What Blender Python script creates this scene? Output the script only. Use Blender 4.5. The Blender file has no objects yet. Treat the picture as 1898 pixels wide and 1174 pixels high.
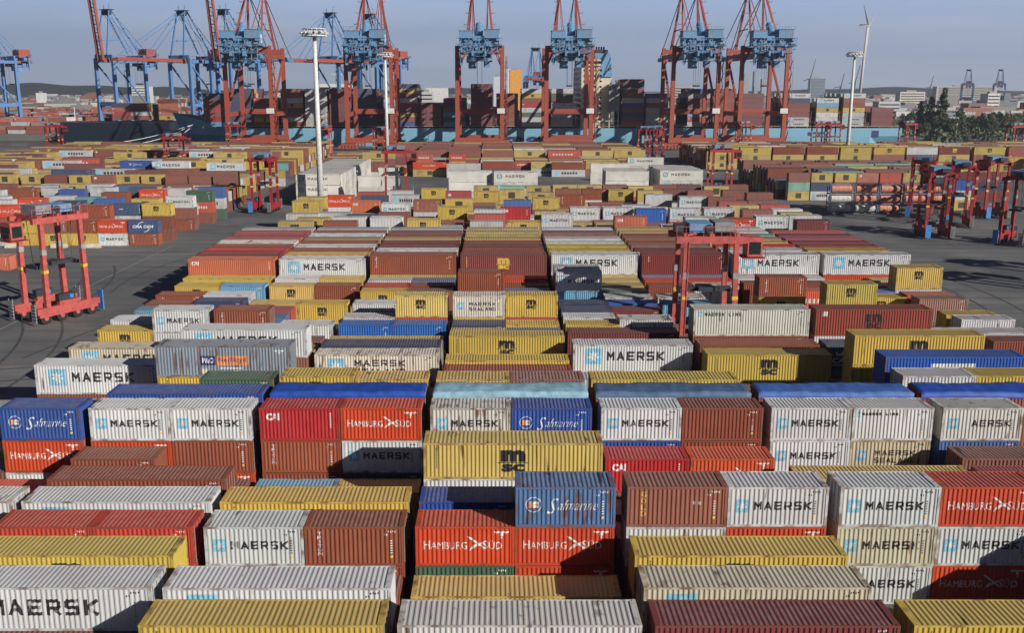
import bpy, bmesh, math, random
from mathutils import Vector, Matrix
import numpy as np
PI=math.pi; R=math.radians
random.seed(11)
sc=bpy.context.scene; COLL=sc.collection
# ---------------------------------------------------------------- camera
FPX=1725.0; PITCH=math.atan(370/FPX); HC=31.3
cd=bpy.data.cameras.new('camera'); cam=bpy.data.objects.new('camera',cd); COLL.objects.link(cam)
cd.sensor_width=36; cd.lens=FPX/1898*36; cd.clip_end=20000; cd.clip_start=1
cd.shift_x=31/1898; cd.shift_y=-52/1898
cam.location=(0,0,HC); cam.rotation_euler=(PI/2-PITCH,0,0); sc.camera=cam
# ---------------------------------------------------------------- light
EL=R(24); AZ=R(48)      # sun stands to the right and behind the viewer
sunv=Vector((math.sin(AZ)*math.cos(EL),-math.cos(AZ)*math.cos(EL),math.sin(EL)))
wd=bpy.data.worlds.new('World'); sc.world=wd; wd.use_nodes=True
nt=wd.node_tree; bg=nt.nodes['Background']
sky=nt.nodes.new('ShaderNodeTexSky'); sky.sky_type='NISHITA'; sky.sun_disc=False
sky.sun_elevation=EL; sky.sun_rotation=PI-AZ; sky.air_density=1.0; sky.dust_density=0.6; sky.ozone_density=2.2
_tc=nt.nodes.new('ShaderNodeTexCoord'); _sp=nt.nodes.new('ShaderNodeSeparateXYZ'); nt.links.new(_tc.outputs['Generated'],_sp.inputs[0])
_mr=nt.nodes.new('ShaderNodeValToRGB'); nt.links.new(_sp.outputs[2],_mr.inputs[0])      # pale haze band low down, blue above
_e=_mr.color_ramp.elements; _e[0].position=0.0; _e[0].color=(.43,.50,.63,1); _e[1].position=.17; _e[1].color=(.16,.26,.46,1)
_q=_e.new(.035); _q.color=(.42,.52,.70,1); _q=_e.new(.095); _q.color=(.38,.52,.77,1)
_mp=nt.nodes.new('ShaderNodeMapping'); _mp.inputs['Scale'].default_value=(1.6,1.6,16); nt.links.new(_tc.outputs['Generated'],_mp.inputs[0])
_nz=nt.nodes.new('ShaderNodeTexNoise'); _nz.inputs['Scale'].default_value=2.2; _nz.inputs['Detail'].default_value=7; nt.links.new(_mp.outputs[0],_nz.inputs[0])
_r2=nt.nodes.new('ShaderNodeMapRange'); _r2.inputs[1].default_value=.48; _r2.inputs[2].default_value=.8; _r2.inputs[4].default_value=.5; nt.links.new(_nz.outputs[0],_r2.inputs[0])
_mc=nt.nodes.new('ShaderNodeMix'); _mc.data_type='RGBA'; nt.links.new(_r2.outputs[0],_mc.inputs[0]); nt.links.new(_mr.outputs[0],_mc.inputs[6]); _mc.inputs[7].default_value=(.64,.70,.79,1)
_dv=nt.nodes.new('ShaderNodeVectorMath'); _dv.operation='SCALE'; _dv.inputs['Scale'].default_value=1/0.05; nt.links.new(_mc.outputs[2],_dv.inputs[0])
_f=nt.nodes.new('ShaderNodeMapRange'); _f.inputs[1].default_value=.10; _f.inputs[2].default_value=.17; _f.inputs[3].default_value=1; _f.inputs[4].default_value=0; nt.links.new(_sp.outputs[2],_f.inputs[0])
_mx=nt.nodes.new('ShaderNodeMix'); _mx.data_type='RGBA'; _g=nt.nodes.new('ShaderNodeMapRange'); _g.inputs[1].default_value=-.1; _g.inputs[2].default_value=.6; nt.links.new(_sp.outputs[1],_g.inputs[0]); _gm=nt.nodes.new('ShaderNodeMath'); _gm.operation='MULTIPLY'; nt.links.new(_f.outputs[0],_gm.inputs[0]); nt.links.new(_g.outputs[0],_gm.inputs[1]); nt.links.new(_gm.outputs[0],_mx.inputs[0]); _ti=nt.nodes.new('ShaderNodeMix'); _ti.data_type='RGBA'; _ti.blend_type='MULTIPLY'; _ti.inputs[0].default_value=1; nt.links.new(sky.outputs[0],_ti.inputs[6]); _ti.inputs[7].default_value=(.20,.29,.50,1); nt.links.new(_ti.outputs[2],_mx.inputs[6]); nt.links.new(_dv.outputs[0],_mx.inputs[7])  # horizon band made to fade out behind the viewer, keeping shadow fill low
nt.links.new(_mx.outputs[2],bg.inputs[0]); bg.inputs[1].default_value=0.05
sl=bpy.data.lights.new('sun','SUN'); sl.energy=5.0; sl.angle=R(0.5); sl.color=(1,.945,.87)
so=bpy.data.objects.new('sun',sl); COLL.objects.link(so); so.rotation_euler=sunv.to_track_quat('Z','Y').to_euler()
sc.view_settings.view_transform='Standard'; sc.view_settings.look='None'; sc.view_settings.exposure=0.22; sc.view_settings.gamma=1
sc.render.engine='CYCLES'
# pixel of the 1898 px photograph and height above ground -> point
def at(px,py,h=0.0):
    H=HC-h; s=(py-165)*math.cos(PITCH)/H; Z=FPX/s
    return Vector(((px-918)/s,(Z-H*math.sin(PITCH))/math.cos(PITCH),h))
# ---------------------------------------------------------------- materials
def nm(name):
    m=bpy.data.materials.new(name); m.use_nodes=True; n=m.node_tree.nodes; l=m.node_tree.links
    return m,n,l,n['Principled BSDF']
def mixc(n,l,a,b,f,mode='MIX'):
    x=n.new('ShaderNodeMix'); x.data_type='RGBA'; x.blend_type=mode
    for sock,v in ((x.inputs[0],f),(x.inputs[6],a),(x.inputs[7],b)):
        if hasattr(v,'links') or hasattr(v,'is_linked'): l.new(v,sock)
        else: sock.default_value=v if not isinstance(v,tuple) else (*v[:3],1)
    return x.outputs[2]
def math_(n,l,op,a,b=None,c=None):
    x=n.new('ShaderNodeMath'); x.operation=op
    for i,v in enumerate((a,b,c)):
        if v is None: continue
        if hasattr(v,'is_linked'): l.new(v,x.inputs[i])
        else: x.inputs[i].default_value=v
    return x.outputs[0]
def ramp(n,l,v,lo,hi):
    x=n.new('ShaderNodeMapRange'); x.clamp=True; l.new(v,x.inputs[0])
    for i,q in ((1,lo),(2,hi)):
        if hasattr(q,'is_linked'): l.new(q,x.inputs[i])
        else: x.inputs[i].default_value=q
    return x.outputs[0]
def noise(n,l,vec,scale,detail=4,w=None,sc3=None):
    if sc3:
        mp=n.new('ShaderNodeMapping'); mp.inputs['Scale'].default_value=sc3; l.new(vec,mp.inputs[0]); vec=mp.outputs[0]
    x=n.new('ShaderNodeTexNoise'); x.noise_dimensions='4D' if w is not None else '3D'
    x.inputs['Scale'].default_value=scale; x.inputs['Detail'].default_value=detail; l.new(vec,x.inputs['Vector'])
    if w is not None: l.new(w,x.inputs['W'])
    return x.outputs[0]
def paint(name,kind):
    m,n,l,b=nm(name)
    oi=n.new('ShaderNodeObjectInfo'); tc=n.new('ShaderNodeTexCoord'); v=tc.outputs['Object']
    W=math_(n,l,'MULTIPLY',oi.outputs['Random'],57.0)
    col=oi.outputs['Color']; wea=oi.outputs['Alpha']
    big=noise(n,l,v,.32,3,W)
    f=ramp(n,l,big,.3,.7)
    c=mixc(n,l,col,(0.0,0.0,0.0),math_(n,l,'MULTIPLY',f,.20))
    fine=noise(n,l,v,2.2,5,W)
    c=mixc(n,l,c,(.5,.46,.40),math_(n,l,'MULTIPLY',ramp(n,l,fine,.42,.75),.03 if kind!='roof' else .13))
    streak=noise(n,l,v,1.0,5,W,(2.6,2.6,.35) if kind!='roof' else (1.1,1.1,1.1))
    th=math_(n,l,'MULTIPLY_ADD',wea,-.21,.765)
    hi=math_(n,l,'ADD',th,.07)
    rust=ramp(n,l,streak,th,hi)
    rc=mixc(n,l,(.20,.075,.03),(.07,.035,.02),ramp(n,l,fine,.4,.6))
    c=mixc(n,l,c,rc,math_(n,l,'MULTIPLY',rust,.85 if kind!='roof' else .6))
    if kind=='roof':
        c=mixc(n,l,c,(.30,.26,.235),.16)
        d=noise(n,l,v,.8,6,math_(n,l,'ADD',W,9.0),(1.6,.35,1))
        th2=math_(n,l,'MULTIPLY_ADD',wea,-.17,.755)
        dm=ramp(n,l,d,th2,math_(n,l,'ADD',th2,.07))
        c=mixc(n,l,c,(.035,.028,.026),math_(n,l,'MULTIPLY',dm,.9))
    if kind=='frame':
        c=mixc(n,l,c,(.15,.075,.035),math_(n,l,'MULTIPLY',ramp(n,l,noise(n,l,v,1.3,6,W),math_(n,l,'MULTIPLY_ADD',wea,-.10,.52),.66),.85))
    bp=n.new('ShaderNodeBump'); bp.inputs['Distance'].default_value=.05; bp.inputs['Strength'].default_value=.35; l.new(noise(n,l,v,.8,3,W),bp.inputs['Height']); l.new(bp.outputs[0],b.inputs['Normal'])
    l.new(c,b.inputs['Base Color']); b.inputs['Roughness'].default_value=.55 if kind!='roof' else .72
    b.inputs['Specular IOR Level'].default_value=.35
    return m
M={}
M['body']=paint('container_paint','body'); M['roof']=paint('container_roof_paint','roof'); M['frame']=paint('container_frame_paint','frame')
def flat(name,col,rough=.6,metal=0,var=.15,scale=2.0,obj=True):
    m,n,l,b=nm(name); tc=n.new('ShaderNodeTexCoord'); ns=noise(n,l,tc.outputs['Object'],scale,5)
    c=mixc(n,l,col,tuple(x*(1-var*2.2) for x in col),ramp(n,l,ns,.35,.7))
    l.new(c,b.inputs['Base Color']); b.inputs['Roughness'].default_value=rough; b.inputs['Metallic'].default_value=metal
    M[name]=m; return m
for a in [('ink_black',(.02,.02,.022)),('ink_white',(.72,.72,.70)),('ink_yellow',(.70,.50,.08)),('ink_sky',(.22,.50,.66)),('ink_navy',(.03,.04,.16)),('ink_orange',(.75,.28,.08)),('ink_purple',(.22,.09,.22)),
  ('tarp_blue',(.015,.07,.38)),('tarp_pale',(.27,.46,.56)),('tarp_dirty',(.07,.13,.24)),('tarp_blue_worn',(.05,.13,.40)),
  ('crane_red',(.36,.075,.042)),('crane_blue',(.10,.235,.48)),('pale_blue_paint',(.14,.30,.49)),('dark_steel',(.035,.04,.05)),('grey_steel',(.25,.26,.27)),('rubber',(.02,.02,.02)),
  ('carrier_red_shaded',(.33,.018,.020)),('carrier_pink',(.50,.095,.08)),('panel_blue',(.06,.25,.62)),('glass_dark',(.02,.03,.03)),('safety_yellow',(.75,.5,.04)),('white_paint',(.74,.73,.70)),('cream_paint',(.66,.60,.46)),  # carrier red is darkened: shade on the carriers is put into the paint
  ('hull_blue',(.21,.44,.58)),('hull_dark',(.006,.014,.028)),('deck_brown',(.16,.06,.04)),('tank_pink',(.62,.26,.17)),('tank_white',(.62,.60,.52)),('frame_blue',(.16,.20,.33)),
  ('concrete',(.33,.32,.30)),('bark',(.07,.05,.035)),('worn_asphalt',(.085,.087,.09)),('orange_panel',(.75,.30,.04)),('cable',(.05,.05,.05)),('reefer_white',(.70,.68,.62)),('glass_blue',(.16,.26,.34))]: flat(*a)
M['glass_dark'].node_tree.nodes['Principled BSDF'].inputs['Roughness'].default_value=.15
# asphalt
m,n,l,b=nm('asphalt'); tc=n.new('ShaderNodeTexCoord'); v=tc.outputs['Object']
c=mixc(n,l,(.085,.088,.092),(.175,.174,.166),ramp(n,l,noise(n,l,v,.035,8),.38,.64))
c=mixc(n,l,c,(.07,.072,.075),math_(n,l,'MULTIPLY',ramp(n,l,noise(n,l,v,.35,6,None,(.25,1,1)),.5,.75),.6))
c=mixc(n,l,c,(.22,.2,.16),math_(n,l,'MULTIPLY',ramp(n,l,noise(n,l,v,.12,8),.58,.72),.5))
wv=n.new('ShaderNodeTexWave'); wv.bands_direction='Y'; wv.inputs['Scale'].default_value=.062; wv.inputs['Distortion'].default_value=2.5; wv.inputs['Detail'].default_value=3; wv.inputs['Detail Scale'].default_value=.15
mp=n.new('ShaderNodeMapping'); mp.inputs['Scale'].default_value=(.12,1,1); l.new(v,mp.inputs[0]); l.new(mp.outputs[0],wv.inputs[0])
c=mixc(n,l,c,(.045,.047,.05),math_(n,l,'MULTIPLY',ramp(n,l,wv.outputs[1],.75,.98),.25))
l.new(c,b.inputs['Base Color']); b.inputs['Roughness'].default_value=.9; M['asphalt']=m
m,n,l,b=nm('water'); b.inputs['Base Color'].default_value=(.02,.035,.045,1); b.inputs['Roughness'].default_value=.18
tc=n.new('ShaderNodeTexCoord'); bp=n.new('ShaderNodeBump'); bp.inputs['Distance'].default_value=.4; l.new(noise(n,l,tc.outputs['Object'],.25,6),bp.inputs['Height']); l.new(bp.outputs[0],b.inputs['Normal']); M['water']=m
m,n,l,b=nm('far_land'); tc=n.new('ShaderNodeTexCoord')
c=mixc(n,l,(.07,.08,.06),(.20,.19,.18),ramp(n,l,noise(n,l,tc.outputs['Object'],.006,8),.42,.62)); l.new(c,b.inputs['Base Color']); b.inputs['Roughness'].default_value=.95; M['far_land']=m
m,n,l,b=nm('hill_woods'); b.inputs['Base Color'].default_value=(.022,.030,.022,1); b.inputs['Roughness'].default_value=1; M['hill_woods']=m
m,n,l,b=nm('foliage'); tc=n.new('ShaderNodeTexCoord'); oi=n.new('ShaderNodeObjectInfo')
c=mixc(n,l,(.06,.085,.04),(.15,.17,.075),ramp(n,l,noise(n,l,tc.outputs['Object'],.7,4,math_(n,l,'MULTIPLY',oi.outputs['Random'],20)),.35,.65)); l.new(c,b.inputs['Base Color']); b.inputs['Roughness'].default_value=.8; M['foliage']=m
def vcol(name,corr):
    m,n,l,b=nm(name); at_=n.new('ShaderNodeVertexColor'); at_.layer_name='Col'; tc=n.new('ShaderNodeTexCoord'); v=tc.outputs['Object']
    c=mixc(n,l,at_.outputs[0],(.10,.07,.055),math_(n,l,'MULTIPLY',ramp(n,l,noise(n,l,v,.5,5),.5,.75),.45))
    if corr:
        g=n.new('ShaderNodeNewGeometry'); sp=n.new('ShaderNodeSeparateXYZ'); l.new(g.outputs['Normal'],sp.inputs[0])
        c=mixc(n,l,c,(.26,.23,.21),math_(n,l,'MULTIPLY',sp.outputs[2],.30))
        sx=n.new('ShaderNodeSeparateXYZ'); l.new(v,sx.inputs[0])
        bp=n.new('ShaderNodeBump'); bp.inputs['Distance'].default_value=.03; bp.inputs['Strength'].default_value=.7
        l.new(math_(n,l,'SINE',math_(n,l,'MULTIPLY',sx.outputs[0],22.6)),bp.inputs['Height']); l.new(bp.outputs[0],b.inputs['Normal'])
    l.new(c,b.inputs['Base Color']); b.inputs['Roughness'].default_value=.6; M[name]=m
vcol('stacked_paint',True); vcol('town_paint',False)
# ---------------------------------------------------------------- geometry helper
class G:
    def __init__(s): s.v=[]; s.f=[]; s.m=[]
    def quad(s,pts,mi=0):
        k=len(s.v); s.v+= [tuple(p) for p in pts]; s.f.append(tuple(range(k,k+len(pts)))); s.m.append(mi)
    def hexa(s,p,mi=0):      # 8 points: bottom 4 ccw, top 4 ccw
        k=len(s.v); s.v+=[tuple(q) for q in p]
        for f in ((3,2,1,0),(4,5,6,7),(0,1,5,4),(1,2,6,5),(2,3,7,6),(3,0,4,7)): s.f.append(tuple(k+i for i in f)); s.m.append(mi)
    def box(s,x0,x1,y0,y1,z0,z1,mi=0):
        s.hexa([(x0,y0,z0),(x1,y0,z0),(x1,y1,z0),(x0,y1,z0),(x0,y0,z1),(x1,y0,z1),(x1,y1,z1),(x0,y1,z1)],mi)
    def beam(s,a,b,w,h=None,w2=None,mi=0,up=None):
        a=Vector(a);b=Vector(b);h=h or w; d=(b-a).normalized()
        up=Vector(up) if up else (Vector((0,0,1)) if abs(d.z)<.9 else Vector((0,1,0)))
        x=d.cross(up).normalized(); y=x.cross(d).normalized(); w2=w2 or w; h2=h*w2/w
        P=[]
        for c,ww,hh in ((a,w,h),(b,w2,h2)):
            P+=[c-x*ww/2-y*hh/2,c+x*ww/2-y*hh/2,c+x*ww/2+y*hh/2,c-x*ww/2+y*hh/2]
        s.hexa([P[0],P[1],P[2],P[3],P[4],P[5],P[6],P[7]],mi)
    def cyl(s,a,b,r,n=12,r2=None,mi=0,cap=True):
        a=Vector(a);b=Vector(b); r2=r if r2 is None else r2; d=(b-a).normalized(); up=Vector((0,0,1)) if abs(d.z)<.9 else Vector((0,1,0))
        x=d.cross(up).normalized(); y=d.cross(x).normalized(); k=len(s.v)
        for c,rr in ((a,r),(b,r2)):
            for i in range(n): t=2*PI*i/n; s.v.append(tuple(c+x*rr*math.cos(t)+y*rr*math.sin(t)))
        for i in range(n): j=(i+1)%n; s.f.append((k+i,k+j,k+n+j,k+n+i)); s.m.append(mi)
        if cap: s.f.append(tuple(k+i for i in range(n))[::-1]); s.m.append(mi); s.f.append(tuple(k+n+i for i in range(n))); s.m.append(mi)
    def mesh(s,name,mats,smooth=False):
        me=bpy.data.meshes.new(name); me.from_pydata(s.v,[],s.f); me.polygons.foreach_set('material_index',s.m)
        for m in mats: me.materials.append(M[m] if isinstance(m,str) else m)
        bm=bmesh.new(); bm.from_mesh(me); bmesh.ops.recalc_face_normals(bm,faces=bm.faces); bm.to_mesh(me); bm.free()
        if smooth:
            for p_ in me.polygons: p_.use_smooth=True
        me.update(); return me
def link(name,me,parent=None,loc=None,rot=None):
    o=bpy.data.objects.new(name,me); COLL.objects.link(o)
    if parent is not None: o.parent=parent
    if loc is not None: o.location=loc
    if rot is not None: o.rotation_euler=rot
    return o
def tag(o,label=None,cat=None,group=None,kind=None):
    if label: o['label']=label
    if cat: o['category']=cat
    if group: o['group']=group
    if kind: o['kind']=kind
    return o
def empty(name,loc,rz=0): return link(name,None,None,loc,(0,0,rz))
def copy_tree(o,parent=None):
    c=o.copy(); COLL.objects.link(c)
    if parent is not None: c.parent=parent
    for ch in [q for q in o.children if q.name in bpy.data.objects]: copy_tree(ch,c)
    return c
# ---------------------------------------------------------------- ground, water, land
def sheet(name,x0,x1,y0,y1,z,mat,kind='structure',thick=0):
    g=G()
    if thick: g.box(x0,x1,y0,y1,z-thick,z)
    else: g.quad([(x0,y0,z),(x1,y0,z),(x1,y1,z),(x0,y1,z)])
    return tag(link(name,g.mesh(name,[mat])),kind=kind)
sheet('yard_ground',-900,250,-120,526,0,'asphalt',thick=6)
g=G(); g.box(250.01,1500,-120,3000,-6,-.0)
tag(link('road_ground',g.mesh('road_ground',['asphalt'])),kind='structure')
g=G(); g.quad([(-9000,-500,-5.5),(9000,-500,-5.5),(9000,14000,-5.5),(-9000,14000,-5.5)]); tag(link('terrain',g.mesh('terrain',['far_land'])),kind='structure')
sheet('water',-1500,250,526,740,-3,'water')
sheet('far_bank',-3000,250,740.01,2500,1,'far_land',thick=6)
sheet('left_bank',-3000,-292,640,740,1,'far_land',thick=6)
# painted yard lines
g=G()
for k in range(0,22):
    y=166+k*12.4
    if y<188: g.box(-64,-47,y,y+.25,.004,.008)
for y in (131,179): g.quad([(-120,y,.006),(-46,y-2,.006),(-46,y-1.85,.006),(-120,y+.15,.006)])
for y in (128,136,171,176,181): g.quad([(62,y,.006),(150,y,.006),(150,y+.12,.006),(62,y+.12,.006)])
for x in (-66,-46.5,61.5): g.quad([(x,30,.005),(x+.2,30,.005),(x+.2,187,.005),(x,187,.005)][:4])
tag(link('lane_markings',g.mesh('lane_markings',['concrete'])),kind='structure')
# ---------------------------------------------------------------- container kit
STY={ # colour, weather, mark, roof
'MW':((.58,.59,.59),.45,'maersk'),'MWx':((.56,.55,.50),.8,'aersk'),'MWd':((.58,.57,.52),1.0,'maersk'),'MWt':((.55,.48,.36),.9,'maersk'),'MSL':((.66,.60,.50),.75,'sealand'),'MSLt':((.50,.43,.28),.8,'sealand'),
'PW':((.60,.60,.60),.5,''),'PWd':((.56,.54,.52),.8,''),'ML':((.64,.64,.62),.6,'line'),'ML40':((.56,.55,.49),.4,'line'),
'MY':((.55,.385,.07),.35,'msc'),'MYm':((.52,.375,.09),.4,'msc'),'MT':((.56,.40,.12),.6,'msc'),'MTm':((.62,.43,.13),.6,'msc'),'MTd':((.40,.30,.09),.7,'msc'),
'MB':((.20,.045,.045),.3,'mscy'),'MDK':((.26,.045,.028),.3,'msck'),
'BR':((.26,.066,.033),.45,'ids'),'BRT':((.28,.075,.035),.4,'triton'),'BRt':((.19,.03,.03),.35,'tex'),'BRm':((.17,.035,.035),.35,'ids'),'BRr':((.33,.06,.03),.6,'ids'),'BRd':((.22,.09,.065),.8,'ids'),'BRw':((.28,.14,.11),1.0,'ids'),'BRp':((.34,.17,.14),.55,'ids'),
'GOLD':((.28,.10,.07),.45,'gold'),'HS':((.54,.06,.018),.35,'hamburg'),'HSn':((.47,.055,.03),.4,'ids'),'HSd':((.62,.085,.03),.75,'hamburg'),
'CAI':((.44,.022,.025),.35,'cai'),'CAIm':((.30,.045,.06),.6,'cai'),'CAIo':((.50,.14,.07),.5,'cai'),
'SF':((.025,.075,.31),.35,'safmarine'),'SFl':((.075,.15,.33),.9,'safmarine'),'BL':((.02,.12,.42),.3,'ids'),'BOX':((.018,.09,.40),.4,'whitebox'),
'NV':((.04,.055,.12),.4,'ids'),'NVt':((.05,.08,.16),.4,'small'),'CMA':((.04,.07,.17),.3,'cmacgm'),'CARU':((.06,.09,.16),.4,'caru'),
'GR':((.055,.12,.07),.5,'ids'),'GRl':((.22,.42,.30),.5,'ids'),'GRt':((.16,.42,.40),.4,'ids'),'LB':((.14,.35,.52),.55,'ids'),'PO':((.23,.29,.32),.8,'nedlloyd'),
'OTn':((.025,.07,.28),.5,'ids'),'OTb':((.27,.08,.045),.5,'ids'),'OTl':((.56,.55,.53),.5,'maersklow'),'OTd':((.27,.085,.05),.5,'ids'),'OTe':((.27,.08,.045),.5,'ids'),
'RF':((.70,.68,.61),.25,''),'RFm':((.70,.68,.61),.25,'reefer')}
TARP={'OTb':'tarp_blue','OTl':'tarp_pale','OTd':'tarp_dirty','OTe':'tarp_blue_worn'}
PIT=.278
def prof(x):            # 0 on the outer rib, 1 in the groove; symmetric about x=0
    t=abs(((x/PIT)+.5)%1-.5)*2     # 0 rib centre .. 1 groove centre
    return min(1,max(0,(t-.25)/.5))
DEP=.055
def brk(a,b):
    xs=[a]; k=math.floor(a/PIT*1)-1
    base=[.125,.375,.625,.875]
    i=k
    while i*PIT<b+PIT:
        for q in base:
            x=(i+q)*PIT
            if a+.02<x<b-.02: xs.append(x)
        i+=1
    xs.append(b); return xs
MC={}
def body_mesh(L,h):
    k=('b',L,h)
    if k in MC: return MC[k]
    g=G(); a=L/2-.14; z0,z1=.15,h-.11; W=1.2
    xs=brk(-a,a)
    for sgn in (-1,1):
        for i in range(len(xs)-1):
            x0,x1=xs[i],xs[i+1]; y0=sgn*(W-DEP*prof(x0)); y1=sgn*(W-DEP*prof(x1))
            g.quad([(x0,y0,z0),(x1,y1,z0),(x1,y1,z1),(x0,y0,z1)])
    ys=brk(-W+.12,W-.12); xe=-(L/2-.02)
    for i in range(len(ys)-1):
        y0,y1=ys[i],ys[i+1]; g.quad([(xe+DEP*prof(y0),y0,z0),(xe+DEP*prof(y1),y1,z0),(xe+DEP*prof(y1),y1,z1),(xe+DEP*prof(y0),y0,z1)])
    g.box(-a,a,-1.1,1.1,.12,.16)
    MC[k]=g.mesh('container_walls',['body']); return MC[k]
def roof_mesh(L,h):
    k=('r',L,h)
    if k in MC: return MC[k]
    g=G(); a=L/2-.12; W=1.16; xs=brk(-a,a)
    for i in range(len(xs)-1):
        x0,x1=xs[i],xs[i+1]; z0=h-.03-.035*prof(x0); z1=h-.03-.035*prof(x1)
        g.quad([(x0,-W,z0),(x1,-W,z1),(x1,W,z1),(x0,W,z0)])
    MC[k]=g.mesh('container_roof',['roof']); return MC[k]
def frame_mesh(L,h):
    k=('f',L,h)
    if k in MC: return MC[k]
    g=G(); a=L/2; W=1.219
    for sx in (-1,1):
        for sy in (-1,1):
            x0,x1=sorted((sx*a,sx*(a-.15))); y0,y1=sorted((sy*W,sy*(W-.13)))
            g.box(x0,x1,y0,y1,.11,h-.11)
            x0,x1=sorted((sx*(a+.006),sx*(a-.18))); y0,y1=sorted((sy*(W+.006),sy*(W-.17)))
            g.box(x0,x1,y0,y1,0,.118); g.box(x0,x1,y0,y1,h-.118,h)
    for sy in (-1,1):
        y0,y1=sorted((sy*W,sy*(W-.06)))
        g.box(-a+.17,a-.17,y0,y1,h-.12,h-.015); g.box(-a+.17,a-.17,y0,y1,.02,.16)
        if L<7:
            pass
    for sx in (-1,1):
        x0,x1=sorted((sx*a,sx*(a-.10))); g.box(x0,x1,-W+.16,W-.16,h-.12,h-.012); g.box(x0,x1,-W+.16,W-.16,.02,.15)
        x0,x1=sorted((sx*(a-.10),sx*(a-.32))); g.box(x0,x1,-W+.17,W-.17,h-.035,h-.014)
    MC[k]=g.mesh('container_frame',['frame']); return MC[k]
def door_mesh(L,h):
    k=('d',L,h)
    if k in MC: return MC[k]
    g=G(); x=L/2-.07
    for s in (0,1):
        y0=-1.08 if s==0 else .01; y1=-.01 if s==0 else 1.08
        g.box(x,x+.03,y0,y1,.16,h-.13)
        for q in range(4):
            z=.3+q*(h-.7)/3.4; g.box(x+.0305,x+.045,y0+.06,y1-.06,z,z+.30)
    MC[k]=g.mesh('container_door',['body'])
    g=G()
    for y in (-.85,-.28,.28,.85):
        g.cyl((x+.075,y,.1),(x+.075,y,h-.1),.022,6)
        g.box(x+.045,x+.10,y-.05,y+.05,.9,1.0)
    MC[('k',L,h)]=g.mesh('lock_rods',['grey_steel']); return MC[k]
# lettering -----------------------------------------------------------
def textgeo(txt,bold=.02,shear=0,space=1.0):
    cu=bpy.data.curves.new('t','FONT'); cu.body=txt; cu.size=1; cu.offset=bold; cu.shear=shear; cu.space_character=space; cu.resolution_u=2
    o=bpy.data.objects.new('t',cu); COLL.objects.link(o); dg=bpy.context.evaluated_depsgraph_get()
    me=bpy.data.meshes.new_from_object(o.evaluated_get(dg)); bpy.data.objects.remove(o)
    vs=[tuple(v.co)[:2] for v in me.vertices]; fs=[tuple(p.vertices) for p in me.polygons]; bpy.data.meshes.remove(me)
    return vs,fs
STROKE={'M':[[(0,0),(0,1),(.5,.38),(1,1),(1,0)]],'A':[[(0,0),(.5,1),(1,0)],[(.2,.3),(.8,.3)]],'E':[[(1,1),(0,1),(0,0),(1,0)],[(0,.5),(.9,.5)]],'R':[[(0,0),(0,1),(.88,1),(1,.88),(1,.56),(.88,.44),(0,.44)],[(.55,.44),(1,0)]],
'S':[[(1,1),(.1,1),(0,.9),(0,.6),(.1,.5),(.9,.5),(1,.4),(1,.1),(.9,0),(0,0)]],'K':[[(0,0),(0,1)],[(1,1),(.12,.5),(1,0)]],'L':[[(0,1),(0,0),(1,0)]],'N':[[(0,0),(0,1),(1,0),(1,1)]],'D':[[(0,0),(0,1),(.8,1),(1,.8),(1,.2),(.8,0),(0,0)]],'I':[[(.5,0),(.5,1)]],' ':[]}
def strokegeo(K,txt,x0,x1,t0,t1,mat,th,gap=.30):
    n=len(txt); cw=(x1-x0)/(n+(n-1)*gap); hh=t1-t0
    for i,c in enumerate(txt):
        a=x0+i*cw*(1+gap); q=0
        for pl in STROKE[c]:
            P=[(a+th/2+px*(cw-th),t1-th/2-py*(hh-th)) for px,py in pl]
            for (ax,ay),(bx,by) in zip(P,P[1:]):
                d=math.hypot(bx-ax,by-ay); ux,uy=(bx-ax)/d*th/2,(by-ay)/d*th/2; nx,ny=-uy,ux
                ax-=ux*.9;ay-=uy*.9;bx+=ux*.9;by+=uy*.9
                K.poly([(ax+nx,ay+ny),(bx+nx,by+ny),(bx-nx,by-ny),(ax-nx,ay-ny)],mat,q*.04); q+=1
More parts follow.
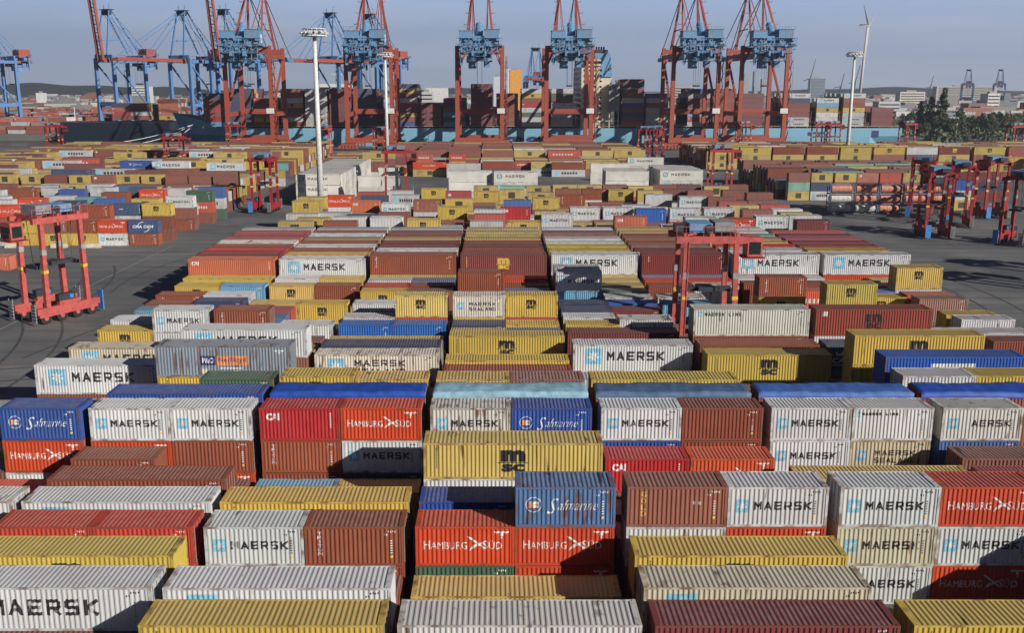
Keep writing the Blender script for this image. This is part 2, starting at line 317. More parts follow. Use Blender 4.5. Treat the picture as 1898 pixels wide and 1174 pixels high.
class Mark:
    def __init__(s,L,h): s.L=L;s.h=h;s.g=G();s.mats=[]
    def mi(s,m):
        if m not in s.mats: s.mats.append(m)
        return s.mats.index(m)
    # coordinates: x from the left end, t from the top edge, metres
    def text(s,txt,x0,x1,t0,t1,mat,lay=0,**k):
        vs,fs=textgeo(txt,**k); xs=[v[0] for v in vs]; ys=[v[1] for v in vs]
        ax,bx,ay,by=min(xs),max(xs),min(ys),max(ys); mi=s.mi(mat); b=len(s.g.v)
        for v in vs: s.g.v.append((-s.L/2+x0+(v[0]-ax)/(bx-ax)*(x1-x0),-.001-lay*.004,s.h-t1+(v[1]-ay)/(by-ay)*(t1-t0)))
        for f in fs: s.g.f.append(tuple(b+i for i in f)); s.g.m.append(mi)
    def poly(s,pts,mat,lay=0):
        s.g.quad([(-s.L/2+x,-.001-lay*.004,s.h-t) for x,t in pts],s.mi(mat))
    def rect(s,x0,x1,t0,t1,mat,lay=0): s.poly([(x0,t1),(x1,t1),(x1,t0),(x0,t0)],mat,lay)
    def arc(s,cx,ct,r,w,a0,a1,mat,n=10,sy=1):
        for i in range(n):
            a=a0+(a1-a0)*i/n; b=a0+(a1-a0)*(i+1)/n
            q=lambda t,rr:(cx+rr*math.cos(t),ct-sy*rr*math.sin(t))
            s.poly([q(a,r-w),q(a,r),q(b,r),q(b,r-w)],mat)
    def finish(s,name):
        me=bpy.data.meshes.new(name); me.from_pydata(s.g.v,[],s.g.f); me.polygons.foreach_set('material_index',s.g.m)
        for m_ in s.mats: me.materials.append(M[m_])
        bm=bmesh.new(); bm.from_mesh(me)
        for x in brk(-s.L/2+.14,s.L/2-.14):
            bmesh.ops.bisect_plane(bm,geom=bm.verts[:]+bm.edges[:]+bm.faces[:],plane_co=(x,0,0),plane_no=(1,0,0),dist=1e-5)
        for v in bm.verts: v.co.y=-(1.2-DEP*prof(v.co.x))-.004+v.co.y
        # the same on the back, turned half round
        geo=bmesh.ops.duplicate(bm,geom=bm.verts[:]+bm.edges[:]+bm.faces[:])['geom']
        bmesh.ops.rotate(bm,cent=(0,0,0),matrix=Matrix.Rotation(PI,3,'Z'),verts=[e for e in geo if isinstance(e,bmesh.types.BMVert)])
        bm.normal_update(); bm.to_mesh(me); bm.free(); return me
def star(K,x,t,s,mat='ink_white',lay=1,n=7):
    cx,ct=x+s/2,t+s/2
    for i in range(n):
        a=PI/2+2*PI*i/n; w=.30
        K.poly([(cx,ct),(cx+.17*s*math.cos(a-w*1.4),ct-.17*s*math.sin(a-w*1.4)),(cx+.42*s*math.cos(a),ct-.42*s*math.sin(a)),(cx+.17*s*math.cos(a+w*1.4),ct-.17*s*math.sin(a+w*1.4))],mat,lay)
def idmarks(K,mat,rnd):
    x=K.L-.95 if K.L<7 else K.L-1.1
    for r_ in range(2):
        xx=x-.25*r_
        for i in range(4 if r_==0 else 2): K.rect(xx+i*.13,xx+i*.13+.07,.28+r_*.2,.38+r_*.2,mat)
    for i in range(6): K.rect(x+.12,x+.24,.9+i*.16,.97+i*.16,mat)
    K.rect(x+.1,x+.26,1.92,2.08,'ink_yellow')
def worn(mat):
    k=mat.name+'_worn'
    if k in M: return M[k]
    m=mat.copy(); m.name=k; n=m.node_tree.nodes; l=m.node_tree.links; b=n['Principled BSDF']; tc=n.new('ShaderNodeTexCoord'); oi=n.new('ShaderNodeObjectInfo')
    f=noise(n,l,tc.outputs['Object'],1.7,6,math_(n,l,'MULTIPLY',oi.outputs['Random'],40.0),(1,1,.6))
    lo=math_(n,l,'MULTIPLY_ADD',oi.outputs['Random'],.08,.29)
    l.new(math_(n,l,'MULTIPLY_ADD',ramp(n,l,f,lo,math_(n,l,'ADD',lo,.10)),.8,.14),b.inputs['Alpha']); M[k]=m; return m
def worn_mesh(me):
    k=('w',me.name)
    if k not in MC:
        q=me.copy()
        for i,m in enumerate(q.materials): q.materials[i]=worn(m)
        MC[k]=q
    return MC[k]
def mark_mesh(mk,L,h):
    k=('m',mk,L,h)
    if k in MC: return MC[k]
    K=Mark(L,h); f=L>7; w='ink_white'; bk='ink_black'
    if mk in('maersk','sealand','maersklow','aersk'):
        if f:
            K.rect(1.24,2.9,.4,2.04,'ink_sky'); star(K,1.24,.4,1.65)
            if mk=='maersk': strokegeo(K,'MAERSK',3.45,9.3,.72,1.68,bk,0.202)
            elif mk=='sealand': strokegeo(K,'MAERSK',3.9,8.9,.55,1.2,bk,0.136); strokegeo(K,'SEALAND',3.9,8.9,1.45,2.1,bk,0.137)
        else:
            K.rect(.5,1.27,.82,1.66,'ink_sky'); star(K,.48,.83,.82)
            if mk=='maersk': strokegeo(K,'MAERSK',1.6,5.1,.95,1.5,bk,0.116)
            elif mk=='aersk': strokegeo(K,'AERSK',2.25,5.2,.95,1.5,bk,0.116)
            else: strokegeo(K,'MAERSK',1.9,5.0,.8,1.22,bk,0.088); strokegeo(K,'SEALAND',1.9,5.0,1.4,1.82,bk,0.088)
        idmarks(K,bk,0)
    elif mk=='reefer':
        K.arc(1.5,1.2,.75,.16,0,2*PI,'ink_sky',16); K.rect(.9,2.1,.6,1.8,'ink_sky'); K.rect(1.12,1.88,.82,1.58,w,1); star(K,1.1,.8,.8,'ink_sky',2); strokegeo(K,'MAERSK',3.2,8.6,.8,1.55,bk,0.158)
    elif mk=='line':
        s_=1 if f else .6
        K.rect(.5*s_,.95*s_,.3,.75,'ink_sky'); star(K,.5*s_,.3,.45); strokegeo(K,'MAERSK LINE',1.15*s_,(5.0 if f else 3.4)*1,.38,.38+.36*s_,bk,0.09); idmarks(K,bk,0)
    elif mk in('msc','mscy','msck'):
        c={'msc':bk,'mscy':'ink_yellow','msck':bk}[mk]
        cx,s_=(L/2,1.0) if f else (L*.5-.1,.68)
        K.text('m',cx-.85*s_,cx+.85*s_,.5,.5+.86*s_,c,bold=.07); K.rect(cx-1.05*s_,cx+1.05*s_,.5+.9*s_,.5+.96*s_,c)
        if mk!='msck': K.text('sc',cx-.8*s_,cx+.8*s_,.5+1.0*s_,.5+1.6*s_,c,bold=.05)
        else: K.text('sc',cx-.8*s_,cx+.8*s_,.5+1.0*s_,.5+1.6*s_,c,bold=.05); K.rect(.7,1.2,.25,.75,w)
        for i in range(9): K.rect(.85 if f else .7,.93 if f else .78,.35+i*.17,.45+i*.17,c)
    elif mk=='hamburg':
        o=3.0 if f else 0
        K.text('H',.5+o,.88+o,.93,1.5,w,bold=.0); K.text('AMBURG',.93+o,3.15+o,1.02,1.5,w,bold=.0)
        K.poly([(3.15+o,.68),(3.3+o,.66),(4.35+o,1.45),(4.25+o,1.52)],w); K.poly([(3.25+o,1.62),(3.55+o,1.2),(4.3+o,1.0),(3.7+o,1.35)],w,1)
        K.text('S',4.1+o,4.42+o,.95,1.5,w,bold=0); K.text('ÜD',4.48+o,5.3+o,.92,1.5,w,bold=0)
        K.rect(L-1.25,L-.35,.33,.43,w); K.rect(L-.9,L-.7,.45,.62,w); K.rect(L-.85,L-.75,.66,.78,w)
    elif mk=='cai':
        s_=1; K.text('CAI',.5,1.5,.4,.98,w,bold=.05); 
        for i in range(7): K.rect(L-.75,L-.66,.4+i*.18,.5+i*.18,w)
    elif mk=='gold':
        for i,c in enumerate('GOLD'): K.text(c,.85,1.15,.32+i*.42,.66+i*.42,'ink_yellow',bold=.01)
        K.rect(4.0 if not f else 9,4.12 if not f else 9.12,.95,1.15,w); K.rect(4.3 if not f else 9.3,4.45 if not f else 9.45,.95,1.15,w); idmarks(K,w,0)
    elif mk in('triton','tex'):
        for i,c in enumerate('TRITON' if mk=='triton' else 'TEX'): (K.rect(.90,.96,.35+i*.27,.57+i*.27,w) if c=='I' else K.text(c,.78,1.08,.35+i*.27,.57+i*.27,w,bold=.0))
        idmarks(K,w,0)
    elif mk=='safmarine':
        o=2.5 if f else 0
        K.arc(1.1+o,1.15,.5,.045,0,2*PI,w,18); K.rect(.8+o,1.38+o,.95,1.35,w); K.rect(.8+o,1.02+o,.95,1.35,'ink_orange',1); K.rect(1.14+o,1.38+o,1.1,1.2,'ink_orange',1)
        K.text('S',1.9+o,2.6+o,.72,1.75,w,bold=-.01,shear=.5); K.text('afmarine',2.55+o,5.0+o,.85,1.5,w,bold=-.01,shear=.5)
        idmarks(K,w,0)
    elif mk=='nedlloyd':
        K.rect(4.0,5.4,.95,1.82,'ink_navy'); K.rect(5.4,8.35,.95,1.82,'ink_orange'); K.text('P&O',4.2,5.25,1.12,1.62,w,1,bold=.03); K.text('Nedlloyd',5.6,8.15,1.08,1.66,'ink_purple',1,bold=.02)
        K.rect(5.8,7.8,2.05,2.16,w); K.rect(10.7,11.6,.42,.55,w); K.rect(11.05,11.25,.6,.75,w); K.rect(4.05,4.6,2.15,2.6,'cream_paint'); K.rect(7.0,7.5,2.3,2.55,'cream_paint')
    elif mk=='cmacgm':
        K.text('CMA CGM',.9,5.2,.95,1.55,w,bold=.05,shear=.2); K.arc(3.1,1.5,1.25,.14,PI*.45,PI*.9,w); K.arc(3.3,1.1,1.25,.14,PI*1.5,PI*1.85,w)
    elif mk=='caru':
        K.text('CARU',.7,3.2,1.35,1.95,w,bold=.03); K.poly([(1.0,.7),(1.4,.95),(2.1,.45),(1.9,1.15),(1.1,1.2)],w); K.rect(.7,3.2,2.1,2.2,w)
    elif mk=='small':
        K.rect(1.2,1.6,.7,.9,'carrier_red_shaded'); K.rect(1.0,1.9,1.1,1.25,w); idmarks(K,w,0)
    elif mk=='whitebox':
        K.rect(4.0,7.8,.62,2.1,w); K.poly([(6.6,1.2),(6.9,.9),(7.2,1.1),(6.9,1.4)],'ink_sky',1); K.rect(4.4,4.6,.9,1.4,'ink_yellow',1)
    else: idmarks(K,w if mk!='' else bk,0)
    MC[k]=K.finish('lettering'); return MC[k]
def tarp_mesh(L,h,mat):
    k=('t',mat,L,h)
    if k in MC: return MC[k]
    g=G(); nx,ny=60,12; rnd=random.Random(hash(mat)%97)
    ph=[rnd.uniform(0,6) for _ in range(6)]
    def P(i,j):
        u=i/nx; v=j/ny
        x=-L/2-.04+u*(L+.08)
        prof_=[(-1.27,-.42),(-1.27,-.02)]
        if j==0: y,z=-1.262,-.40-.05*math.sin(7*u+ph[0])
        elif j==ny: y,z=1.262,-.40-.05*math.sin(9*u+ph[1])
        else:
            t=(j-1)/(ny-2); y=-1.255+2.51*t
            z=.10+.07*math.sin(t*PI)+.035*math.sin(9*u+3*t+ph[2])+.02*math.sin(23*u-4*t+ph[3])+.012*math.sin(47*u+6*t)-.03*abs(math.sin(u*PI*10))
            if i in(0,nx): z-=.12
        return (x,y,h+z)
    for i in range(nx):
        for j in range(ny): g.quad([P(i,j),P(i+1,j),P(i+1,j+1),P(i,j+1)])
    me=g.mesh('tarpaulin',[mat]); bm=bmesh.new(); bm.from_mesh(me); bmesh.ops.remove_doubles(bm,verts=bm.verts,dist=1e-4); bmesh.ops.recalc_face_normals(bm,faces=bm.faces)
    if sum(f.normal.z for f in bm.faces)<0: bmesh.ops.reverse_faces(bm,faces=bm.faces)
    bm.to_mesh(me); bm.free()
    for p_ in me.polygons: p_.use_smooth=True
    MC[k]=me; return me
def reefer_unit(L,h):
    k=('u',L,h)
    if k in MC: return MC[k]
    g=G(); x=L/2
    g.box(x-.1,x+.02,-1.05,1.05,.25,h-.2,0); g.box(x+.02,x+.05,-.9,.9,h-1.15,h-.35,1); g.cyl((x+.05,-.4,h-.75),(x+.09,-.4,h-.75),.3,12,mi=0); g.cyl((x+.05,.4,h-.75),(x+.09,.4,h-.75),.3,12,mi=0); g.box(x+.02,x+.06,-.9,.9,.4,h-1.3,1)
    MC[k]=g.mesh('cooling_unit',['reefer_white','dark_steel']); return MC[k]
def container(x,y,z,L,h,st,label,flip):
    col,wea,mk=STY[st]; rnd=random.Random(int(x*31+y*17+z*7)); j=lambda c:max(0,min(1,c*(1+rnd.uniform(-.07,.07))))
    t=.94+rnd.random()*.12; dust=rnd.random()*.045
    hv=.015 if min(col)>.4 else .05; c=[max(.004,q*t*(1+rnd.uniform(-hv,hv))*(1-dust)+.28*dust) for q in col]
    weather=min(1,max(.1,wea+rnd.uniform(-.25,.25)))
    jy=rnd.uniform(-.05,.05); jx=rnd.uniform(-.03,.03)
    o=empty('container',(x+L/2+jx,y+1.22+jy,z),PI if flip else 0); tag(o,label,'container','shipping containers stacked in the yard')
    parts=[('walls',body_mesh(L,h),0),('frame',frame_mesh(L,h),0)]
    if st in TARP: parts.append(('tarpaulin',tarp_mesh(L,h,TARP[st]),0))
    else: parts.append(('roof',roof_mesh(L,h),.05))
    if st in('RF','RFm'): parts.append(('cooling_unit',reefer_unit(L,h),0))
    else: parts.append(('door',door_mesh(L,h),0))
    if st not in('PW','PWd','RF','RFm') or mk: mm=mark_mesh(mk,L,h); parts.append(('lettering',worn_mesh(mm) if rnd.random()<.5 else mm,0))
    for n_,me,dw in parts:
        p_=link(n_,me,o); p_.color=(*c,weather)
        if n_=='door': link('lock_rods',MC[('k',L,h)],p_)
    return o
# the rest of the containers: one mesh
RV=[];RF_=[];RC=[]
def rbox(x0,x1,y0,y1,z0,z1,c,bottom=False):
    k=len(RV); RV.extend([(x0,y0,z0),(x1,y0,z0),(x1,y1,z0),(x0,y1,z0),(x0,y0,z1),(x1,y0,z1),(x1,y1,z1),(x0,y1,z1)])
    for f in ((4,5,6,7),(0,1,5,4),(1,2,6,5),(2,3,7,6),(3,0,4,7)): RF_.append(tuple(k+i for i in f)); RC.append(c)
def rq(x0,x1,z0,z1,y,c):
    k=len(RV); RV.extend([(x0,y,z0),(x1,y,z0),(x1,y,z1),(x0,y,z1)]); RF_.append((k,k+1,k+2,k+3)); RC.append(c)
def simple(x,y,z,L,h,st,rnd):
    col,_,mk=STY[st]; t=.85+.3*rnd.random(); d=.06+rnd.random()*.14; c=tuple(q*t*.86*(1-d)+.24*d for q in col)  # box colours muted and greyed, distance haze put into them
    rbox(x,x+L,y,y+2.44,z+.02,z+h-.02,c)
    if mk in('maersk','reefer') and y<620:
        a=x+L*.10; rq(a,a+1.5*L/12.19,z+h-2.0,z+h-.45,y-.02,STYC['sky']); b0=x+L*.29
        for i in range(6): rq(b0+i*L*.083,b0+i*L*.083+L*.055,z+h-1.6,z+h-.85,y-.02,(.03,.03,.03))
    elif mk=='msc' and st in('MYm','MY','MT') and y<620:
        cx=x+L/2; rq(cx-.8,cx+.8,z+h-2.0,z+h-.5,y-.02,(.05,.045,.03))
    elif mk=='hamburg':
        for i in range(7): rq(x+L*.15+i*L*.095,x+L*.15+i*L*.095+L*.055,z+h-1.6,z+h-1.0,y-.02,(.6,.58,.55))
    elif mk in('cai','triton') : rq(x+.6,x+1.3,z+h-1.1,z+h-.5,y-.02,(.6,.58,.55))
STYC={'sky':(.22,.50,.66)}
HAZE=0.00016
DATA="""
-17.77;41.70;4;MY|long yellow container with black logo in front block, nearest such;BR
-4.90;41.70;4;PWd|long dirty pale grey container, topmost, left of it brown one;BR
7.97;41.70;4;BRm|long dark maroon container, topmost, left of it tan-stained grey one;BR
20.84;41.70;4;MY|long yellow container with black logo, topmost, left of it dark maroon one;BR
-30.64;45.25;4;MW|long light grey container with dark lettering, topmost, cut by left edge of view;BR
-17.77;45.25;4;MW|long light grey container with dark lettering, topmost, above it light grey one;BR
-4.90;45.25;4;MTd
7.97;45.25;4;MWt|long tan-stained grey container with dark lettering, topmost, left of it yellow one;BR
-4.90;48.80;4;MT|long dull tan-yellow container with black logo, topmost, open ground to its left
-30.64;48.80;4;MY|long yellow container with black logo, topmost, cut by left edge of view;BR
-17.77;48.80;4;BR
7.97;48.80;4;MY|long yellow container with black logo, topmost, right of it tan-stained grey one;BR
-30.64;52.35;2;HSn|short orange-red container, topmost, cut by left edge of view;BR
-24.51;52.35;2;HSn|short orange-red container, topmost, left of it orange-red one;BR
-17.77;52.35;2;MW|short light grey container with dark lettering, topmost in front block, left of it orange-red one;BR
-11.64;52.35;2;BRT|short rust brown container with vertical white lettering in front block, nearest such;BR|short brown container, second from top, left of it brown one
-4.90;52.35;2;HS|short orange-red container with white lettering, topmost in front block, right of it orange-red one;GR|short dark green container, second from top
1.23;52.35;2;SFl|short faded blue container with script lettering, topmost;HS|short orange-red container with white lettering, second from top, right of it orange-red one;HS|short orange-red container with white lettering, third from top, left of it dark green one
7.97;52.35;2;GOLD|short brown container with vertical yellow lettering, topmost in front block;PW|short pale grey container, second from top in front block;BR|short brown container, third from top, left of it dull tan-yellow one
14.10;52.35;2;MW|short light grey container with dark lettering, topmost in front block, above it light grey one;HS|short orange-red container with white lettering, second from top, left of it pale grey one;BR
20.84;52.35;2;MW|short light grey container with dark lettering, topmost, right of it orange-red one;MWt|short tan-stained grey container with dark lettering, second from top;MW|short light grey container with dark lettering, third from top
26.97;52.35;2;HS|short orange-red container with white lettering, topmost, left of it light grey one;MW|short light grey container with dark lettering, second from top, left of it tan-stained grey one;HS|short orange-red container with white lettering, third from top, left of it light grey one
-43.51;55.90;4;PWd|long dirty pale grey container, topmost, cut by left edge of view;BR
-30.64;55.90;4;MW|long light grey container with dark lettering, topmost, left of it dirty pale grey one;BR
-17.77;55.90;4;MY|long yellow container with black logo, topmost, right of it dull tan-yellow one;BR
-4.90;55.90;2;SF|short royal blue container with script lettering, topmost, left of it dull tan-yellow one;BR
1.23;55.90;2;NV;BR
-30.64;59.45;4;BR|long brown container, topmost in front block, right of it orange-red one;BR
-17.77;63.00;2;LB|short light blue container, topmost, left of it orange-red one
-11.64;63.00;2;MT|short dull tan-yellow container with black logo, topmost, right of it navy one
-4.90;59.45;4;MT|long dull tan-yellow container with black logo, topmost, right of it red one;PW|long pale grey container, second from top;BR
20.84;59.45;4;MT|long dull tan-yellow container with black logo, topmost, right of it dusty brown one;BR
33.71;59.45;4;CAIm|long crimson container with white initials, topmost, left of it dusty brown one;BR
7.97;63.00;2;CAI|short red container with white initials, topmost, left of it dull tan-yellow one;BR
14.10;63.00;2;HSd|short orange-red container with white lettering, topmost in front block, right of it light grey one;BR
33.71;63.00;4;BRd|long dusty brown container, topmost;BR
-30.64;63.00;2;BR|short brown container, topmost, left of it orange-red one, right of it orange-red one;BR
20.84;63.00;2;BR
-37.38;66.55;2;SF|short royal blue container with script lettering, topmost, cut by left edge of view;HS|short orange-red container with white lettering, second from top, left of it yellow one;PW|short pale grey container, third from top
-30.64;66.55;2;MW|short light grey container with dark lettering, topmost, left of it royal blue one;HS|short orange-red container with white lettering, second from top, below it brown one;BR
-24.51;66.55;2;MW|short light grey container with dark lettering, topmost, right of it red one;BR|short brown container, second from top, left of it orange-red one;HS|short orange-red container with white lettering, third from top, left of it brown one
-17.77;66.55;2;CAI|short red container with white initials, topmost, left of it light grey one;BRT|short rust brown container with vertical white lettering, second from top in front block;BR|short brown container, third from top, left of it orange-red one
-11.64;66.55;2;HS|short orange-red container with white lettering, topmost, right of it brown one;MW|short light grey container with dark lettering, second from top, left of it rust brown one;NV|short navy container, third from top
-4.90;66.55;2;MWd|short scuffed light grey container with worn lettering, topmost;NV;BR
1.23;66.55;2;SF|short royal blue container with script lettering, topmost, left of it scuffed light grey one;BR;BR
7.97;66.55;2;MW|short light grey container with dark lettering, topmost, left of it dirty tarp-covered one;SF|short royal blue container with script lettering, second from top;BR
14.10;66.55;2;BR|short brown container, topmost, left of it light grey one;BR|short brown container, second from top, left of it royal blue one;BR
20.84;66.55;2;MW|short light grey container with dark lettering, topmost, right of it white one;MW|short light grey container with dark lettering, second from top, left of it orange-red one;BR
26.97;66.55;2;ML|short white container with small lettering, topmost;MSLt|short tan-stained grey container with two-line lettering, second from top;BR
33.71;66.55;2;MWx|short light grey container with dark lettering missing its first letter, topmost;SFl|short faded blue container with script lettering, second from top;BR
-30.64;70.10;4;OTn|long blue container, topmost;BR;BR
-17.77;70.10;4;OTb|long tarp-covered brown container, topmost, left of it dark green one;BR;BR
-4.90;70.10;4;OTl|long pale tarp-covered container, topmost;PW;BR
7.97;70.10;4;OTd|long dirty tarp-covered container, topmost;BR;BR
20.84;70.10;4;OTe|long blue tarp-covered container, topmost;BR;BR
33.71;70.10;4;OTb|long tarp-covered brown container, topmost, left of it blue tarp-covered one;BR;BR
-43.51;73.65;4;PWd;BR
-24.51;73.65;2;GR|short dark green container, topmost in front block;MY;BR
-17.77;73.65;2;MY+|short yellow container with black logo, topmost, left of it dark green one;MY;BR
-11.64;73.65;2;MT|short dull tan-yellow container with black logo, topmost, left of it yellow one;MY;BR
-4.90;73.65;2;MT|short dull tan-yellow container with black logo, topmost, left of it cream white one;MY;BR
1.23;73.65;2;BRw|short brown and white container, topmost;MY;BR
7.97;73.65;4;MY|long yellow container with black logo, topmost in front block, right of it yellow one;MY;BR
33.71;73.65;2;PW+|short pale grey container, topmost, left of it blue one;BR;BR
39.84;73.65;2;MY+|short yellow container with black logo, topmost in front block, left of it pale grey one;BR;BR
33.71;77.20;4;BOX+|long blue container with white panel, topmost;NV+;BR+
-30.64;80.75;4;PO+|long blue-grey container with two-tone name panel, topmost;MY+|long yellow container with black logo, second from top, left of it light grey one;BR+
-43.51;84.30;4;MW+|long light grey container with dark lettering, topmost, open ground to its left;BR+
-4.90;84.30;4;BRr|long red-brown container, topmost;BR
33.71;84.30;4;MY+|long yellow container with black logo, topmost, left of it navy one;MY+|long yellow container with black logo, second from top, left of it brown one;BR+
-30.64;87.85;4;MW+|long light grey container with dark lettering, topmost, right of it pale grey one;BR+;BR
-17.77;87.85;4;MSL+|long cream white container with two-line lettering, topmost;BR+
-4.90;87.85;4;MY|long yellow container with black logo, topmost, left of it dull tan-yellow one;BR
20.84;87.85;4;MY+|long yellow container with black logo, topmost in front block, left of it brown one;BR+
-43.51;91.40;4;MWt+|long tan-stained grey container with dark lettering, topmost, open ground to its left;BR
-17.77;91.40;4;NV+|long navy container, topmost in front block;BR+
7.97;91.40;4;MW+|long light grey container with dark lettering, topmost, above it dark maroon one;BR+
20.84;91.40;4;BR+|long brown container, topmost, left of it light grey one;BR+
33.71;91.40;2;CARU+|short navy container with white lettering, topmost in front block;BR+
-24.51;91.40;2;MY;BR
-24.51;94.95;2;BR;BR
-4.90;94.95;4;MY+|long yellow container with black logo, topmost, left of it bright blue one;BR+
-17.77;94.95;4;MT|long dull tan-yellow container with black logo, topmost, left of it pale grey one;BR
20.84;94.95;4;ML40+|long light grey container with small lettering, topmost;BR+|long brown container, second from top;BR+
33.71;94.95;4;MDK+|long brick red container with black logo, topmost;PW+;BR+
52.71;94.95;2;BR|short brown container, topmost, cut by right edge of view;BR
-43.51;98.50;2;MY+|short yellow container with black logo, topmost, right of it pale grey one;BR
-37.38;98.50;2;MW|short light grey container with dark lettering, topmost in front block, below it pale grey one;PW;BR
-30.64;98.50;2;BRT|short rust brown container with vertical white lettering, topmost, right of it faded blue one;BR;BR
-4.90;98.50;2;MT;BR
1.23;98.50;2;SFl;BR
7.97;98.50;4;BRm|long dark maroon container, topmost in front block, left of it yellow one;BR
46.58;98.50;4;PW|long pale grey container, topmost in front block, left of it yellow one;BR
-43.51;102.05;2;MW+|short light grey container with dark lettering, topmost, open ground to its left;BR+
-24.51;102.05;2;PW|short pale grey container, topmost in front block, left of it light grey one;BR
-17.77;102.05;2;BL|short bright blue container, topmost, left of it pale grey one;BR
-11.64;102.05;2;BL|short bright blue container, topmost, left of it bright blue one;BR
-4.90;102.05;2;NV|short navy container, topmost, left of it navy one;BR
1.23;102.05;2;MY|short yellow container with black logo, topmost, left of it navy one, below it yellow one;BR
7.97;102.05;2;MY|short yellow container with black logo, topmost, right of it dirty pale grey one;BR
14.10;102.05;2;PWd+|short dirty pale grey container, topmost, right of it light blue one;BR+
52.71;102.05;2;PW+|short pale grey container, topmost, open ground to its right;BR+
-30.64;105.60;2;SFl;BR
-17.77;105.60;2;PWd|short dirty pale grey container, topmost, right of it tan-yellow one;HS
-11.64;105.60;2;MTm|short tan-yellow container with black logo, topmost;HS;BR
-4.90;105.60;2;MSL|short cream white container with two-line lettering, topmost;MY;BR
1.23;105.60;2;MY|short yellow container with black logo, topmost, left of it cream white one;CAI;BR
7.97;105.60;2;MW|short light grey container with dark lettering, topmost, left of it navy one;BR
52.71;105.60;2;MY+|short yellow container with black logo, topmost, left of it pinkish brown one;BR
-43.51;109.15;2;LB;BR
-30.64;109.15;2;HSn;BR
7.97;109.15;2;NV|short navy container, topmost, right of it dark maroon one;BR
14.10;109.15;2;BRm|short dark maroon container, topmost in front block;BR
39.84;109.15;2;MYm+|short yellow container with black logo, topmost, right of it bright blue one;MY+;BR
-43.51;112.70;2;BR|short brown container, topmost, open ground to its left;BR
-37.38;112.70;2;NV+|short navy container, topmost in front block, left of it brown one;BR
-30.64;112.70;2;MT|short dull tan-yellow container with black logo, topmost, left of it navy one;BR
-24.51;112.70;2;MY|short yellow container with black logo, topmost, right of it light grey one;BR
-17.77;112.70;2;MW|short light grey container with dark lettering, topmost, left of it yellow one;BR
14.10;112.70;2;BL|short bright blue container, topmost in front block, left of it navy one;BR
7.97;112.70;2;NV|short navy container, topmost in front block, right of it bright blue one;BR
20.84;112.70;2;LB|short light blue container, topmost, left of it dark maroon one;LB
52.71;112.70;2;BRp+|short pinkish brown container, topmost;BR+
-43.51;116.25;2;BRT+|short rust brown container with vertical white lettering, topmost, open ground to its left;BR
-37.38;116.25;2;PW+|short pale grey container, topmost, left of it rust brown one;BR
14.10;116.25;2;PWd|short dirty pale grey container, topmost, left of it light blue one;BR
20.84;116.25;2;PWd|short dirty pale grey container, topmost, right of it dirty pale grey one;BR
33.71;116.25;2;BRT|short rust brown container with vertical white lettering, topmost, left of it brown one;MY|short yellow container with black logo, second from top in front block;BR
46.58;116.25;2;MY|short yellow container with black logo, topmost, left of it yellow one;BR
52.71;116.25;2;HS+;BR
-17.77;119.80;2;MY|short yellow container with black logo, topmost in front block, left of it brown one;BR
-4.90;119.80;2;BR|short brown container, topmost, left of it faded blue one;BR;BR
7.97;119.80;2;MW|short light grey container with dark lettering, topmost, right of it yellow one;LB|short light blue container, second from top;MY
14.10;119.80;2;GR;BR
39.84;119.80;2;HS;BR
46.58;119.80;2;BL;BR
52.71;119.80;2;MYm+|short yellow container with black logo, topmost, below it orange-red one;PW+;BR
-43.51;123.35;2;MY|short yellow container with black logo, topmost, right of it light blue one;BR
-37.38;123.35;2;LB|short light blue container, topmost, left of it yellow one;PW
-24.51;123.35;2;BR|short brown container, topmost, left of it dull tan-yellow one;BR
-17.77;123.35;2;HSn|short orange-red container, topmost, left of it dull tan-yellow one;BR
7.97;123.35;2;PWd|short dirty pale grey container, topmost, left of it light grey one;BR;BR
14.10;123.35;2;MY;BR
20.84;123.35;2;BR|short brown container, topmost, right of it dirty pale grey one;BR
26.97;123.35;2;PWd|short dirty pale grey container, topmost, above it orange-red one;BR
-43.51;129.60;4;CAIo|long faded orange container with white initials, topmost;PW;BR
-43.51;133.20;4;BRm|long dark maroon container, topmost, open ground to its left;BR;BR
-43.51;136.80;4;CAI|long red container with white initials, topmost;BR;BR
-43.51;140.40;4;BR|long brown container, topmost, open ground to its left;HS;BR
-43.51;144.00;4;PW|long pale grey container, topmost, open ground to its left;BR;BR
-43.51;147.60;4;CAIo;BR;BR
-43.51;151.20;4;CAIm|long crimson container with white initials, topmost, open ground to its left;BR;BR
-43.51;154.80;4;HSn;BR;BR
-43.51;158.40;4;PWd;BR;BR
-30.64;129.60;4;MW|long light grey container with dark lettering, topmost, left of it faded orange one;MY;BR
-30.64;133.20;4;MT|long dull tan-yellow container with black logo, topmost, left of it dark maroon one;MY;BR
-30.64;136.80;4;BR|long brown container, topmost, left of it red one;BR;BR
-30.64;140.40;4;PW|long pale grey container, topmost, left of it brown one;BR;BR
-30.64;144.00;4;BR|long brown container, topmost, right of it dull mustard one;BR;BR
-30.64;147.60;4;MTd;BR;BR
-30.64;151.20;4;PW|long pale grey container, topmost, left of it orange-red one;BR;BR
-30.64;154.80;4;BR;BR;BR
-30.64;158.40;4;PWd;BR;BR
-17.77;129.60;4;BRT+|long rust brown container with vertical white lettering, topmost;MY+;BR
-17.77;133.20;4;MT;BR;BR
-17.77;136.80;4;PW|long pale grey container, topmost, left of it pale grey one;BR;BR
-17.77;140.40;4;BRm|long dark maroon container, topmost, left of it brown one;BR;BR
-17.77;144.00;4;BRm|long dark maroon container, topmost, left of it dull mustard one;BR;BR
-17.77;147.60;4;MT;BR;BR
-17.77;151.20;4;BR|long brown container, topmost, left of it brown one, right of it navy one;BR;BR
-17.77;154.80;4;BRm;BR;BR
-17.77;158.40;4;PWd;BR;BR
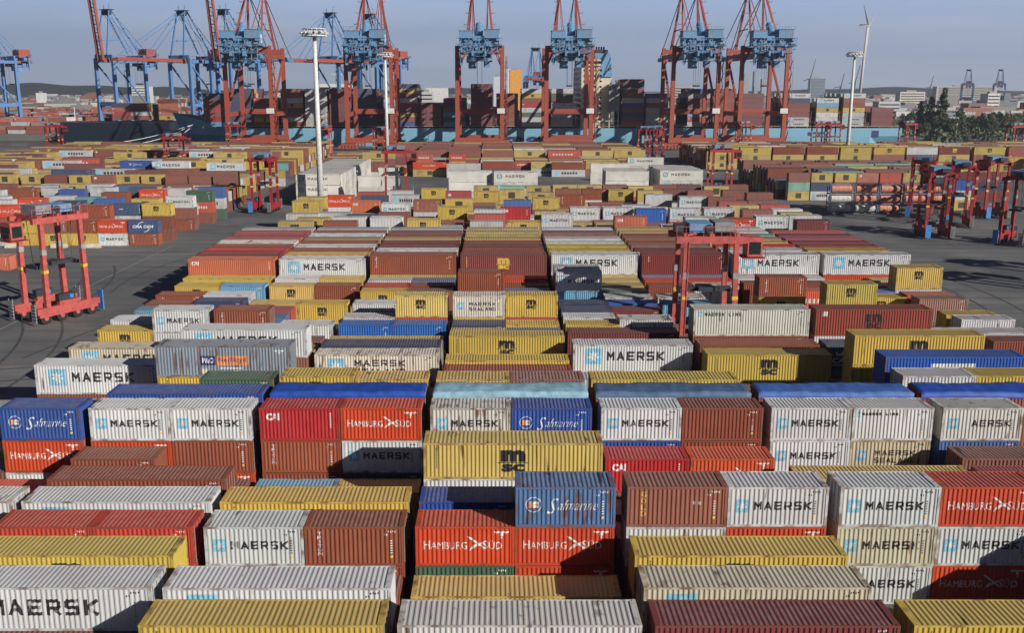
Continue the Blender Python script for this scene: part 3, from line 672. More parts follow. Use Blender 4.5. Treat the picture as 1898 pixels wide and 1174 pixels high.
-4.90;129.60;4;MB+|long maroon container with yellow logo, topmost in front block;BR+;BR
-4.90;133.20;4;BR;BR;BR
-4.90;136.80;4;BR|long brown container, topmost, below it maroon one;BR;BR
-4.90;140.40;4;BRm|long dark maroon container, topmost, left of it dull tan-yellow one;BR;BR
-4.90;144.00;4;BR|long brown container, topmost, right of it dirty pale grey one;BR;BR
-4.90;147.60;4;MY;BR;BR
-4.90;151.20;4;MT|long dull tan-yellow container with black logo, topmost, left of it navy one;BR;BR
-4.90;154.80;4;MT;BR;BR
-4.90;158.40;4;MT;BR;BR
7.97;129.60;4;MW+|long light grey container with dark lettering, topmost in front block, left of it yellow one;MY+;BR
7.97;133.20;4;PWd;BR;BR
7.97;136.80;4;MY|long yellow container with black logo, topmost, below it light grey one, above it yellow one;BR;BR
7.97;140.40;4;MY|long yellow container with black logo, topmost, left of it dirty pale grey one;BR;BR
7.97;144.00;4;PW|long pale grey container, topmost, below it yellow one;BR;BR
7.97;147.60;4;PWd;BR;BR
7.97;151.20;4;BRp|long pinkish brown container, topmost, left of it navy one;BR;BR
7.97;154.80;4;BRm;BR;BR
7.97;158.40;4;PW;BR;BR
20.84;129.60;4;BRt+|long dark maroon container with vertical white lettering, topmost;SFl+;BR
20.84;133.20;4;MW;BR;BR
20.84;136.80;4;BRm|long dark maroon container, topmost, left of it pinkish brown one;BR;BR
20.84;140.40;4;BRp|long pinkish brown container, topmost, left of it yellow one;BR;BR
20.84;144.00;4;BR|long brown container, topmost, below it pinkish brown one;BR;BR
20.84;147.60;4;BR;BR;BR
20.84;151.20;4;BR|long brown container, topmost, right of it mint green one;BR;BR
20.84;154.80;4;MT;BR;BR
20.84;158.40;4;MY;BR;BR
33.71;129.60;4;MW+|long light grey container with dark lettering, topmost, below it rust brown one;HS+;BR
33.71;133.20;4;MY;BR;BR
33.71;136.80;4;PW|long pale grey container, topmost, right of it yellow one;BR;BR
33.71;140.40;4;HS|long orange-red container with white lettering, topmost, left of it pinkish brown one;BR;BR
33.71;144.00;4;MT|long dull tan-yellow container with black logo, topmost, left of it brown one;BR;BR
33.71;147.60;4;BRp;BR;BR
33.71;151.20;4;GRl|long mint green container, topmost;BR;BR
33.71;154.80;4;PWd;BR;BR
33.71;158.40;4;PWd;BR;BR
46.58;129.60;4;MW+|long light grey container with dark lettering, topmost, open ground to its right;HS+|long orange-red container with white lettering, second from top;BR
46.58;133.20;4;BR;MY;BR
46.58;136.80;4;MY|long yellow container with black logo, topmost, open ground to its right;BR;BR
46.58;140.40;4;BR|long brown container, topmost, left of it orange-red one;BR;BR
46.58;144.00;4;CAIm|long crimson container with white initials, topmost, left of it dull tan-yellow one;BR;BR
46.58;147.60;4;CAIm;BR;BR
46.58;151.20;4;CAIm|long crimson container with white initials, topmost, left of it mint green one;BR;BR
46.58;154.80;4;HSn;BR;BR
-43.56;198.82;2;MYm|short yellow container with black logo, topmost, below it dirty pale grey one;BR;BR
-43.64;205.92;2;MY;BR;MW
-30.97;198.82;2;CAIo|short faded orange container with white initials, topmost, left of it orange-red one;BR;PW
-24.03;194.97;2;MW|short light grey container with dark lettering, topmost, left of it faded orange one;BR;NV
-30.19;208.04;2;NV;BR;BR
-17.73;200.80;2;GOLD|short brown container with vertical yellow lettering, topmost in middle block;PW;NV
-23.42;210.20;2;MW;BR;MY
-11.74;188.58;2;MY|short yellow container with black logo, topmost in middle block, left of it pale grey one;MY;MY
-10.96;202.81;2;MY;BR;MW
-17.80;224.16;2;MY|short yellow container with black logo, topmost, right of it red one;BR;BR
-11.64;218.13;2;CAI;MY;HS
-23.43;173.12;2;PW|short pale grey container, topmost, left of it navy one;BR;BR
-30.40;173.12;2;PW;BR;MY
-31.26;167.33;2;BR;NV;NV
-36.95;171.64;2;MY;BR;MY
-39.37;167.33;2;MT;HS;MY
-40.20;177.73;2;PWd;NV;BR
-34.17;179.32;2;PWd;MY;HS
-28.39;176.02;2;NV;BR;NV
-16.29;170.18;2;MT|short dull tan-yellow container with black logo, topmost, left of it brown one;BR;HS
-22.68;179.32;2;BR;BR;PW
-5.06;218.13;2;MYm|short yellow container with black logo, topmost, left of it red one;MY;BR
0.89;221.43;2;MYm;MY;NV
7.64;215.81;2;MYm;MY;PW
14.47;222.93;2;BR;MY;BR
20.80;222.93;2;BR|short brown container, topmost in middle block;PW;MY
26.99;221.71;2;MYm|short yellow container with black logo, topmost in middle block, left of it brown one;BR;HS
33.57;219.31;2;MY;MW;MY
8.21;204.87;2;MYm|short yellow container with black logo, topmost, left of it bright blue one;BR;MY
14.27;210.20;2;BRT|short rust brown container with vertical white lettering, topmost in middle block;BR;BR
1.74;199.80;2;BL;BR;HS
1.09;187.70;2;CAI|short red container with white initials, topmost in middle block;BR;MT
-4.02;176.94;2;HSn;NV;MW
-4.18;184.26;2;PWd;MT;MT
8.91;177.73;2;MW|short light grey container with dark lettering, topmost in middle block, above it dull tan-yellow one;MY;MW
15.19;187.70;2;MW|short light grey container with dark lettering, topmost, below it dull tan-yellow one;MY;BR
21.85;187.70;2;MW|short light grey container with dark lettering, topmost, right of it bright blue one;BR;HS
28.13;185.11;2;BL|short bright blue container, topmost in middle block;BR;PW
35.08;185.96;2;MW|short light grey container with dark lettering, topmost, left of it bright blue one;BR;HS
42.20;186.83;2;MW|short light grey container with dark lettering, topmost, right of it dull tan-yellow one;BR;MY
22.51;173.87;2;CAIo|short faded orange container with white initials, topmost, left of it rust brown one;BR;MT
7.70;181.03;2;MT;MW;MT
2.15;167.33;2;MT|short dull tan-yellow container with black logo, topmost, left of it orange-red one;BR;MY
-4.59;167.33;2;PWd;MY;NV
34.21;211.30;2;PW|short pale grey container, topmost in middle block, left of it yellow one;BR;PW
41.10;206.97;2;MW|short light grey container with dark lettering, topmost, left of it pale grey one;BR;MW
47.23;205.92;2;BR;PW;MT
47.72;197.84;2;HSn;NV;BR
54.45;199.80;2;BR;MY;MW
55.00;192.18;2;HSn;MW;MW
55.40;185.11;2;PW;MT;MT
48.40;191.27;2;MT;MY;MY
49.03;183.42;2;BR;BR;MT
55.28;179.32;2;MY;MY;BR
35.55;173.12;2;PW|short pale grey container, topmost in middle block, left of it light grey one;BR;MT
41.99;170.90;2;HS|short orange-red container with white lettering, topmost in middle block, left of it pale grey one;BR;NV
49.29;174.63;2;MW|short light grey container with dark lettering, topmost in middle block, below it orange-red one;MW;BR
55.84;175.40;2;MW;MT;MW
55.16;168.74;2;BRm|short dark maroon container, topmost in middle block;PW;MY
45.40;219.31;2;BR;MT;BR
53.95;220.50;2;BR;HS;BR
40.36;222.61;2;BRm;PW;HS
58.16;214.66;2;BR;NV;NV
-5.34;230.53;2;MT;MT;MY
1.20;230.53;2;GRl;PW;MT
7.61;230.53;2;MT;NV;BR
14.45;233.18;2;MT;PW;NV
20.66;233.18;2;MT;BR;NV
27.01;233.18;2;BR;MW;NV
32.90;229.88;2;MT;HS;PW
39.43;233.18;2;BR;MY;PW
45.64;233.18;2;BRm;PW;HS
51.58;229.88;2;MT;HS;BR
57.33;233.18;2;BR;MT;PW
-39.21;366.91;4;BRT;BR;BR
-30.36;370.21;4;BR;MY;BR
-17.92;366.91;4;BR;MY;BR
-5.06;366.91;4;BR;MY;PW
7.38;366.91;4;MYm;BR;NV
20.48;363.68;4;HS;PW;MW
33.94;366.91;4;MYm;PW;MW
47.01;370.20;4;MYm;MY;PW
-30.03;340.68;4;HS|long orange-red container, topmost;MYm
-17.41;335.66;4;PWd;PW
-29.20;345.39;2;HS;MY;BR
-17.08;345.39;2;HS;MY;MT
-4.75;343.25;4;BR|long brown container, topmost in far yard, left of it dirty pale grey one;NV
7.17;346.55;2;HS;NV
13.15;343.25;4;MYm;MW
20.56;339.95;4;BR|long brown container, topmost in far yard, left of it yellow one;MW
-50.53;357.37;4;MYm;BR;NV
-170.56;366.91;4;MW;HS;NV
-158.24;370.20;4;BRT;BR;MY
-145.44;357.37;4;MYm;BR;MT
-131.36;360.50;4;BRT;PW;NV
-117.69;360.50;4;MW;SF;BR
-107.33;357.20;4;MYm;BR;HS
-94.89;360.50;4;BR;MY;MY
-151.80;313.78;4;MW;PW;HS
-138.33;300.01;4;MB;PW;MT
-149.20;321.13;4;HS;BR;PW
-125.96;313.78;4;SF|long royal blue container, topmost;MW;MY
-113.89;310.48;4;MW|long light grey container with dark lettering, topmost, left of it royal blue one;PW;MW
-107.26;313.78;4;MY;BR;BR
-94.03;304.47;4;MW|long light grey container with dark lettering, topmost in left yard, left of it yellow one;MW;MY
-85.10;309.05;4;MY|long yellow container, topmost;BR;BR
-132.03;277.64;4;NV|long navy container, topmost in left yard;BR;PW
-121.30;280.94;4;MW;BR;MY
-109.51;275.77;4;BR;MW;BR
-101.98;281.46;4;BR;MY;HS
-80.85;335.66;2;GRt;NV
-75.48;306.28;2;MYm;PW
-91.47;160.89;2;CAIo|short faded orange container with white initials, topmost in front block
-140.58;261.64;2;MYm;BR;BR
-133.02;261.64;2;MYm;BR;MW
-125.73;259.98;2;BR;BR;MW
-118.82;259.98;2;MYm;BR;MT
-112.36;259.98;2;BRT;MY;MY
-106.27;261.64;2;MYm;BR;MT
-99.31;261.64;2;MYm;BR;MT
-91.93;259.98;2;BR;BR;MT
-85.47;259.98;2;BR;BR;MT
-78.56;259.98;2;BR;BR;BR
-117.30;225.41;2;BR|short brown container, topmost, right of it pale grey one;BR;MY
-109.46;225.41;2;PW;PW;MY
-104.37;222.11;2;SF;MT;MW
-98.76;226.67;2;PW;BR;MT
-91.51;215.81;2;BR;PW;BR
-84.96;221.71;2;HS|short orange-red container with white lettering, topmost, left of it navy one;HS;MW
-80.29;225.01;2;PW;PW;BR
-72.37;226.67;2;BL;MW;GR
-72.87;219.31;2;GR|short dark green container, topmost in left yard;HS;BR
-105.14;203.84;2;HS|short orange-red container with white lettering, topmost in left yard, left of it pale grey one;MY;MY
-110.58;200.54;2;PW;BR;MW
-100.73;208.04;2;PW;PW;MW
-93.27;205.92;2;GRt;HS;MW
-87.73;202.62;2;BL;HS;HS
-79.53;202.81;2;MY;MY;HS
-73.79;208.04;2;MW|short light grey container with dark lettering, topmost in left yard;BR;BR|short brown container, third from top in left yard
-94.52;198.82;2;NV|short navy container, topmost, left of it pale grey one;NV;HS
-85.79;191.27;2;BR|short brown container, topmost, left of it navy one;HS;MT
-80.04;194.57;2;NVt|short navy container, topmost in left yard, left of it brown one;MW;BR
-74.02;194.03;2;MY|short yellow container with black logo, topmost in left yard, left of it navy one;BR;BR
-103.04;191.27;2;HS|short orange-red container with white lettering, topmost, cut by left edge of view;BR;MT
-74.61;187.41;2;CMA|short navy container with white lettering, topmost in left yard;BRT|short rust brown container with vertical white lettering, second from top in left yard
-80.85;187.41;2;HS|short orange-red container with white lettering, topmost in left yard, left of it brown one;MW|short light grey container with dark lettering, second from top in left yard
-86.86;187.41;2;BR|short brown container, topmost in left yard, right of it orange-red one;MYm|short yellow container with black logo, second from top, right of it light grey one
-92.99;187.41;2;GOLD|short brown container with vertical yellow lettering, topmost in left yard;MY|short yellow container with black logo, second from top in left yard, farthest such
-99.12;187.41;2;MY|short yellow container with black logo, topmost in left yard, left of it orange-red one;MY|short yellow container with black logo, second from top, left of it light grey one
-105.13;187.41;2;HS;MW
-76.86;197.39;2;BR;BR
-83.19;197.39;2;MT;BR
84.11;372.73;4;MYm+|long yellow container with black logo in right yard, second nearest such;MYm+;MY+
97.38;372.73;4;MYm+|long yellow container with black logo, topmost, left of it yellow one, below it yellow one;MYm+;MY+
110.43;372.73;4;BR+|long brown container, topmost in right yard, left of it yellow one;MYm+;MY+
123.92;372.73;4;BR+|long brown container, topmost in right yard, left of it brown one;MYm+;MY+
137.19;372.73;4;MYm+|long yellow container with black logo in right yard, farthest such;MYm+;MY+
150.46;372.73;4;MYm+|long yellow container with black logo, topmost in right yard, right of it pale grey one;BR+;BR+
163.51;372.73;4;PW+|long pale grey container, topmost in right yard;MB+;CAI+
176.35;372.73;4;MB+|long maroon container with yellow logo, topmost in right yard;MYm+;BR+
190.26;372.73;4;MYm+|long yellow container with black logo, topmost, left of it maroon one;BR+;CAI+
203.96;372.73;4;BR+;CAI+;HS+
83.97;266.77;2;BR;GRl;MY
90.44;266.77;2;MYm;NV;MW
97.22;266.77;2;MYm;BR;MT
103.53;266.77;2;CAIo;BR;MW
110.00;266.77;2;HSn;BR;MW
116.63;266.77;2;MY;BR;MY
174.92;331.49;4;MYm|long yellow container with black logo, topmost in right yard, cut by right edge of view;MYm|long yellow container with black logo, second from top in right yard;BR
186.74;328.19;4;MYm;MYm;NV
116.82;251.94;2;NV|short navy container, topmost in right yard;NV;HS
119.75;244.39;2;BL|short bright blue container, topmost in right yard;PW|short pale grey container, second from top in right yard;MY
-54.02;252.43;4;RFm+|long white refrigerated container with blue emblem, topmost, open ground to its left;RFm+|long white refrigerated container with blue emblem, second from top;RFm+
-54.04;255.43;4;RF+;RF+;RF+
-54.03;258.43;4;RF+;RF+;RF+
-53.82;261.43;4;RF+;RF+;RF+
-53.68;264.43;4;RF+;RF+;RF+
-53.71;267.43;4;RF+;RF+;RF+
-53.89;270.43;4;RF+;RF+;RF+
-53.81;273.43;4;RF+;RF+;RF+
-53.73;276.43;4;RF+;RF+;RF+
-54.09;279.43;4;RF+;RF+;RF+
-53.80;282.43;4;RF+;RF+;RF+
-53.68;285.43;4;RF+;RF+;RF+
-53.74;288.43;4;RF+;RF+;RF+
-53.76;291.43;4;RF+;RF+;RF+
-53.90;294.43;4;RF+;RF+;RF+
-54.04;297.43;4;RF+;RF+;RF+
-53.74;300.43;4;RF+;RF+;RF+
-53.97;303.43;4;RF+;RF+;RF+
-53.73;306.43;4;RF+;RF+;RF+
-53.65;309.43;4;RF+;RF+;RF+
-36.38;246.87;2;RF+|short white refrigerated container, topmost;RF+;RF+
-34.51;274.46;2;RF+;RF+;RF+
-0.35;259.95;4;RFm+|long white refrigerated container with blue emblem, topmost, below it mint green one;RFm+;RFm+
-0.35;262.95;4;RF+;RF+;RF+
-13.07;261.68;4;RF+|long white refrigerated container, topmost, above it dirty pale grey one;RF+|long white refrigerated container, second from top;RF+
-13.18;264.68;4;RF+;RF+;RF+
31.16;263.43;4;RF+|long white refrigerated container, topmost, left of it white refrigerated one;RF+;RF+
31.14;266.43;4;RF+;RF+;RF+
31.15;269.43;4;RF+;RF+;RF+
31.53;272.43;4;RF+;RF+;RF+
29.63;290.65;4;RF+|long white refrigerated container, topmost, above it yellow one;RF+;RF+
46.82;265.21;4;RFm+|long white refrigerated container with blue emblem in white refrigerated group, third nearest such;RFm+;RFm+
47.16;268.21;4;RF+;RF+;RF+
47.23;271.21;4;RF+;RF+;RF+
47.07;274.21;4;RF+;RF+;RF+
46.92;277.21;4;RF+;RF+;RF+
47.02;280.21;4;RF+;RF+;RF+
46.81;283.21;4;RF+;RF+;RF+
44.71;316.24;4;RFm+|long white refrigerated container with blue emblem, topmost, left of it dark maroon one;RFm+;RFm+
-56.38;41.70;4;PW;MY
-43.51;41.70;4;NV+;MY
-30.64;41.70;4;BR
33.71;41.70;4;NV
46.58;41.70;2;MT
52.71;41.70;2;BR
59.45;41.70;2;MW+;NV
65.58;41.70;2;NV;BR
72.32;41.70;2;NV+
78.45;41.70;2;HS
-56.38;45.25;2;SFl;MY
-50.25;45.25;2;NV+;MY
-43.51;45.25;4;NV+
33.71;45.25;2;BR+;MY
39.84;45.25;2;SFl
46.58;45.25;4;HS;MY
59.45;45.25;4;MW
72.32;45.25;4;PW+;PW
-56.38;48.80;2;PW
-50.25;48.80;2;PW;PW
-43.51;48.80;2;BRT
-37.38;48.80;2;MY
33.71;48.80;4;PW+;BR
46.58;48.80;2;BR+;MY
52.71;48.80;2;BR+;MY
59.45;48.80;4;MT
72.32;48.80;4;BR+
-56.38;52.35;2;MT+
-50.25;52.35;2;BR;BR
-43.51;52.35;2;NV+
-37.38;52.35;2;MY
33.71;52.35;2;BR;MW
39.84;52.35;2;NV;PW
46.58;52.35;4;PW;MY
59.45;52.35;4;PW+;BR
72.32;52.35;4;PW+;BR
7.97;55.90;4;HS|long orange-red container with white lettering, topmost, left of it orange-red one
20.84;55.90;2;PW
26.97;55.90;2;BR
33.71;55.90;4;PW
46.58;55.90;2;MY;NV
52.71;55.90;2;BR;PW
59.45;55.90;2;BR;MT
65.58;55.90;2;MW
72.32;55.90;4;SFl+;HS
-43.51;59.45;2;SFl;NV
-37.38;59.45;2;NV
7.97;59.45;4;BR
46.58;59.45;2;MW
52.71;59.45;2;HS;MY
59.45;59.45;2;MW
65.58;59.45;2;MY+
72.32;59.45;4;MY;SFl
-43.51;63.00;4;HS|long orange-red container with white lettering, topmost, cut by left edge of view
-24.51;63.00;2;BR
-4.90;63.00;2;BR
1.23;63.00;2;SFl
26.97;63.00;2;HS+
46.58;63.00;4;HS;BR
59.45;63.00;2;MY+;PW
65.58;63.00;2;BR
72.32;63.00;2;BR+;MT
78.45;63.00;2;SFl;PW
-43.51;66.55;2;BR
39.84;66.55;2;PW
46.58;66.55;4;SFl;BR
59.45;66.55;4;PW+;MT
72.32;66.55;2;MY
78.45;66.55;2;MW+
-43.51;70.10;4;MY+
46.58;70.10;4;BR;SFl
59.45;70.10;2;HS+;BR
65.58;70.10;2;HS;PW
72.32;70.10;2;PW+
78.45;70.10;2;BR+;BR
-30.64;73.65;2;HS
20.84;73.65;2;NV+;BR
26.97;73.65;2;BR;SFl
46.58;73.65;2;PW+;BRT
52.71;73.65;2;BR+;MW
59.45;73.65;2;BR
65.58;73.65;2;MW+;HS
72.32;73.65;2;BR
78.45;73.65;2;MT+
-43.51;77.20;2;HS+
-37.38;77.20;2;BR
-30.64;77.20;2;BR+
-24.51;77.20;2;MY
-17.77;77.20;2;MW
-11.64;77.20;2;BR;BR
-4.90;77.20;2;MY+
1.23;77.20;2;HS+
7.97;77.20;2;HS
14.10;77.20;2;PW;SFl
20.84;77.20;4;BR+;MY
46.58;77.20;2;SFl+;PW
52.71;77.20;2;BRT;MY
59.45;77.20;4;MY;BRT
72.32;77.20;4;BR+;MT
-43.51;80.75;2;MW+
-37.38;80.75;2;BR+
-17.77;80.75;4;BR
-4.90;80.75;2;BR
1.23;80.75;2;MW
7.97;80.75;4;PW+;PW
20.84;80.75;2;PW
26.97;80.75;2;PW
33.71;80.75;2;BR+
39.84;80.75;2;NV+
46.58;80.75;4;BR+;MW
59.45;80.75;2;PW
65.58;80.75;2;MY;MY
72.32;80.75;4;PW+;MT
-30.64;84.30;4;BR+
-17.77;84.30;4;BR
7.97;84.30;2;BRT+
14.10;84.30;2;BR+
20.84;84.30;4;SFl+
46.58;84.30;4;BRT+;BRT
59.45;84.30;2;MY;PW
65.58;84.30;2;BR+;PW
72.32;84.30;4;MY;BR
-43.51;87.85;2;MY
-37.38;87.85;2;SFl
7.97;87.85;4;PW+
33.71;87.85;2;BR
39.84;87.85;2;PW
46.58;87.85;2;MW
52.71;87.85;2;BR
59.45;87.85;2;PW+;BR
65.58;87.85;2;MY;MT
72.32;87.85;4;NV+
-30.64;91.40;2;BR
-4.90;91.40;4;BR+
39.84;91.40;2;PW
46.58;91.40;2;MY
52.71;91.40;2;BR+
59.45;91.40;2;MW;NV
65.58;91.40;2;PW+;MY
72.32;91.40;4;PW+;PW
-43.51;94.95;2;PW
-37.38;94.95;2;PW
-30.64;94.95;2;MT+
7.97;94.95;2;BR+
14.10;94.95;2;BR
46.58;94.95;2;MY
-24.51;98.50;2;MT
-17.77;98.50;4;MW
20.84;98.50;2;MT
26.97;98.50;2;PW;PW
33.71;98.50;2;BR
39.84;98.50;2;MW
-37.38;102.05;2;MW+
-30.64;102.05;2;HS+
20.84;102.05;4;BR+
33.71;102.05;4;PW+;PW
46.58;102.05;2;BR
-43.51;105.60;4;BR
-24.51;105.60;2;BR
14.10;105.60;2;MY+
20.84;105.60;4;BR
33.71;105.60;4;MT+
46.58;105.60;2;MY+
-37.38;109.15;2;BR+
-24.51;109.15;2;MW+
-17.77;109.15;2;BR+
-11.64;109.15;2;HS+
-4.90;109.15;2;MY
1.23;109.15;2;SFl+;BRT
20.84;109.15;2;BRT+
26.97;109.15;2;MY;NV
33.71;109.15;2;SFl+
46.58;109.15;2;PW+
52.71;109.15;2;HS
-11.64;112.70;2;NV
-4.90;112.70;2;MY;PW
1.23;112.70;2;BR;BRT
26.97;112.70;2;PW+
33.71;112.70;4;MT+
46.58;112.70;2;MY+
-30.64;116.25;2;MY
-24.51;116.25;2;BR
-17.77;116.25;4;MY+
-4.90;116.25;2;MT+
1.23;116.25;2;MW+;BR
7.97;116.25;2;PW
26.97;116.25;2;BR+
39.84;116.25;2;BR
-43.51;119.80;4;MY
-30.64;119.80;4;MY+
-11.64;119.80;2;BR;MY
1.23;119.80;2;SFl;PW
20.84;119.80;2;HS+
26.97;119.80;2;PW
33.71;119.80;2;PW
-30.64;123.35;2;MT|short dull tan-yellow container with black logo, topmost in front block, right of it brown one;BR
-11.64;123.35;2;BR|short brown container, topmost, right of it brown one;SFl
-4.90;123.35;4;BR|long brown container, topmost, below it faded blue one;MT
33.71;123.35;4;BR+|long brown container, topmost in front block, left of it dirty pale grey one;MY
46.58;123.35;2;BRT;MW
52.71;123.35;2;BR;BRT
-43.51;126.90;4;MY+|long yellow container with black logo, topmost, open ground to its left;BR
-30.64;126.90;2;PW+|short pale grey container, topmost, right of it dull tan-yellow one;BRT
-24.51;126.90;2;MT+|short dull tan-yellow container with black logo, topmost, left of it pale grey one;SFl
-17.77;126.90;2;PW;HS
-11.64;126.90;2;SFl;BR
-4.90;126.90;2;MY;BRT
1.23;126.90;2;HS+|short orange-red container with white lettering, topmost, right of it yellow one;BR
7.97;126.90;2;MT+;PW
14.10;126.90;2;MY;MY
20.84;126.90;4;HS|long orange-red container with white lettering, topmost, left of it faded blue one;BRT
33.71;126.90;4;PW+;BR
46.58;126.90;2;PW
52.71;126.90;2;MY;MY
-38.00;163.00;2;PW;MW
-31.59;163.00;2;PW;MT
-25.18;163.00;2;MW+;NV
-18.77;163.00;2;SFl+;BRT
-12.36;163.00;2;HS+;MW
-5.95;163.00;2;MY;MY
0.46;163.00;2;SFl;BR
13.28;163.00;2;BR+;MY
19.69;163.00;2;BR;MW
26.10;163.00;2;BRT;MY
32.51;163.00;2;BR;MW
38.92;163.00;2;HS+;BR
45.33;163.00;2;SFl+;MY
-25.18;166.55;2;BR+;BR
-18.77;166.55;2;SFl;MY
-12.36;166.55;2;MY+;MW
13.28;166.55;2;MW;BR
19.69;166.55;2;MY+;MW
26.10;166.55;2;BRT;PW
32.51;166.55;2;PW+;HS
38.92;166.55;2;NV+;MW
45.33;166.55;2;BRT+;BR
-25.18;170.10;2;BR;MY
-5.95;170.10;2;NV;PW
0.46;170.10;2;SFl;HS
6.87;170.10;2;NV+;PW
13.28;170.10;2;MW;BR
19.69;170.10;2;SFl;MT
26.10;170.10;2;PW+;PW
32.51;170.10;2;MW+;SFl
-12.36;173.65;2;MY;MY
-5.95;173.65;2;BRT;PW
0.46;173.65;2;BRT;BRT
6.87;173.65;2;BR;PW
13.28;173.65;2;HS+;MY
-12.36;177.20;2;PW+;BRT
19.69;177.20;2;MW+;MY
32.51;177.20;2;PW+;MY
38.92;177.20;2;PW+;MT
-12.36;180.75;2;BR+;MY
-5.95;180.75;2;BRT+;BR
0.46;180.75;2;MW;BR
19.69;180.75;2;MY+;MT
26.10;180.75;2;BR;BRT
32.51;180.75;2;PW;BRT
38.92;180.75;2;MW;NV
45.33;180.75;2;HS;SFl
-38.00;184.30;2;MW+;BR
-31.59;184.30;2;BR;HS
-25.18;184.30;2;BR+;SFl
-18.77;184.30;2;BR;PW
-12.36;184.30;2;HS+;PW
6.87;184.30;2;BR;MW
13.28;184.30;2;MT;BR
19.69;184.30;2;BRT+;BR
-38.00;187.85;2;BR;MY
-31.59;187.85;2;BR+;MW
-25.18;187.85;2;MY;PW
-18.77;187.85;2;MY;MY
-38.00;191.40;2;NV+;MY
-31.59;191.40;2;MW;HS
-25.18;191.40;2;SFl+;MY
-18.77;191.40;2;BRT;BR
-12.36;191.40;2;NV+;MT
-5.95;191.40;2;BR;MY
0.46;191.40;2;BRT;NV
6.87;191.40;2;MW;MW
13.28;191.40;2;MY;BR
19.69;191.40;2;BR;MW;BR
26.10;191.40;2;MW;BR;PW
32.51;191.40;2;NV+;SFl
38.92;191.40;2;BR+;PW
-38.00;194.95;2;HS;MT
-31.59;194.95;2;MT+;SFl
-12.36;194.95;2;MW;PW
-5.95;194.95;2;HS;BRT
0.46;194.95;2;MY+;BR
6.87;194.95;2;MW;MW
13.28;194.95;2;MY;BR
19.69;194.95;2;HS;SFl;SFl
26.10;194.95;2;SFl;BRT
32.51;194.95;2;HS+;MW
38.92;194.95;2;SFl;BR
45.33;194.95;2;PW;MY
-5.95;198.50;2;MT+;BR
13.28;198.50;2;HS+;MW
19.69;198.50;2;PW;MW
26.10;198.50;2;PW+;BRT
32.51;198.50;2;MY+;MY
38.92;198.50;2;MT+;SFl
-31.59;202.05;2;MT+;PW
13.28;202.05;2;MT+;BRT
19.69;202.05;2;SFl+;BR
26.10;202.05;2;MT;BRT
32.51;202.05;2;BRT;MT
38.92;202.05;2;PW+;NV
45.33;202.05;2;MY+;BRT
-18.77;205.60;2;MY;MT
-12.36;205.60;2;MY;MT
-5.95;205.60;2;NV+;BR
0.46;205.60;2;MY;PW
19.69;205.60;2;HS+;NV
26.10;205.60;2;BR;BR
32.51;205.60;2;PW+;BRT
-38.00;209.15;2;HS|short orange-red container with white lettering, topmost, left of it yellow one;PW;BR
-12.36;209.15;2;BR;PW
-5.95;209.15;2;BR;BR
0.46;209.15;2;MT+;MT
6.87;209.15;2;PW+;BR
26.10;209.15;2;MY;BR
-38.00;212.70;2;BR+;BR
-31.59;212.70;2;HS+;BR;MT
-12.36;212.70;2;MY;PW
-5.95;212.70;2;BR+;HS
0.46;212.70;2;SFl;MY
6.87;212.70;2;BR+;NV
26.10;212.70;2;MY;BRT
45.33;212.70;2;BR+;BR
-38.00;216.25;2;MW;SFl
-31.59;216.25;2;HS;PW;PW
-25.18;216.25;2;PW+;BR;HS
-18.77;216.25;2;HS;SFl
19.69;216.25;2;MY;BR
26.10;216.25;2;BRT;HS
38.92;216.25;2;MW;BR
45.33;216.25;2;HS;BR
-200.00;192.50;2;SFl;BR;BR
-193.44;192.50;2;HS;BR;MY
-186.88;192.50;2;MY;MT;MY
-180.32;192.50;2;BR+;PW;HS
-173.76;192.50;2;MW;BRT;MW
-167.20;192.50;2;BR+;MY;BRT
-160.64;192.50;2;MY+;MY;BR
-154.08;192.50;2;BR;SFl;MY
-147.52;192.50;2;BRT+;NV;PW
-140.96;192.50;2;BR+;PW;PW
-134.40;192.50;2;MT+;BR;BR
-127.84;192.50;2;SFl;BR;MY
-121.28;192.50;2;BRT+;MY
-114.72;192.50;2;MT;MY;MY
-95.04;192.50;2;SFl+;BR
-200.00;196.05;2;MW+;HS;BR
-193.44;196.05;2;BR+;MW
-186.88;196.05;2;BR+;BR;SFl
-180.32;196.05;2;PW;NV;HS
-173.76;196.05;2;SFl+;MY;PW
-167.20;196.05;2;MY;BR
-160.64;196.05;2;NV;BRT;NV
-154.08;196.05;2;MY;MT;BR
-147.52;196.05;2;BR;BR;SFl
-140.96;196.05;2;NV+;MY;SFl
-134.40;196.05;2;SFl;BR;BR
-127.84;196.05;2;BR+;BR;BR
-121.28;196.05;2;MY;BR;MW
-114.72;196.05;2;BR;MW
-108.16;196.05;2;PW;BR
-101.60;196.05;2;PW;SFl
-95.04;196.05;2;PW+;NV
-200.00;199.60;2;MY+;PW;MW
-193.44;199.60;2;BR;PW;PW
-186.88;199.60;2;BR;PW;PW
-180.32;199.60;2;BRT;BR
-173.76;199.60;2;MW+;MT;MY
-167.20;199.60;2;MT;BR
-160.64;199.60;2;MY+;BR;MY
-154.08;199.60;2;BR;BR;MT
-147.52;199.60;2;BR+;HS
-140.96;199.60;2;BR+;NV
-134.40;199.60;2;MT+;MY;MY
-127.84;199.60;2;HS+;MT;SFl
-121.28;199.60;2;NV;SFl;PW
-101.60;199.60;2;HS+;MY
-200.00;203.15;2;NV;NV;PW
-193.44;203.15;2;BR+;MY;PW
-186.88;203.15;2;MY+;MY;BR
-180.32;203.15;2;MT;PW;HS
-173.76;203.15;2;PW+;SFl;BRT
-167.20;203.15;2;PW;PW;MW
-160.64;203.15;2;NV+;BR;SFl
-154.08;203.15;2;MY+;BRT
-147.52;203.15;2;PW;BR;BR
-140.96;203.15;2;HS;PW;MT
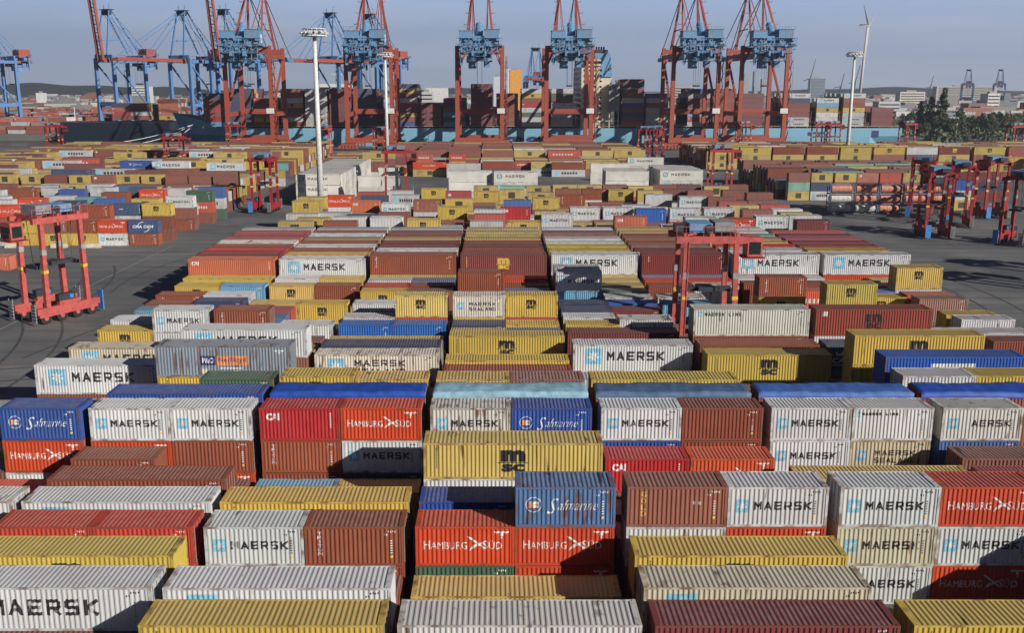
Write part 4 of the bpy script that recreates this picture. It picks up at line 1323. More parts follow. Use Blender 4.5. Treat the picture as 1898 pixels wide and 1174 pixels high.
-134.40;203.15;2;MT+;MT
-127.84;203.15;2;MY+;SFl
-121.28;203.15;2;MW+;PW;BR
-114.72;203.15;2;PW+;HS
-95.04;203.15;2;PW;MT
-200.00;206.70;2;PW+;MT;MY
-193.44;206.70;2;BR+;BR;BR
-186.88;206.70;2;NV+;BRT
-180.32;206.70;2;NV+;NV;SFl
-173.76;206.70;2;BR+;MT;MW
-167.20;206.70;2;NV;MY
-160.64;206.70;2;MW+;NV;MT
-154.08;206.70;2;HS+;PW;HS
-147.52;206.70;2;SFl+;NV
-140.96;206.70;2;PW+;PW;BR
-134.40;206.70;2;MW;MY;SFl
-127.84;206.70;2;MW+;BR
-121.28;206.70;2;NV;MY
-114.72;206.70;2;PW;MT;MW
-108.16;206.70;2;BR+;BRT
-81.92;206.70;2;MY;PW
-200.00;210.25;2;MY;BR;HS
-193.44;210.25;2;MT;MY;PW
-186.88;210.25;2;BR;BR;BR
-180.32;210.25;2;MT+;PW;BRT
-173.76;210.25;2;BR+;SFl;MY
-167.20;210.25;2;MW+;BR;MT
-160.64;210.25;2;BR+;BR;MY
-154.08;210.25;2;HS;BR;MT
-147.52;210.25;2;MT;BR;PW
-140.96;210.25;2;MY+;PW
-134.40;210.25;2;BR+;MY
-127.84;210.25;2;PW;MY;PW
-121.28;210.25;2;BR;BR;BR
-114.72;210.25;2;PW+;NV
-108.16;210.25;2;PW+;PW
-88.48;210.25;2;PW+;NV
-81.92;210.25;2;PW+;MY
-200.00;213.80;2;PW;BRT;BR
-193.44;213.80;2;MY;NV;BRT
-186.88;213.80;2;BR;PW;PW
-180.32;213.80;2;MY;HS;NV
-173.76;213.80;2;SFl;MY
-167.20;213.80;2;NV+;MY;PW
-160.64;213.80;2;MW;NV;BR
-154.08;213.80;2;BR+;MW;SFl
-147.52;213.80;2;SFl+;BR;SFl
-140.96;213.80;2;MY+;MW
-134.40;213.80;2;BRT+;NV;BRT
-127.84;213.80;2;BR+;MY;MY
-121.28;213.80;2;PW+;PW
-114.72;213.80;2;MY;BR
-108.16;213.80;2;PW+;BR
-101.60;213.80;2;PW;PW
-81.92;213.80;2;BR+;MY
-75.36;213.80;2;PW;BR
-200.00;217.35;2;BR+;PW;SFl
-193.44;217.35;2;MT;MY;MT
-186.88;217.35;2;MW+;MW;MT
-180.32;217.35;2;BR+;MT;MT
-173.76;217.35;2;BR;BRT
-167.20;217.35;2;SFl+;BR
-160.64;217.35;2;MY;NV
-154.08;217.35;2;HS+;PW
-147.52;217.35;2;NV+;BR
-140.96;217.35;2;HS;BRT;MY
-134.40;217.35;2;BR+;NV
-127.84;217.35;2;NV;MY
-121.28;217.35;2;PW+;PW;BR
-114.72;217.35;2;MW;SFl
-108.16;217.35;2;BR;NV
-101.60;217.35;2;SFl+;MY
-81.92;217.35;2;PW;MW
-200.00;220.90;2;MW;MW;BR
-193.44;220.90;2;MY+;BR;SFl
-186.88;220.90;2;BR;BR;MY
-180.32;220.90;2;HS+;BR;BR
-173.76;220.90;2;MY+;BR;NV
-167.20;220.90;2;BR+;SFl;SFl
-160.64;220.90;2;BR+;MW
-154.08;220.90;2;BRT;NV;PW
-147.52;220.90;2;MW+;MT
-140.96;220.90;2;MW+;MY;BR
-134.40;220.90;2;BR+;MY;PW
-127.84;220.90;2;BR;BRT;SFl
-121.28;220.90;2;PW+;BR
-114.72;220.90;2;PW;BR
-95.04;220.90;2;MY+;BR
-200.00;224.45;2;BR+;MY;HS
-193.44;224.45;2;MT+;MT
-186.88;224.45;2;BR;BR;HS
-180.32;224.45;2;HS;HS;MY
-173.76;224.45;2;MT;BRT;NV
-167.20;224.45;2;NV;SFl;PW
-160.64;224.45;2;MW;BR;SFl
-154.08;224.45;2;BRT+;MT;MW
-147.52;224.45;2;NV;PW;NV
-140.96;224.45;2;PW;MT
-134.40;224.45;2;SFl;MW
-127.84;224.45;2;PW+;HS;MW
-88.48;224.45;2;NV+;MW;BR
-200.00;228.00;2;SFl+;BR;BR
-193.44;228.00;2;PW+;NV;MY
-186.88;228.00;2;MY;BR;MY
-180.32;228.00;2;MW+;BR;MY
-173.76;228.00;2;MY+;NV;HS
-167.20;228.00;2;SFl;NV;MT
-160.64;228.00;2;BRT;HS
-154.08;228.00;2;MW;SFl;NV
-147.52;228.00;2;NV+;BR
-140.96;228.00;2;BRT+;BR;BR
-134.40;228.00;2;MY+;BR;PW
-127.84;228.00;2;HS;MY
-88.48;228.00;2;MT;MY;MT
-81.92;228.00;2;BR+;PW
-200.00;231.55;2;MY;BR;MY
-193.44;231.55;2;SFl+;HS
-186.88;231.55;2;PW;NV;PW
-180.32;231.55;2;MY;PW;MY
-173.76;231.55;2;BR+;BRT;BR
-167.20;231.55;2;BR+;BR;NV
-160.64;231.55;2;BR+;MT
-154.08;231.55;2;HS+;BR;BR
-147.52;231.55;2;BR+;BRT;BR
-140.96;231.55;2;HS+;BR;SFl
-134.40;231.55;2;PW;PW;NV
-127.84;231.55;2;MY;BR
-121.28;231.55;2;MT+;HS
-114.72;231.55;2;PW;MT;HS
-108.16;231.55;2;MT+;BR;MW
-101.60;231.55;2;PW+;MY;BR
-95.04;231.55;2;SFl;BR;NV
-88.48;231.55;2;BRT;PW;MW
-81.92;231.55;2;BRT+;BRT;MY
-75.36;231.55;2;MY;BRT
-200.00;235.10;2;PW;NV;SFl
-193.44;235.10;2;MW+;PW;BRT
-186.88;235.10;2;BRT;MY;PW
-180.32;235.10;2;PW+;HS;PW
-173.76;235.10;2;MT;BR;BR
-167.20;235.10;2;BR+;MY;MT
-160.64;235.10;2;MT+;PW;HS
-154.08;235.10;2;SFl+;BR
-147.52;235.10;2;MY;MY;NV
-140.96;235.10;2;MY+;SFl;BR
-134.40;235.10;2;MT;MY;NV
-127.84;235.10;2;BR;MT;BR
-121.28;235.10;2;SFl+;BR
-114.72;235.10;2;MW;PW;BR
-108.16;235.10;2;MW;HS;PW
-101.60;235.10;2;BR;PW
-95.04;235.10;2;BRT;HS;MT
-88.48;235.10;2;BR;PW
-81.92;235.10;2;PW;MT
-75.36;235.10;2;BR;BR
-200.00;238.65;2;PW;PW;PW
-193.44;238.65;2;MW;MT;MT
-186.88;238.65;2;SFl+;HS
-180.32;238.65;2;MW+;BRT
-173.76;238.65;2;PW+;NV
-167.20;238.65;2;BR+;NV;HS
-160.64;238.65;2;BR+;MW
-154.08;238.65;2;BR;MT
-147.52;238.65;2;NV;BRT;BR
-140.96;238.65;2;BR;SFl;BRT
-134.40;238.65;2;HS;HS
-127.84;238.65;2;HS+;MY
-121.28;238.65;2;MW;SFl
-114.72;238.65;2;MW+;PW
-108.16;238.65;2;PW+;MW
-101.60;238.65;2;BR+;MY
-95.04;238.65;2;MY+;PW
-88.48;238.65;2;HS+;MY
-75.36;238.65;2;BRT+;BR
-200.00;242.20;2;BR+;HS;MY
-193.44;242.20;2;MY+;MT;BR
-186.88;242.20;2;BR+;BRT;BRT
-180.32;242.20;2;MY;MW;BR
-173.76;242.20;2;BR;MY;BR
-167.20;242.20;2;HS;MW;PW
-160.64;242.20;2;PW+;BR;MT
-154.08;242.20;2;BR;BR
-147.52;242.20;2;SFl+;BR;SFl
-140.96;242.20;2;BR+;BR
-134.40;242.20;2;NV;PW
-127.84;242.20;2;MW;SFl
-121.28;242.20;2;HS+;BR
-114.72;242.20;2;SFl;BR
-108.16;242.20;2;MY+;BR
-101.60;242.20;2;PW;BRT
-95.04;242.20;2;PW;SFl
-88.48;242.20;2;NV+;PW
-81.92;242.20;2;PW+;PW
-75.36;242.20;2;PW;BRT
-200.00;245.75;2;MW;BR;MY
-193.44;245.75;2;SFl+;MT
-186.88;245.75;2;MW;BR
-180.32;245.75;2;SFl;BR;PW
-173.76;245.75;2;NV+;MW;PW
-167.20;245.75;2;SFl+;MW;HS
-160.64;245.75;2;MY+;MW;BRT
-154.08;245.75;2;PW;NV;MY
-147.52;245.75;2;BR+;MW;BRT
-140.96;245.75;2;MY+;HS;SFl
-134.40;245.75;2;BR;BR
-127.84;245.75;2;NV;BR
-121.28;245.75;2;BR;MW
-114.72;245.75;2;PW;PW
-108.16;245.75;2;BR+;PW
-101.60;245.75;2;PW;PW
-95.04;245.75;2;HS+;MW
-88.48;245.75;2;SFl+;BR
-81.92;245.75;2;BRT;NV
-75.36;245.75;2;HS+;NV
-200.00;249.30;2;BRT+;PW;MY
-193.44;249.30;2;BR+;MT;BR
-186.88;249.30;2;MY+;MY;MY
-180.32;249.30;2;BR+;MY;BR
-173.76;249.30;2;BR+;SFl
-167.20;249.30;2;PW+;PW;MW
-160.64;249.30;2;PW;MT;BR
-154.08;249.30;2;BR+;MW;MY
-147.52;249.30;2;PW+;PW;NV
-140.96;249.30;2;BR;MT
-134.40;249.30;2;PW+;HS
-127.84;249.30;2;HS+;BR
-121.28;249.30;2;SFl;MY
-114.72;249.30;2;NV+;PW
-108.16;249.30;2;BR;MY
-101.60;249.30;2;BR;HS
-95.04;249.30;2;BR+;MW
-88.48;249.30;2;NV;SFl
-81.92;249.30;2;PW;BR
-75.36;249.30;2;MY+;NV
-193.44;252.85;2;BR+;PW;PW
-186.88;252.85;2;NV+;PW
-180.32;252.85;2;PW;BRT;PW
-173.76;252.85;2;BR;BR;MY
-167.20;252.85;2;MW+;HS;SFl
-160.64;252.85;2;MY+;HS;SFl
-154.08;252.85;2;BR+;NV;BR
-147.52;252.85;2;BR+;MY;MY
-140.96;252.85;2;BRT;MT
-134.40;252.85;2;MY+;MY
-127.84;252.85;2;BR;BR
-121.28;252.85;2;BR+;BR
-114.72;252.85;2;HS;MY
-108.16;252.85;2;BRT+;MY
-101.60;252.85;2;NV;BR
-95.04;252.85;2;BR;PW
-88.48;252.85;2;MW+;PW
-81.92;252.85;2;BR;BR
-75.36;252.85;2;MT;BRT
-200.00;256.40;2;MY;MY;PW
-193.44;256.40;2;PW;BR;PW
-186.88;256.40;2;MW;NV;SFl
-180.32;256.40;2;PW;PW;MW
-173.76;256.40;2;BR+;MW;MY
-160.64;256.40;2;HS+;PW;BR
-154.08;256.40;2;MY;HS;MY
-147.52;256.40;2;MY;BR;HS
-140.96;256.40;2;MT;MY
-134.40;256.40;2;PW;MY
-127.84;256.40;2;BR;PW
-121.28;256.40;2;SFl+;PW
-114.72;256.40;2;BRT+;BR
-108.16;256.40;2;BRT;BR
-101.60;256.40;2;BR;NV
-95.04;256.40;2;PW;MT
-88.48;256.40;2;PW;BR
-81.92;256.40;2;MW;HS
-75.36;256.40;2;MY;BR
-200.00;259.95;2;PW;HS;MY
-193.44;259.95;2;PW+;MY;MY
-186.88;259.95;2;MY;SFl;NV
-180.32;259.95;2;BR;BR
-173.76;259.95;2;SFl;SFl
-167.20;259.95;2;MY;BR
-160.64;259.95;2;MY;MT;BR
-154.08;259.95;2;MY;MT;BRT
-147.52;259.95;2;MY;BR
-190.00;264.00;4;BR;BR
-177.13;264.00;4;MY+;BR;BRm
-164.26;264.00;4;MT+;MT;BR
-125.65;264.00;4;BR;MY
-87.04;264.00;4;MY;MY
-190.00;267.55;4;BRm;BR;BRm
-177.13;267.55;4;BR;MY;BR
-164.26;267.55;4;MT+;BR;MY
-151.39;267.55;4;BRm;MY;PW
-138.52;267.55;4;BR+;PW
-125.65;267.55;4;MT;MT
-112.78;267.55;4;PW+;BR
-99.91;267.55;4;BR;MY
-87.04;267.55;4;BR;BR
-190.00;271.10;4;BR+;MY;PW
-177.13;271.10;4;MY+;MY;MY
-164.26;271.10;4;BR;MY;MY
-151.39;271.10;4;MY+;BR;MY
-138.52;271.10;4;BRm;MT
-125.65;271.10;4;MY;MT
-112.78;271.10;4;BR+;BR
-99.91;271.10;4;BR+;PW
-87.04;271.10;4;BR;BR;MY
-190.00;274.65;4;MT;MY;MY
-164.26;274.65;4;MY+;BRm;MY
-138.52;274.65;4;BR;MT
-125.65;274.65;4;BR;BR
-87.04;274.65;4;PW+;MY
-190.00;278.20;4;BR+;MY
-177.13;278.20;4;BRm+;MY;MY
-164.26;278.20;4;MT+;MY;BR
-151.39;278.20;4;PW+;BR;BR
-87.04;278.20;4;MT;MT
-190.00;281.75;4;PW;BR
-177.13;281.75;4;BRm+;BR;BR
-151.39;281.75;4;MT;BR;PW
-138.52;281.75;4;MY;MT
-87.04;281.75;4;MY+;BR
-190.00;285.30;4;BRm+;PW;MY
-177.13;285.30;4;BR;BRm;BR
-164.26;285.30;4;BR;MT;BR
-151.39;285.30;4;MY;MY
-138.52;285.30;4;MY+;PW
-125.65;285.30;4;BR+;BR
-112.78;285.30;4;MY;MY
-99.91;285.30;4;MY+;BR
-87.04;285.30;4;MT+;MT
-190.00;288.85;4;BR+;BR
-177.13;288.85;4;BR+;MY;MT
-164.26;288.85;4;MY+;BR
-151.39;288.85;4;MT;PW
-138.52;288.85;4;MY+;BR
-125.65;288.85;4;BR;MY
-112.78;288.85;4;MY;BR
-99.91;288.85;4;MT;MT
-87.04;288.85;4;MT+;MT
-190.00;292.40;4;PW;BR;MT
-177.13;292.40;4;BR+;BR;MY
-164.26;292.40;4;MT;BR
-151.39;292.40;4;MT+;BR
-138.52;292.40;4;BR;BR
-125.65;292.40;4;MY;BR
-112.78;292.40;4;MY+;BR
-99.91;292.40;4;BR+;MY
-87.04;292.40;4;BR+;BR
-190.00;295.95;4;MY+;BR;BR
-177.13;295.95;4;BR;MY;BR
-164.26;295.95;4;BRm;MY;MT
-151.39;295.95;4;BR;MT
-138.52;295.95;4;MY;MY
-99.91;295.95;4;MY;BR
-87.04;295.95;4;BR;MT
-190.00;299.50;4;PW+;BR;BR
-177.13;299.50;4;BR+;MY;BR
-164.26;299.50;4;MY+;MY
-151.39;299.50;4;MT;BRm
-112.78;299.50;4;MY;BR
-99.91;299.50;4;BR+;BR
-87.04;299.50;4;BR+;PW
-190.00;303.05;4;MT;PW
-177.13;303.05;4;PW;PW;BR
-164.26;303.05;4;MT;BR;MY
-151.39;303.05;4;MT+;MY
-138.52;303.05;4;MY+;MY
-125.65;303.05;4;MT+;BR
-112.78;303.05;4;MY;BR
-190.00;306.60;4;BRm+;BR;MY
-177.13;306.60;4;BR;MT;BR
-164.26;306.60;4;MY+;MY;BR
-138.52;306.60;4;PW+;PW
-125.65;306.60;4;BR+;BR
-112.78;306.60;4;BR+;BR
-190.00;310.15;4;BRm;BR
-177.13;310.15;4;MY;MY;BR
-164.26;310.15;4;BR;BR;BR
-151.39;310.15;4;BR;BR
-138.52;310.15;4;BRm+;BR
-99.91;310.15;4;BR+;BR
-190.00;313.70;4;BR+;MT;MY
-177.13;313.70;4;PW;MY
-164.26;313.70;4;BR;BRm
-138.52;313.70;4;BR;BR
-87.04;313.70;4;MY
-190.00;317.25;4;BR;BR;BR
-177.13;317.25;4;BR;MY;BR
-151.39;317.25;4;BR+;BR
-138.52;317.25;4;PW;BR
-125.65;317.25;4;BR;MT
-112.78;317.25;4;BR+;BR;BR
-99.91;317.25;4;PW;BR
-87.04;317.25;4;MT+
-190.00;320.80;4;BR;BR;MT
-177.13;320.80;4;PW;MY;PW
-164.26;320.80;4;BR;BR;MT
-125.65;320.80;4;PW;BR;BR
-112.78;320.80;4;MY+;BR;BRm
-99.91;320.80;4;BR;BR
-87.04;320.80;4;MT
-190.00;324.35;4;PW;BR
-177.13;324.35;4;MY;MY
-164.26;324.35;4;BR;BR
-138.52;324.35;4;MY+;MY
-125.65;324.35;4;BRm;BR;MY
-112.78;324.35;4;MY+;BR;BR
-99.91;324.35;4;MT;MY;MY
-87.04;324.35;4;MY
-190.00;327.90;4;BR;MY;MT
-177.13;327.90;4;BRm;BR;BR
-164.26;327.90;4;MT;MT;PW
-151.39;327.90;4;BR;MY;BR
-138.52;327.90;4;BR;BR
-125.65;327.90;4;MT+;BR
-112.78;327.90;4;PW;BR
-99.91;327.90;4;MY;BR
-87.04;327.90;4;BR+
-190.00;331.45;4;BR;MY;BR
-177.13;331.45;4;MY+;MT;PW
-164.26;331.45;4;BR+;BR
-151.39;331.45;4;BRm;PW;BR
-138.52;331.45;4;BR+;BR
-125.65;331.45;4;BR;MY
-112.78;331.45;4;BR;BR
-99.91;331.45;4;MY+;MY
-87.04;331.45;4;BR
-190.00;335.00;4;BR;BR;MY
-177.13;335.00;4;MY;MY
-164.26;335.00;4;PW+;MY
-151.39;335.00;4;BR;BR
-138.52;335.00;4;BR;MY
-125.65;335.00;4;MY+;BR
-112.78;335.00;4;BR;BR
-99.91;335.00;4;MY;BR
-190.00;338.55;4;BRm;MT;PW
-177.13;338.55;4;BRm+;BR;BR
-164.26;338.55;4;BR;MY
-151.39;338.55;4;MT+;BR
-138.52;338.55;4;BR;BR
-125.65;338.55;4;BR+;BR
-99.91;338.55;4;MT;MY
-87.04;338.55;4;BRm+;BRm
-190.00;342.10;4;MY+;MY;BR
-177.13;342.10;4;BR+;BR;PW
-151.39;342.10;4;MY;MY
-138.52;342.10;4;MY+;PW
-125.65;342.10;4;MY+;BR
-112.78;342.10;4;MY+;PW
-99.91;342.10;4;PW;BR
-87.04;342.10;4;BRm;BR
-190.00;345.65;4;BR;MY;PW
-177.13;345.65;4;MT;BR;MY
-164.26;345.65;4;BR+;BR
-151.39;345.65;4;MY+;BR
-138.52;345.65;4;BR+;MY
-112.78;345.65;4;BR+;MT
-99.91;345.65;4;BR;MY
-87.04;345.65;4;BR;BR
-190.00;349.20;4;MT+;MT;PW
-177.13;349.20;4;MY;MT;BR
-164.26;349.20;4;BR;MY
-151.39;349.20;4;MT;BR
-138.52;349.20;4;MY+;BR
-125.65;349.20;4;PW+;MT
-112.78;349.20;4;BR;MY
-99.91;349.20;4;BR;MT
-87.04;349.20;4;MY+;MY
-190.00;352.75;4;BR+;BRm;MY
-177.13;352.75;4;MT+;MT;BR
-164.26;352.75;4;BR+;MT
-151.39;352.75;4;MY+;BR
-138.52;352.75;4;MY+;BR
-125.65;352.75;4;BR+;MY
-112.78;352.75;4;BRm+;MY
-99.91;352.75;4;BRm;MY
-87.04;352.75;4;BR+;BR
-190.00;356.30;4;PW;BR;MY
-177.13;356.30;4;MY+;BR
-125.65;356.30;4;BR;MT
-87.04;356.30;4;MY+;BR
-190.00;359.85;4;BR+;MT;MY
-177.13;359.85;4;BR+;BRm
-164.26;359.85;4;MT;MY
-190.00;363.40;4;MT+;MY;BR
-177.13;363.40;4;MY;MY
-164.26;363.40;4;BR;BRm
-151.39;363.40;4;BR;BR
-138.52;363.40;4;BR+;BR;BR
-125.65;363.40;4;BR;BR;BR
-112.78;363.40;4;BR;BR
-99.91;363.40;4;BR;BRm
-87.04;363.40;4;MY+;MT;PW
-190.00;366.95;4;BR;MY;BR
-151.39;366.95;4;PW;MY
-138.52;366.95;4;MY+;MT
-125.65;366.95;4;BR;PW;MT
-112.78;366.95;4;MY;BR
-99.91;366.95;4;BR;PW;BRm
-87.04;366.95;4;BR;BR
-190.00;370.50;4;BR+;BR;BR
-138.52;370.50;4;BR+;MY
-125.65;370.50;4;PW+;BR;BR
-112.78;370.50;4;BR+;MY;PW
-99.91;370.50;4;BR;MY;MY
-87.04;370.50;4;BR;BRm;MY
-190.00;374.05;4;MT+;MY
-177.13;374.05;4;BR+;MY;BR
-164.26;374.05;4;MY;BR;BRm
-151.39;374.05;4;MY+;PW;BRm
-138.52;374.05;4;MY;BR
-125.65;374.05;4;MY;MY;MT
-112.78;374.05;4;PW+;MT;PW
-99.91;374.05;4;BR+;BR;BR
-87.04;374.05;4;BR+;BR;MT
-190.00;377.60;4;MY;MY;BR
-177.13;377.60;4;MT+;MT;BR
-164.26;377.60;4;BR;MY;MY
-151.39;377.60;4;MY;BR;MT
-138.52;377.60;4;BR;MT;MT
-125.65;377.60;4;BRm;MT;BR
-112.78;377.60;4;BRm+;BR
-87.04;377.60;4;MT+;PW;BR
-190.00;381.15;4;BRm;BR;MT
-177.13;381.15;4;MT+;BRm;PW
-164.26;381.15;4;MY+;BR
-151.39;381.15;4;MY;MT
-138.52;381.15;4;BR;MY;BR
-125.65;381.15;4;BR;MY;BR
-112.78;381.15;4;MY+;MY
-99.91;381.15;4;MY+;BR;BR
-87.04;381.15;4;MY;BR;PW
-190.00;384.70;4;MY+;MT;MY
-177.13;384.70;4;BR+;BR;MT
-164.26;384.70;4;MY;BR;MY
-151.39;384.70;4;MT;BRm;MY
-138.52;384.70;4;PW;MY;MY
-125.65;384.70;4;BR+;BR;BR
-112.78;384.70;4;PW+;BR;BR
-99.91;384.70;4;BRm+;MT;MY
-87.04;384.70;4;MY+;MY
-190.00;388.25;4;BR+;BR;BR
-177.13;388.25;4;BRm;BRm
-164.26;388.25;4;BR;BR
-151.39;388.25;4;MY;BR;BR
-138.52;388.25;4;PW;BR;MT
-112.78;388.25;4;BR+;BR;PW
-99.91;388.25;4;PW+;MT;BR
-87.04;388.25;4;BR+;MY
-190.00;391.80;4;BRm;MT;MT
-177.13;391.80;4;MT+;BR
-164.26;391.80;4;BR;MY
-151.39;391.80;4;MT;PW;PW
-125.65;391.80;4;BR;BR
-112.78;391.80;4;BR+;BR
-99.91;391.80;4;MT;BR;MT
-87.04;391.80;4;MY;PW;BR
-190.00;395.35;4;BR+;MT;BR
-177.13;395.35;4;BR;PW;PW
-164.26;395.35;4;MY;MT;MT
-151.39;395.35;4;BR+;BR
-138.52;395.35;4;BR+;MY;BRm
-125.65;395.35;4;MT+;PW;BR
-99.91;395.35;4;BR+;MT
-87.04;395.35;4;BRm;BR;BR
-190.00;398.90;4;BR+;MT;BRm
-177.13;398.90;4;BRm+;MY
-164.26;398.90;4;MT;BR;BR
-151.39;398.90;4;MT;BR
-138.52;398.90;4;PW+;PW;MT
-125.65;398.90;4;BR;PW;BRm
-112.78;398.90;4;MT+;BR;MY
-99.91;398.90;4;MY;BR;MY
-87.04;398.90;4;BR+;BR
-190.00;402.45;4;MT;MT;MT
-177.13;402.45;4;BR;BR;MY
-164.26;402.45;4;MY+;MT;BR
-151.39;402.45;4;MY+;BRm;BR
-138.52;402.45;4;BR+;MY;MT
-125.65;402.45;4;MY;MY
-112.78;402.45;4;BR+;BR;BR
-99.91;402.45;4;BR;MY
-87.04;402.45;4;BR+;PW;PW
-190.00;406.00;4;MT;MT;BR
-177.13;406.00;4;BR;PW;BRm
-164.26;406.00;4;MY;PW;BR
-151.39;406.00;4;BR;BR
-138.52;406.00;4;PW+;PW;MY
-125.65;406.00;4;BR;BR;BR
-112.78;406.00;4;MY;BR
-87.04;406.00;4;BRm+;BR;BRm
-164.26;409.55;4;BR;MY;MY
-151.39;409.55;4;BRm;MT;BR
-138.52;409.55;4;BR;MY;MY
-125.65;409.55;4;BR;MT;MT
-112.78;409.55;4;BR+;PW;MY
-99.91;409.55;4;MY;MT
-87.04;409.55;4;PW+;MY;MT
-190.00;413.10;4;MY;MT;BR
-177.13;413.10;4;BR;PW
-164.26;413.10;4;BR+;MY;BR
-151.39;413.10;4;BR+;BRm;BR
-138.52;413.10;4;MY+;BR
-125.65;413.10;4;BR;BR
-112.78;413.10;4;BR+;BR;MT
-99.91;413.10;4;BR+;PW
-87.04;413.10;4;BRm;PW;MY
-190.00;416.65;4;MY+;BR;MT
-151.39;416.65;4;BRm+;MY;MY
-138.52;416.65;4;BR+;BR
-125.65;416.65;4;BR+;BR;MT
-112.78;416.65;4;MY+;MT
-99.91;416.65;4;BRm;BRm;BR
-87.04;416.65;4;BR;BRm
-190.00;420.20;4;PW;MY
-177.13;420.20;4;BR;MY
-164.26;420.20;4;MT;MY;MY
-151.39;420.20;4;BRm;BR
-138.52;420.20;4;BR;BR
-125.65;420.20;4;MY;MT
-112.78;420.20;4;BR+;BR
-99.91;420.20;4;MY+;BR;PW
-87.04;420.20;4;MT+;BR;MY
-190.00;423.75;4;MT+;BR;BR
-177.13;423.75;4;BR+;MY;BR
-164.26;423.75;4;BR+;MY
-151.39;423.75;4;BR;BRm;BR
-138.52;423.75;4;MY;BR;MY
-125.65;423.75;4;BRm+;MY;MY
-112.78;423.75;4;BRm+;MY
-99.91;423.75;4;MY;BR
-87.04;423.75;4;PW;BR;BR
-190.00;427.30;4;BR;MT;MT
-177.13;427.30;4;MY;BR
-164.26;427.30;4;MY;BR
-151.39;427.30;4;MT;BR;MY
-138.52;427.30;4;MT;MT;MY
-125.65;427.30;4;BR;BR;BR
-99.91;427.30;4;BR;MY;BR
-87.04;427.30;4;MY+;MT;MT
-53.13;330.00;4;BR+;PW
-53.13;333.55;4;BR;BR
-53.13;340.65;4;MY
-53.13;344.20;4;BR;BR
-66.00;347.75;4;BR;MY
-53.13;347.75;4;MT+;BRm
-66.00;351.30;4;BR;MT
-53.13;351.30;4;BR
-66.00;358.40;4;BR+
-66.00;361.95;4;BR;MY
-66.00;365.50;4;BR
-66.00;369.05;4;MY;BR
-53.13;369.05;4;BR+;MT
-53.13;372.60;4;MY;MT
-66.00;376.15;4;BR+
-53.13;376.15;4;MY;BR
-66.00;379.70;4;BR;MT
-53.13;383.25;4;MT;MY
-53.13;386.80;4;PW
-66.00;390.35;4;MT;BR
-53.13;390.35;4;MY+;BR
-66.00;393.90;4;BR;MT
-53.13;393.90;4;BR
-66.00;397.45;4;MY;MY
-53.13;397.45;4;MY+;BR
33.22;343.00;4;MY+;BR
46.09;343.00;4;BR+;BR
-5.39;346.55;4;PW;BR
20.35;346.55;4;PW;BR
33.22;346.55;4;BR;BR
46.09;346.55;4;PW;MY
-31.13;350.10;4;BRm;BRm
-18.26;350.10;4;BR+;MY
-5.39;350.10;4;PW+;BR
7.48;350.10;4;BR;BR
20.35;350.10;4;BR+;MY
33.22;350.10;4;MY+;BR
46.09;350.10;4;BRm;PW
-31.13;353.65;4;BR;MY
-18.26;353.65;4;MT;MT
-5.39;353.65;4;MY+;BR
7.48;353.65;4;MT+;BRm
20.35;353.65;4;MT+;MY
33.22;353.65;4;MY;BRm
46.09;353.65;4;MY+;PW
-31.13;357.20;4;PW+;MY
-18.26;357.20;4;MY+;PW
-5.39;357.20;4;MY;MT
7.48;357.20;4;MT;BR
20.35;357.20;4;BR+;MY
33.22;357.20;4;BRm;BR
46.09;357.20;4;BR+;PW
-44.00;360.75;4;BRm+;MY
-31.13;360.75;4;PW;BR
-18.26;360.75;4;MY;BR
-5.39;360.75;4;MT+;BR
7.48;360.75;4;BR;MY
20.35;360.75;4;BR+;MT
33.22;360.75;4;PW;MY
46.09;360.75;4;MY;BR
-44.00;364.30;4;BR;MY
-31.13;364.30;4;BR;PW
-18.26;364.30;4;BRm;BR
-5.39;364.30;4;BR;BR
7.48;364.30;4;MT;BRm
33.22;364.30;4;MT+;MY
46.09;364.30;4;MT+;BR
20.35;367.85;4;BR+;BR;MT
-5.39;371.40;4;MY+;BRm;PW
7.48;371.40;4;MY;MT
20.35;371.40;4;BR;BRm;MT
-31.13;374.95;4;PW+;BRm
-18.26;374.95;4;BRm+;BR
-5.39;374.95;4;BR;MY;BR
7.48;374.95;4;PW+;MY;MT
20.35;374.95;4;MT;MT
33.22;374.95;4;BR;MT;MY
46.09;374.95;4;MY+;BR;BR
-18.26;378.50;4;BR+;MY;MY
-5.39;378.50;4;BR+;MY;BR
7.48;378.50;4;MY;MT;BRm
20.35;378.50;4;PW;BRm;BR
33.22;378.50;4;BR;MT;BR
46.09;378.50;4;MY+;BR;BRm
-31.13;382.05;4;BR;MY
-18.26;382.05;4;PW;BR;BR
-5.39;382.05;4;MT+;MT
7.48;382.05;4;BR;MY;MY
20.35;382.05;4;MY;BRm;PW
33.22;382.05;4;BRm+;BRm;MT
-31.13;385.60;4;BR;BR;BR
-18.26;385.60;4;MY;BR
-5.39;385.60;4;BR;BR
7.48;385.60;4;MT+;BR;BR
20.35;385.60;4;BR+;BR
33.22;385.60;4;BR;BR;PW
46.09;385.60;4;MY+;MY;MY
-31.13;389.15;4;BRm;BR
-18.26;389.15;4;BR;PW;MY
-5.39;389.15;4;BR+;BR;BR
7.48;389.15;4;BRm+;BR;BR
20.35;389.15;4;BR;PW
33.22;389.15;4;BR;BRm;MY
46.09;389.15;4;BR+;BR;PW
-31.13;392.70;4;BR+;BR
-18.26;392.70;4;BR+;MT
-5.39;392.70;4;BRm;MT;BR
7.48;392.70;4;MY;BR;BR
20.35;392.70;4;BRm;MY;MT
33.22;392.70;4;MT+;BR
46.09;392.70;4;MT;MT;BR
-31.13;396.25;4;MY;MY
-18.26;396.25;4;BRm+;MT
-5.39;396.25;4;BR+;BR
7.48;396.25;4;MY;BR;MY
20.35;396.25;4;BR;BR;PW
33.22;396.25;4;BR+;MT;BR
46.09;396.25;4;BR;BR;BRm
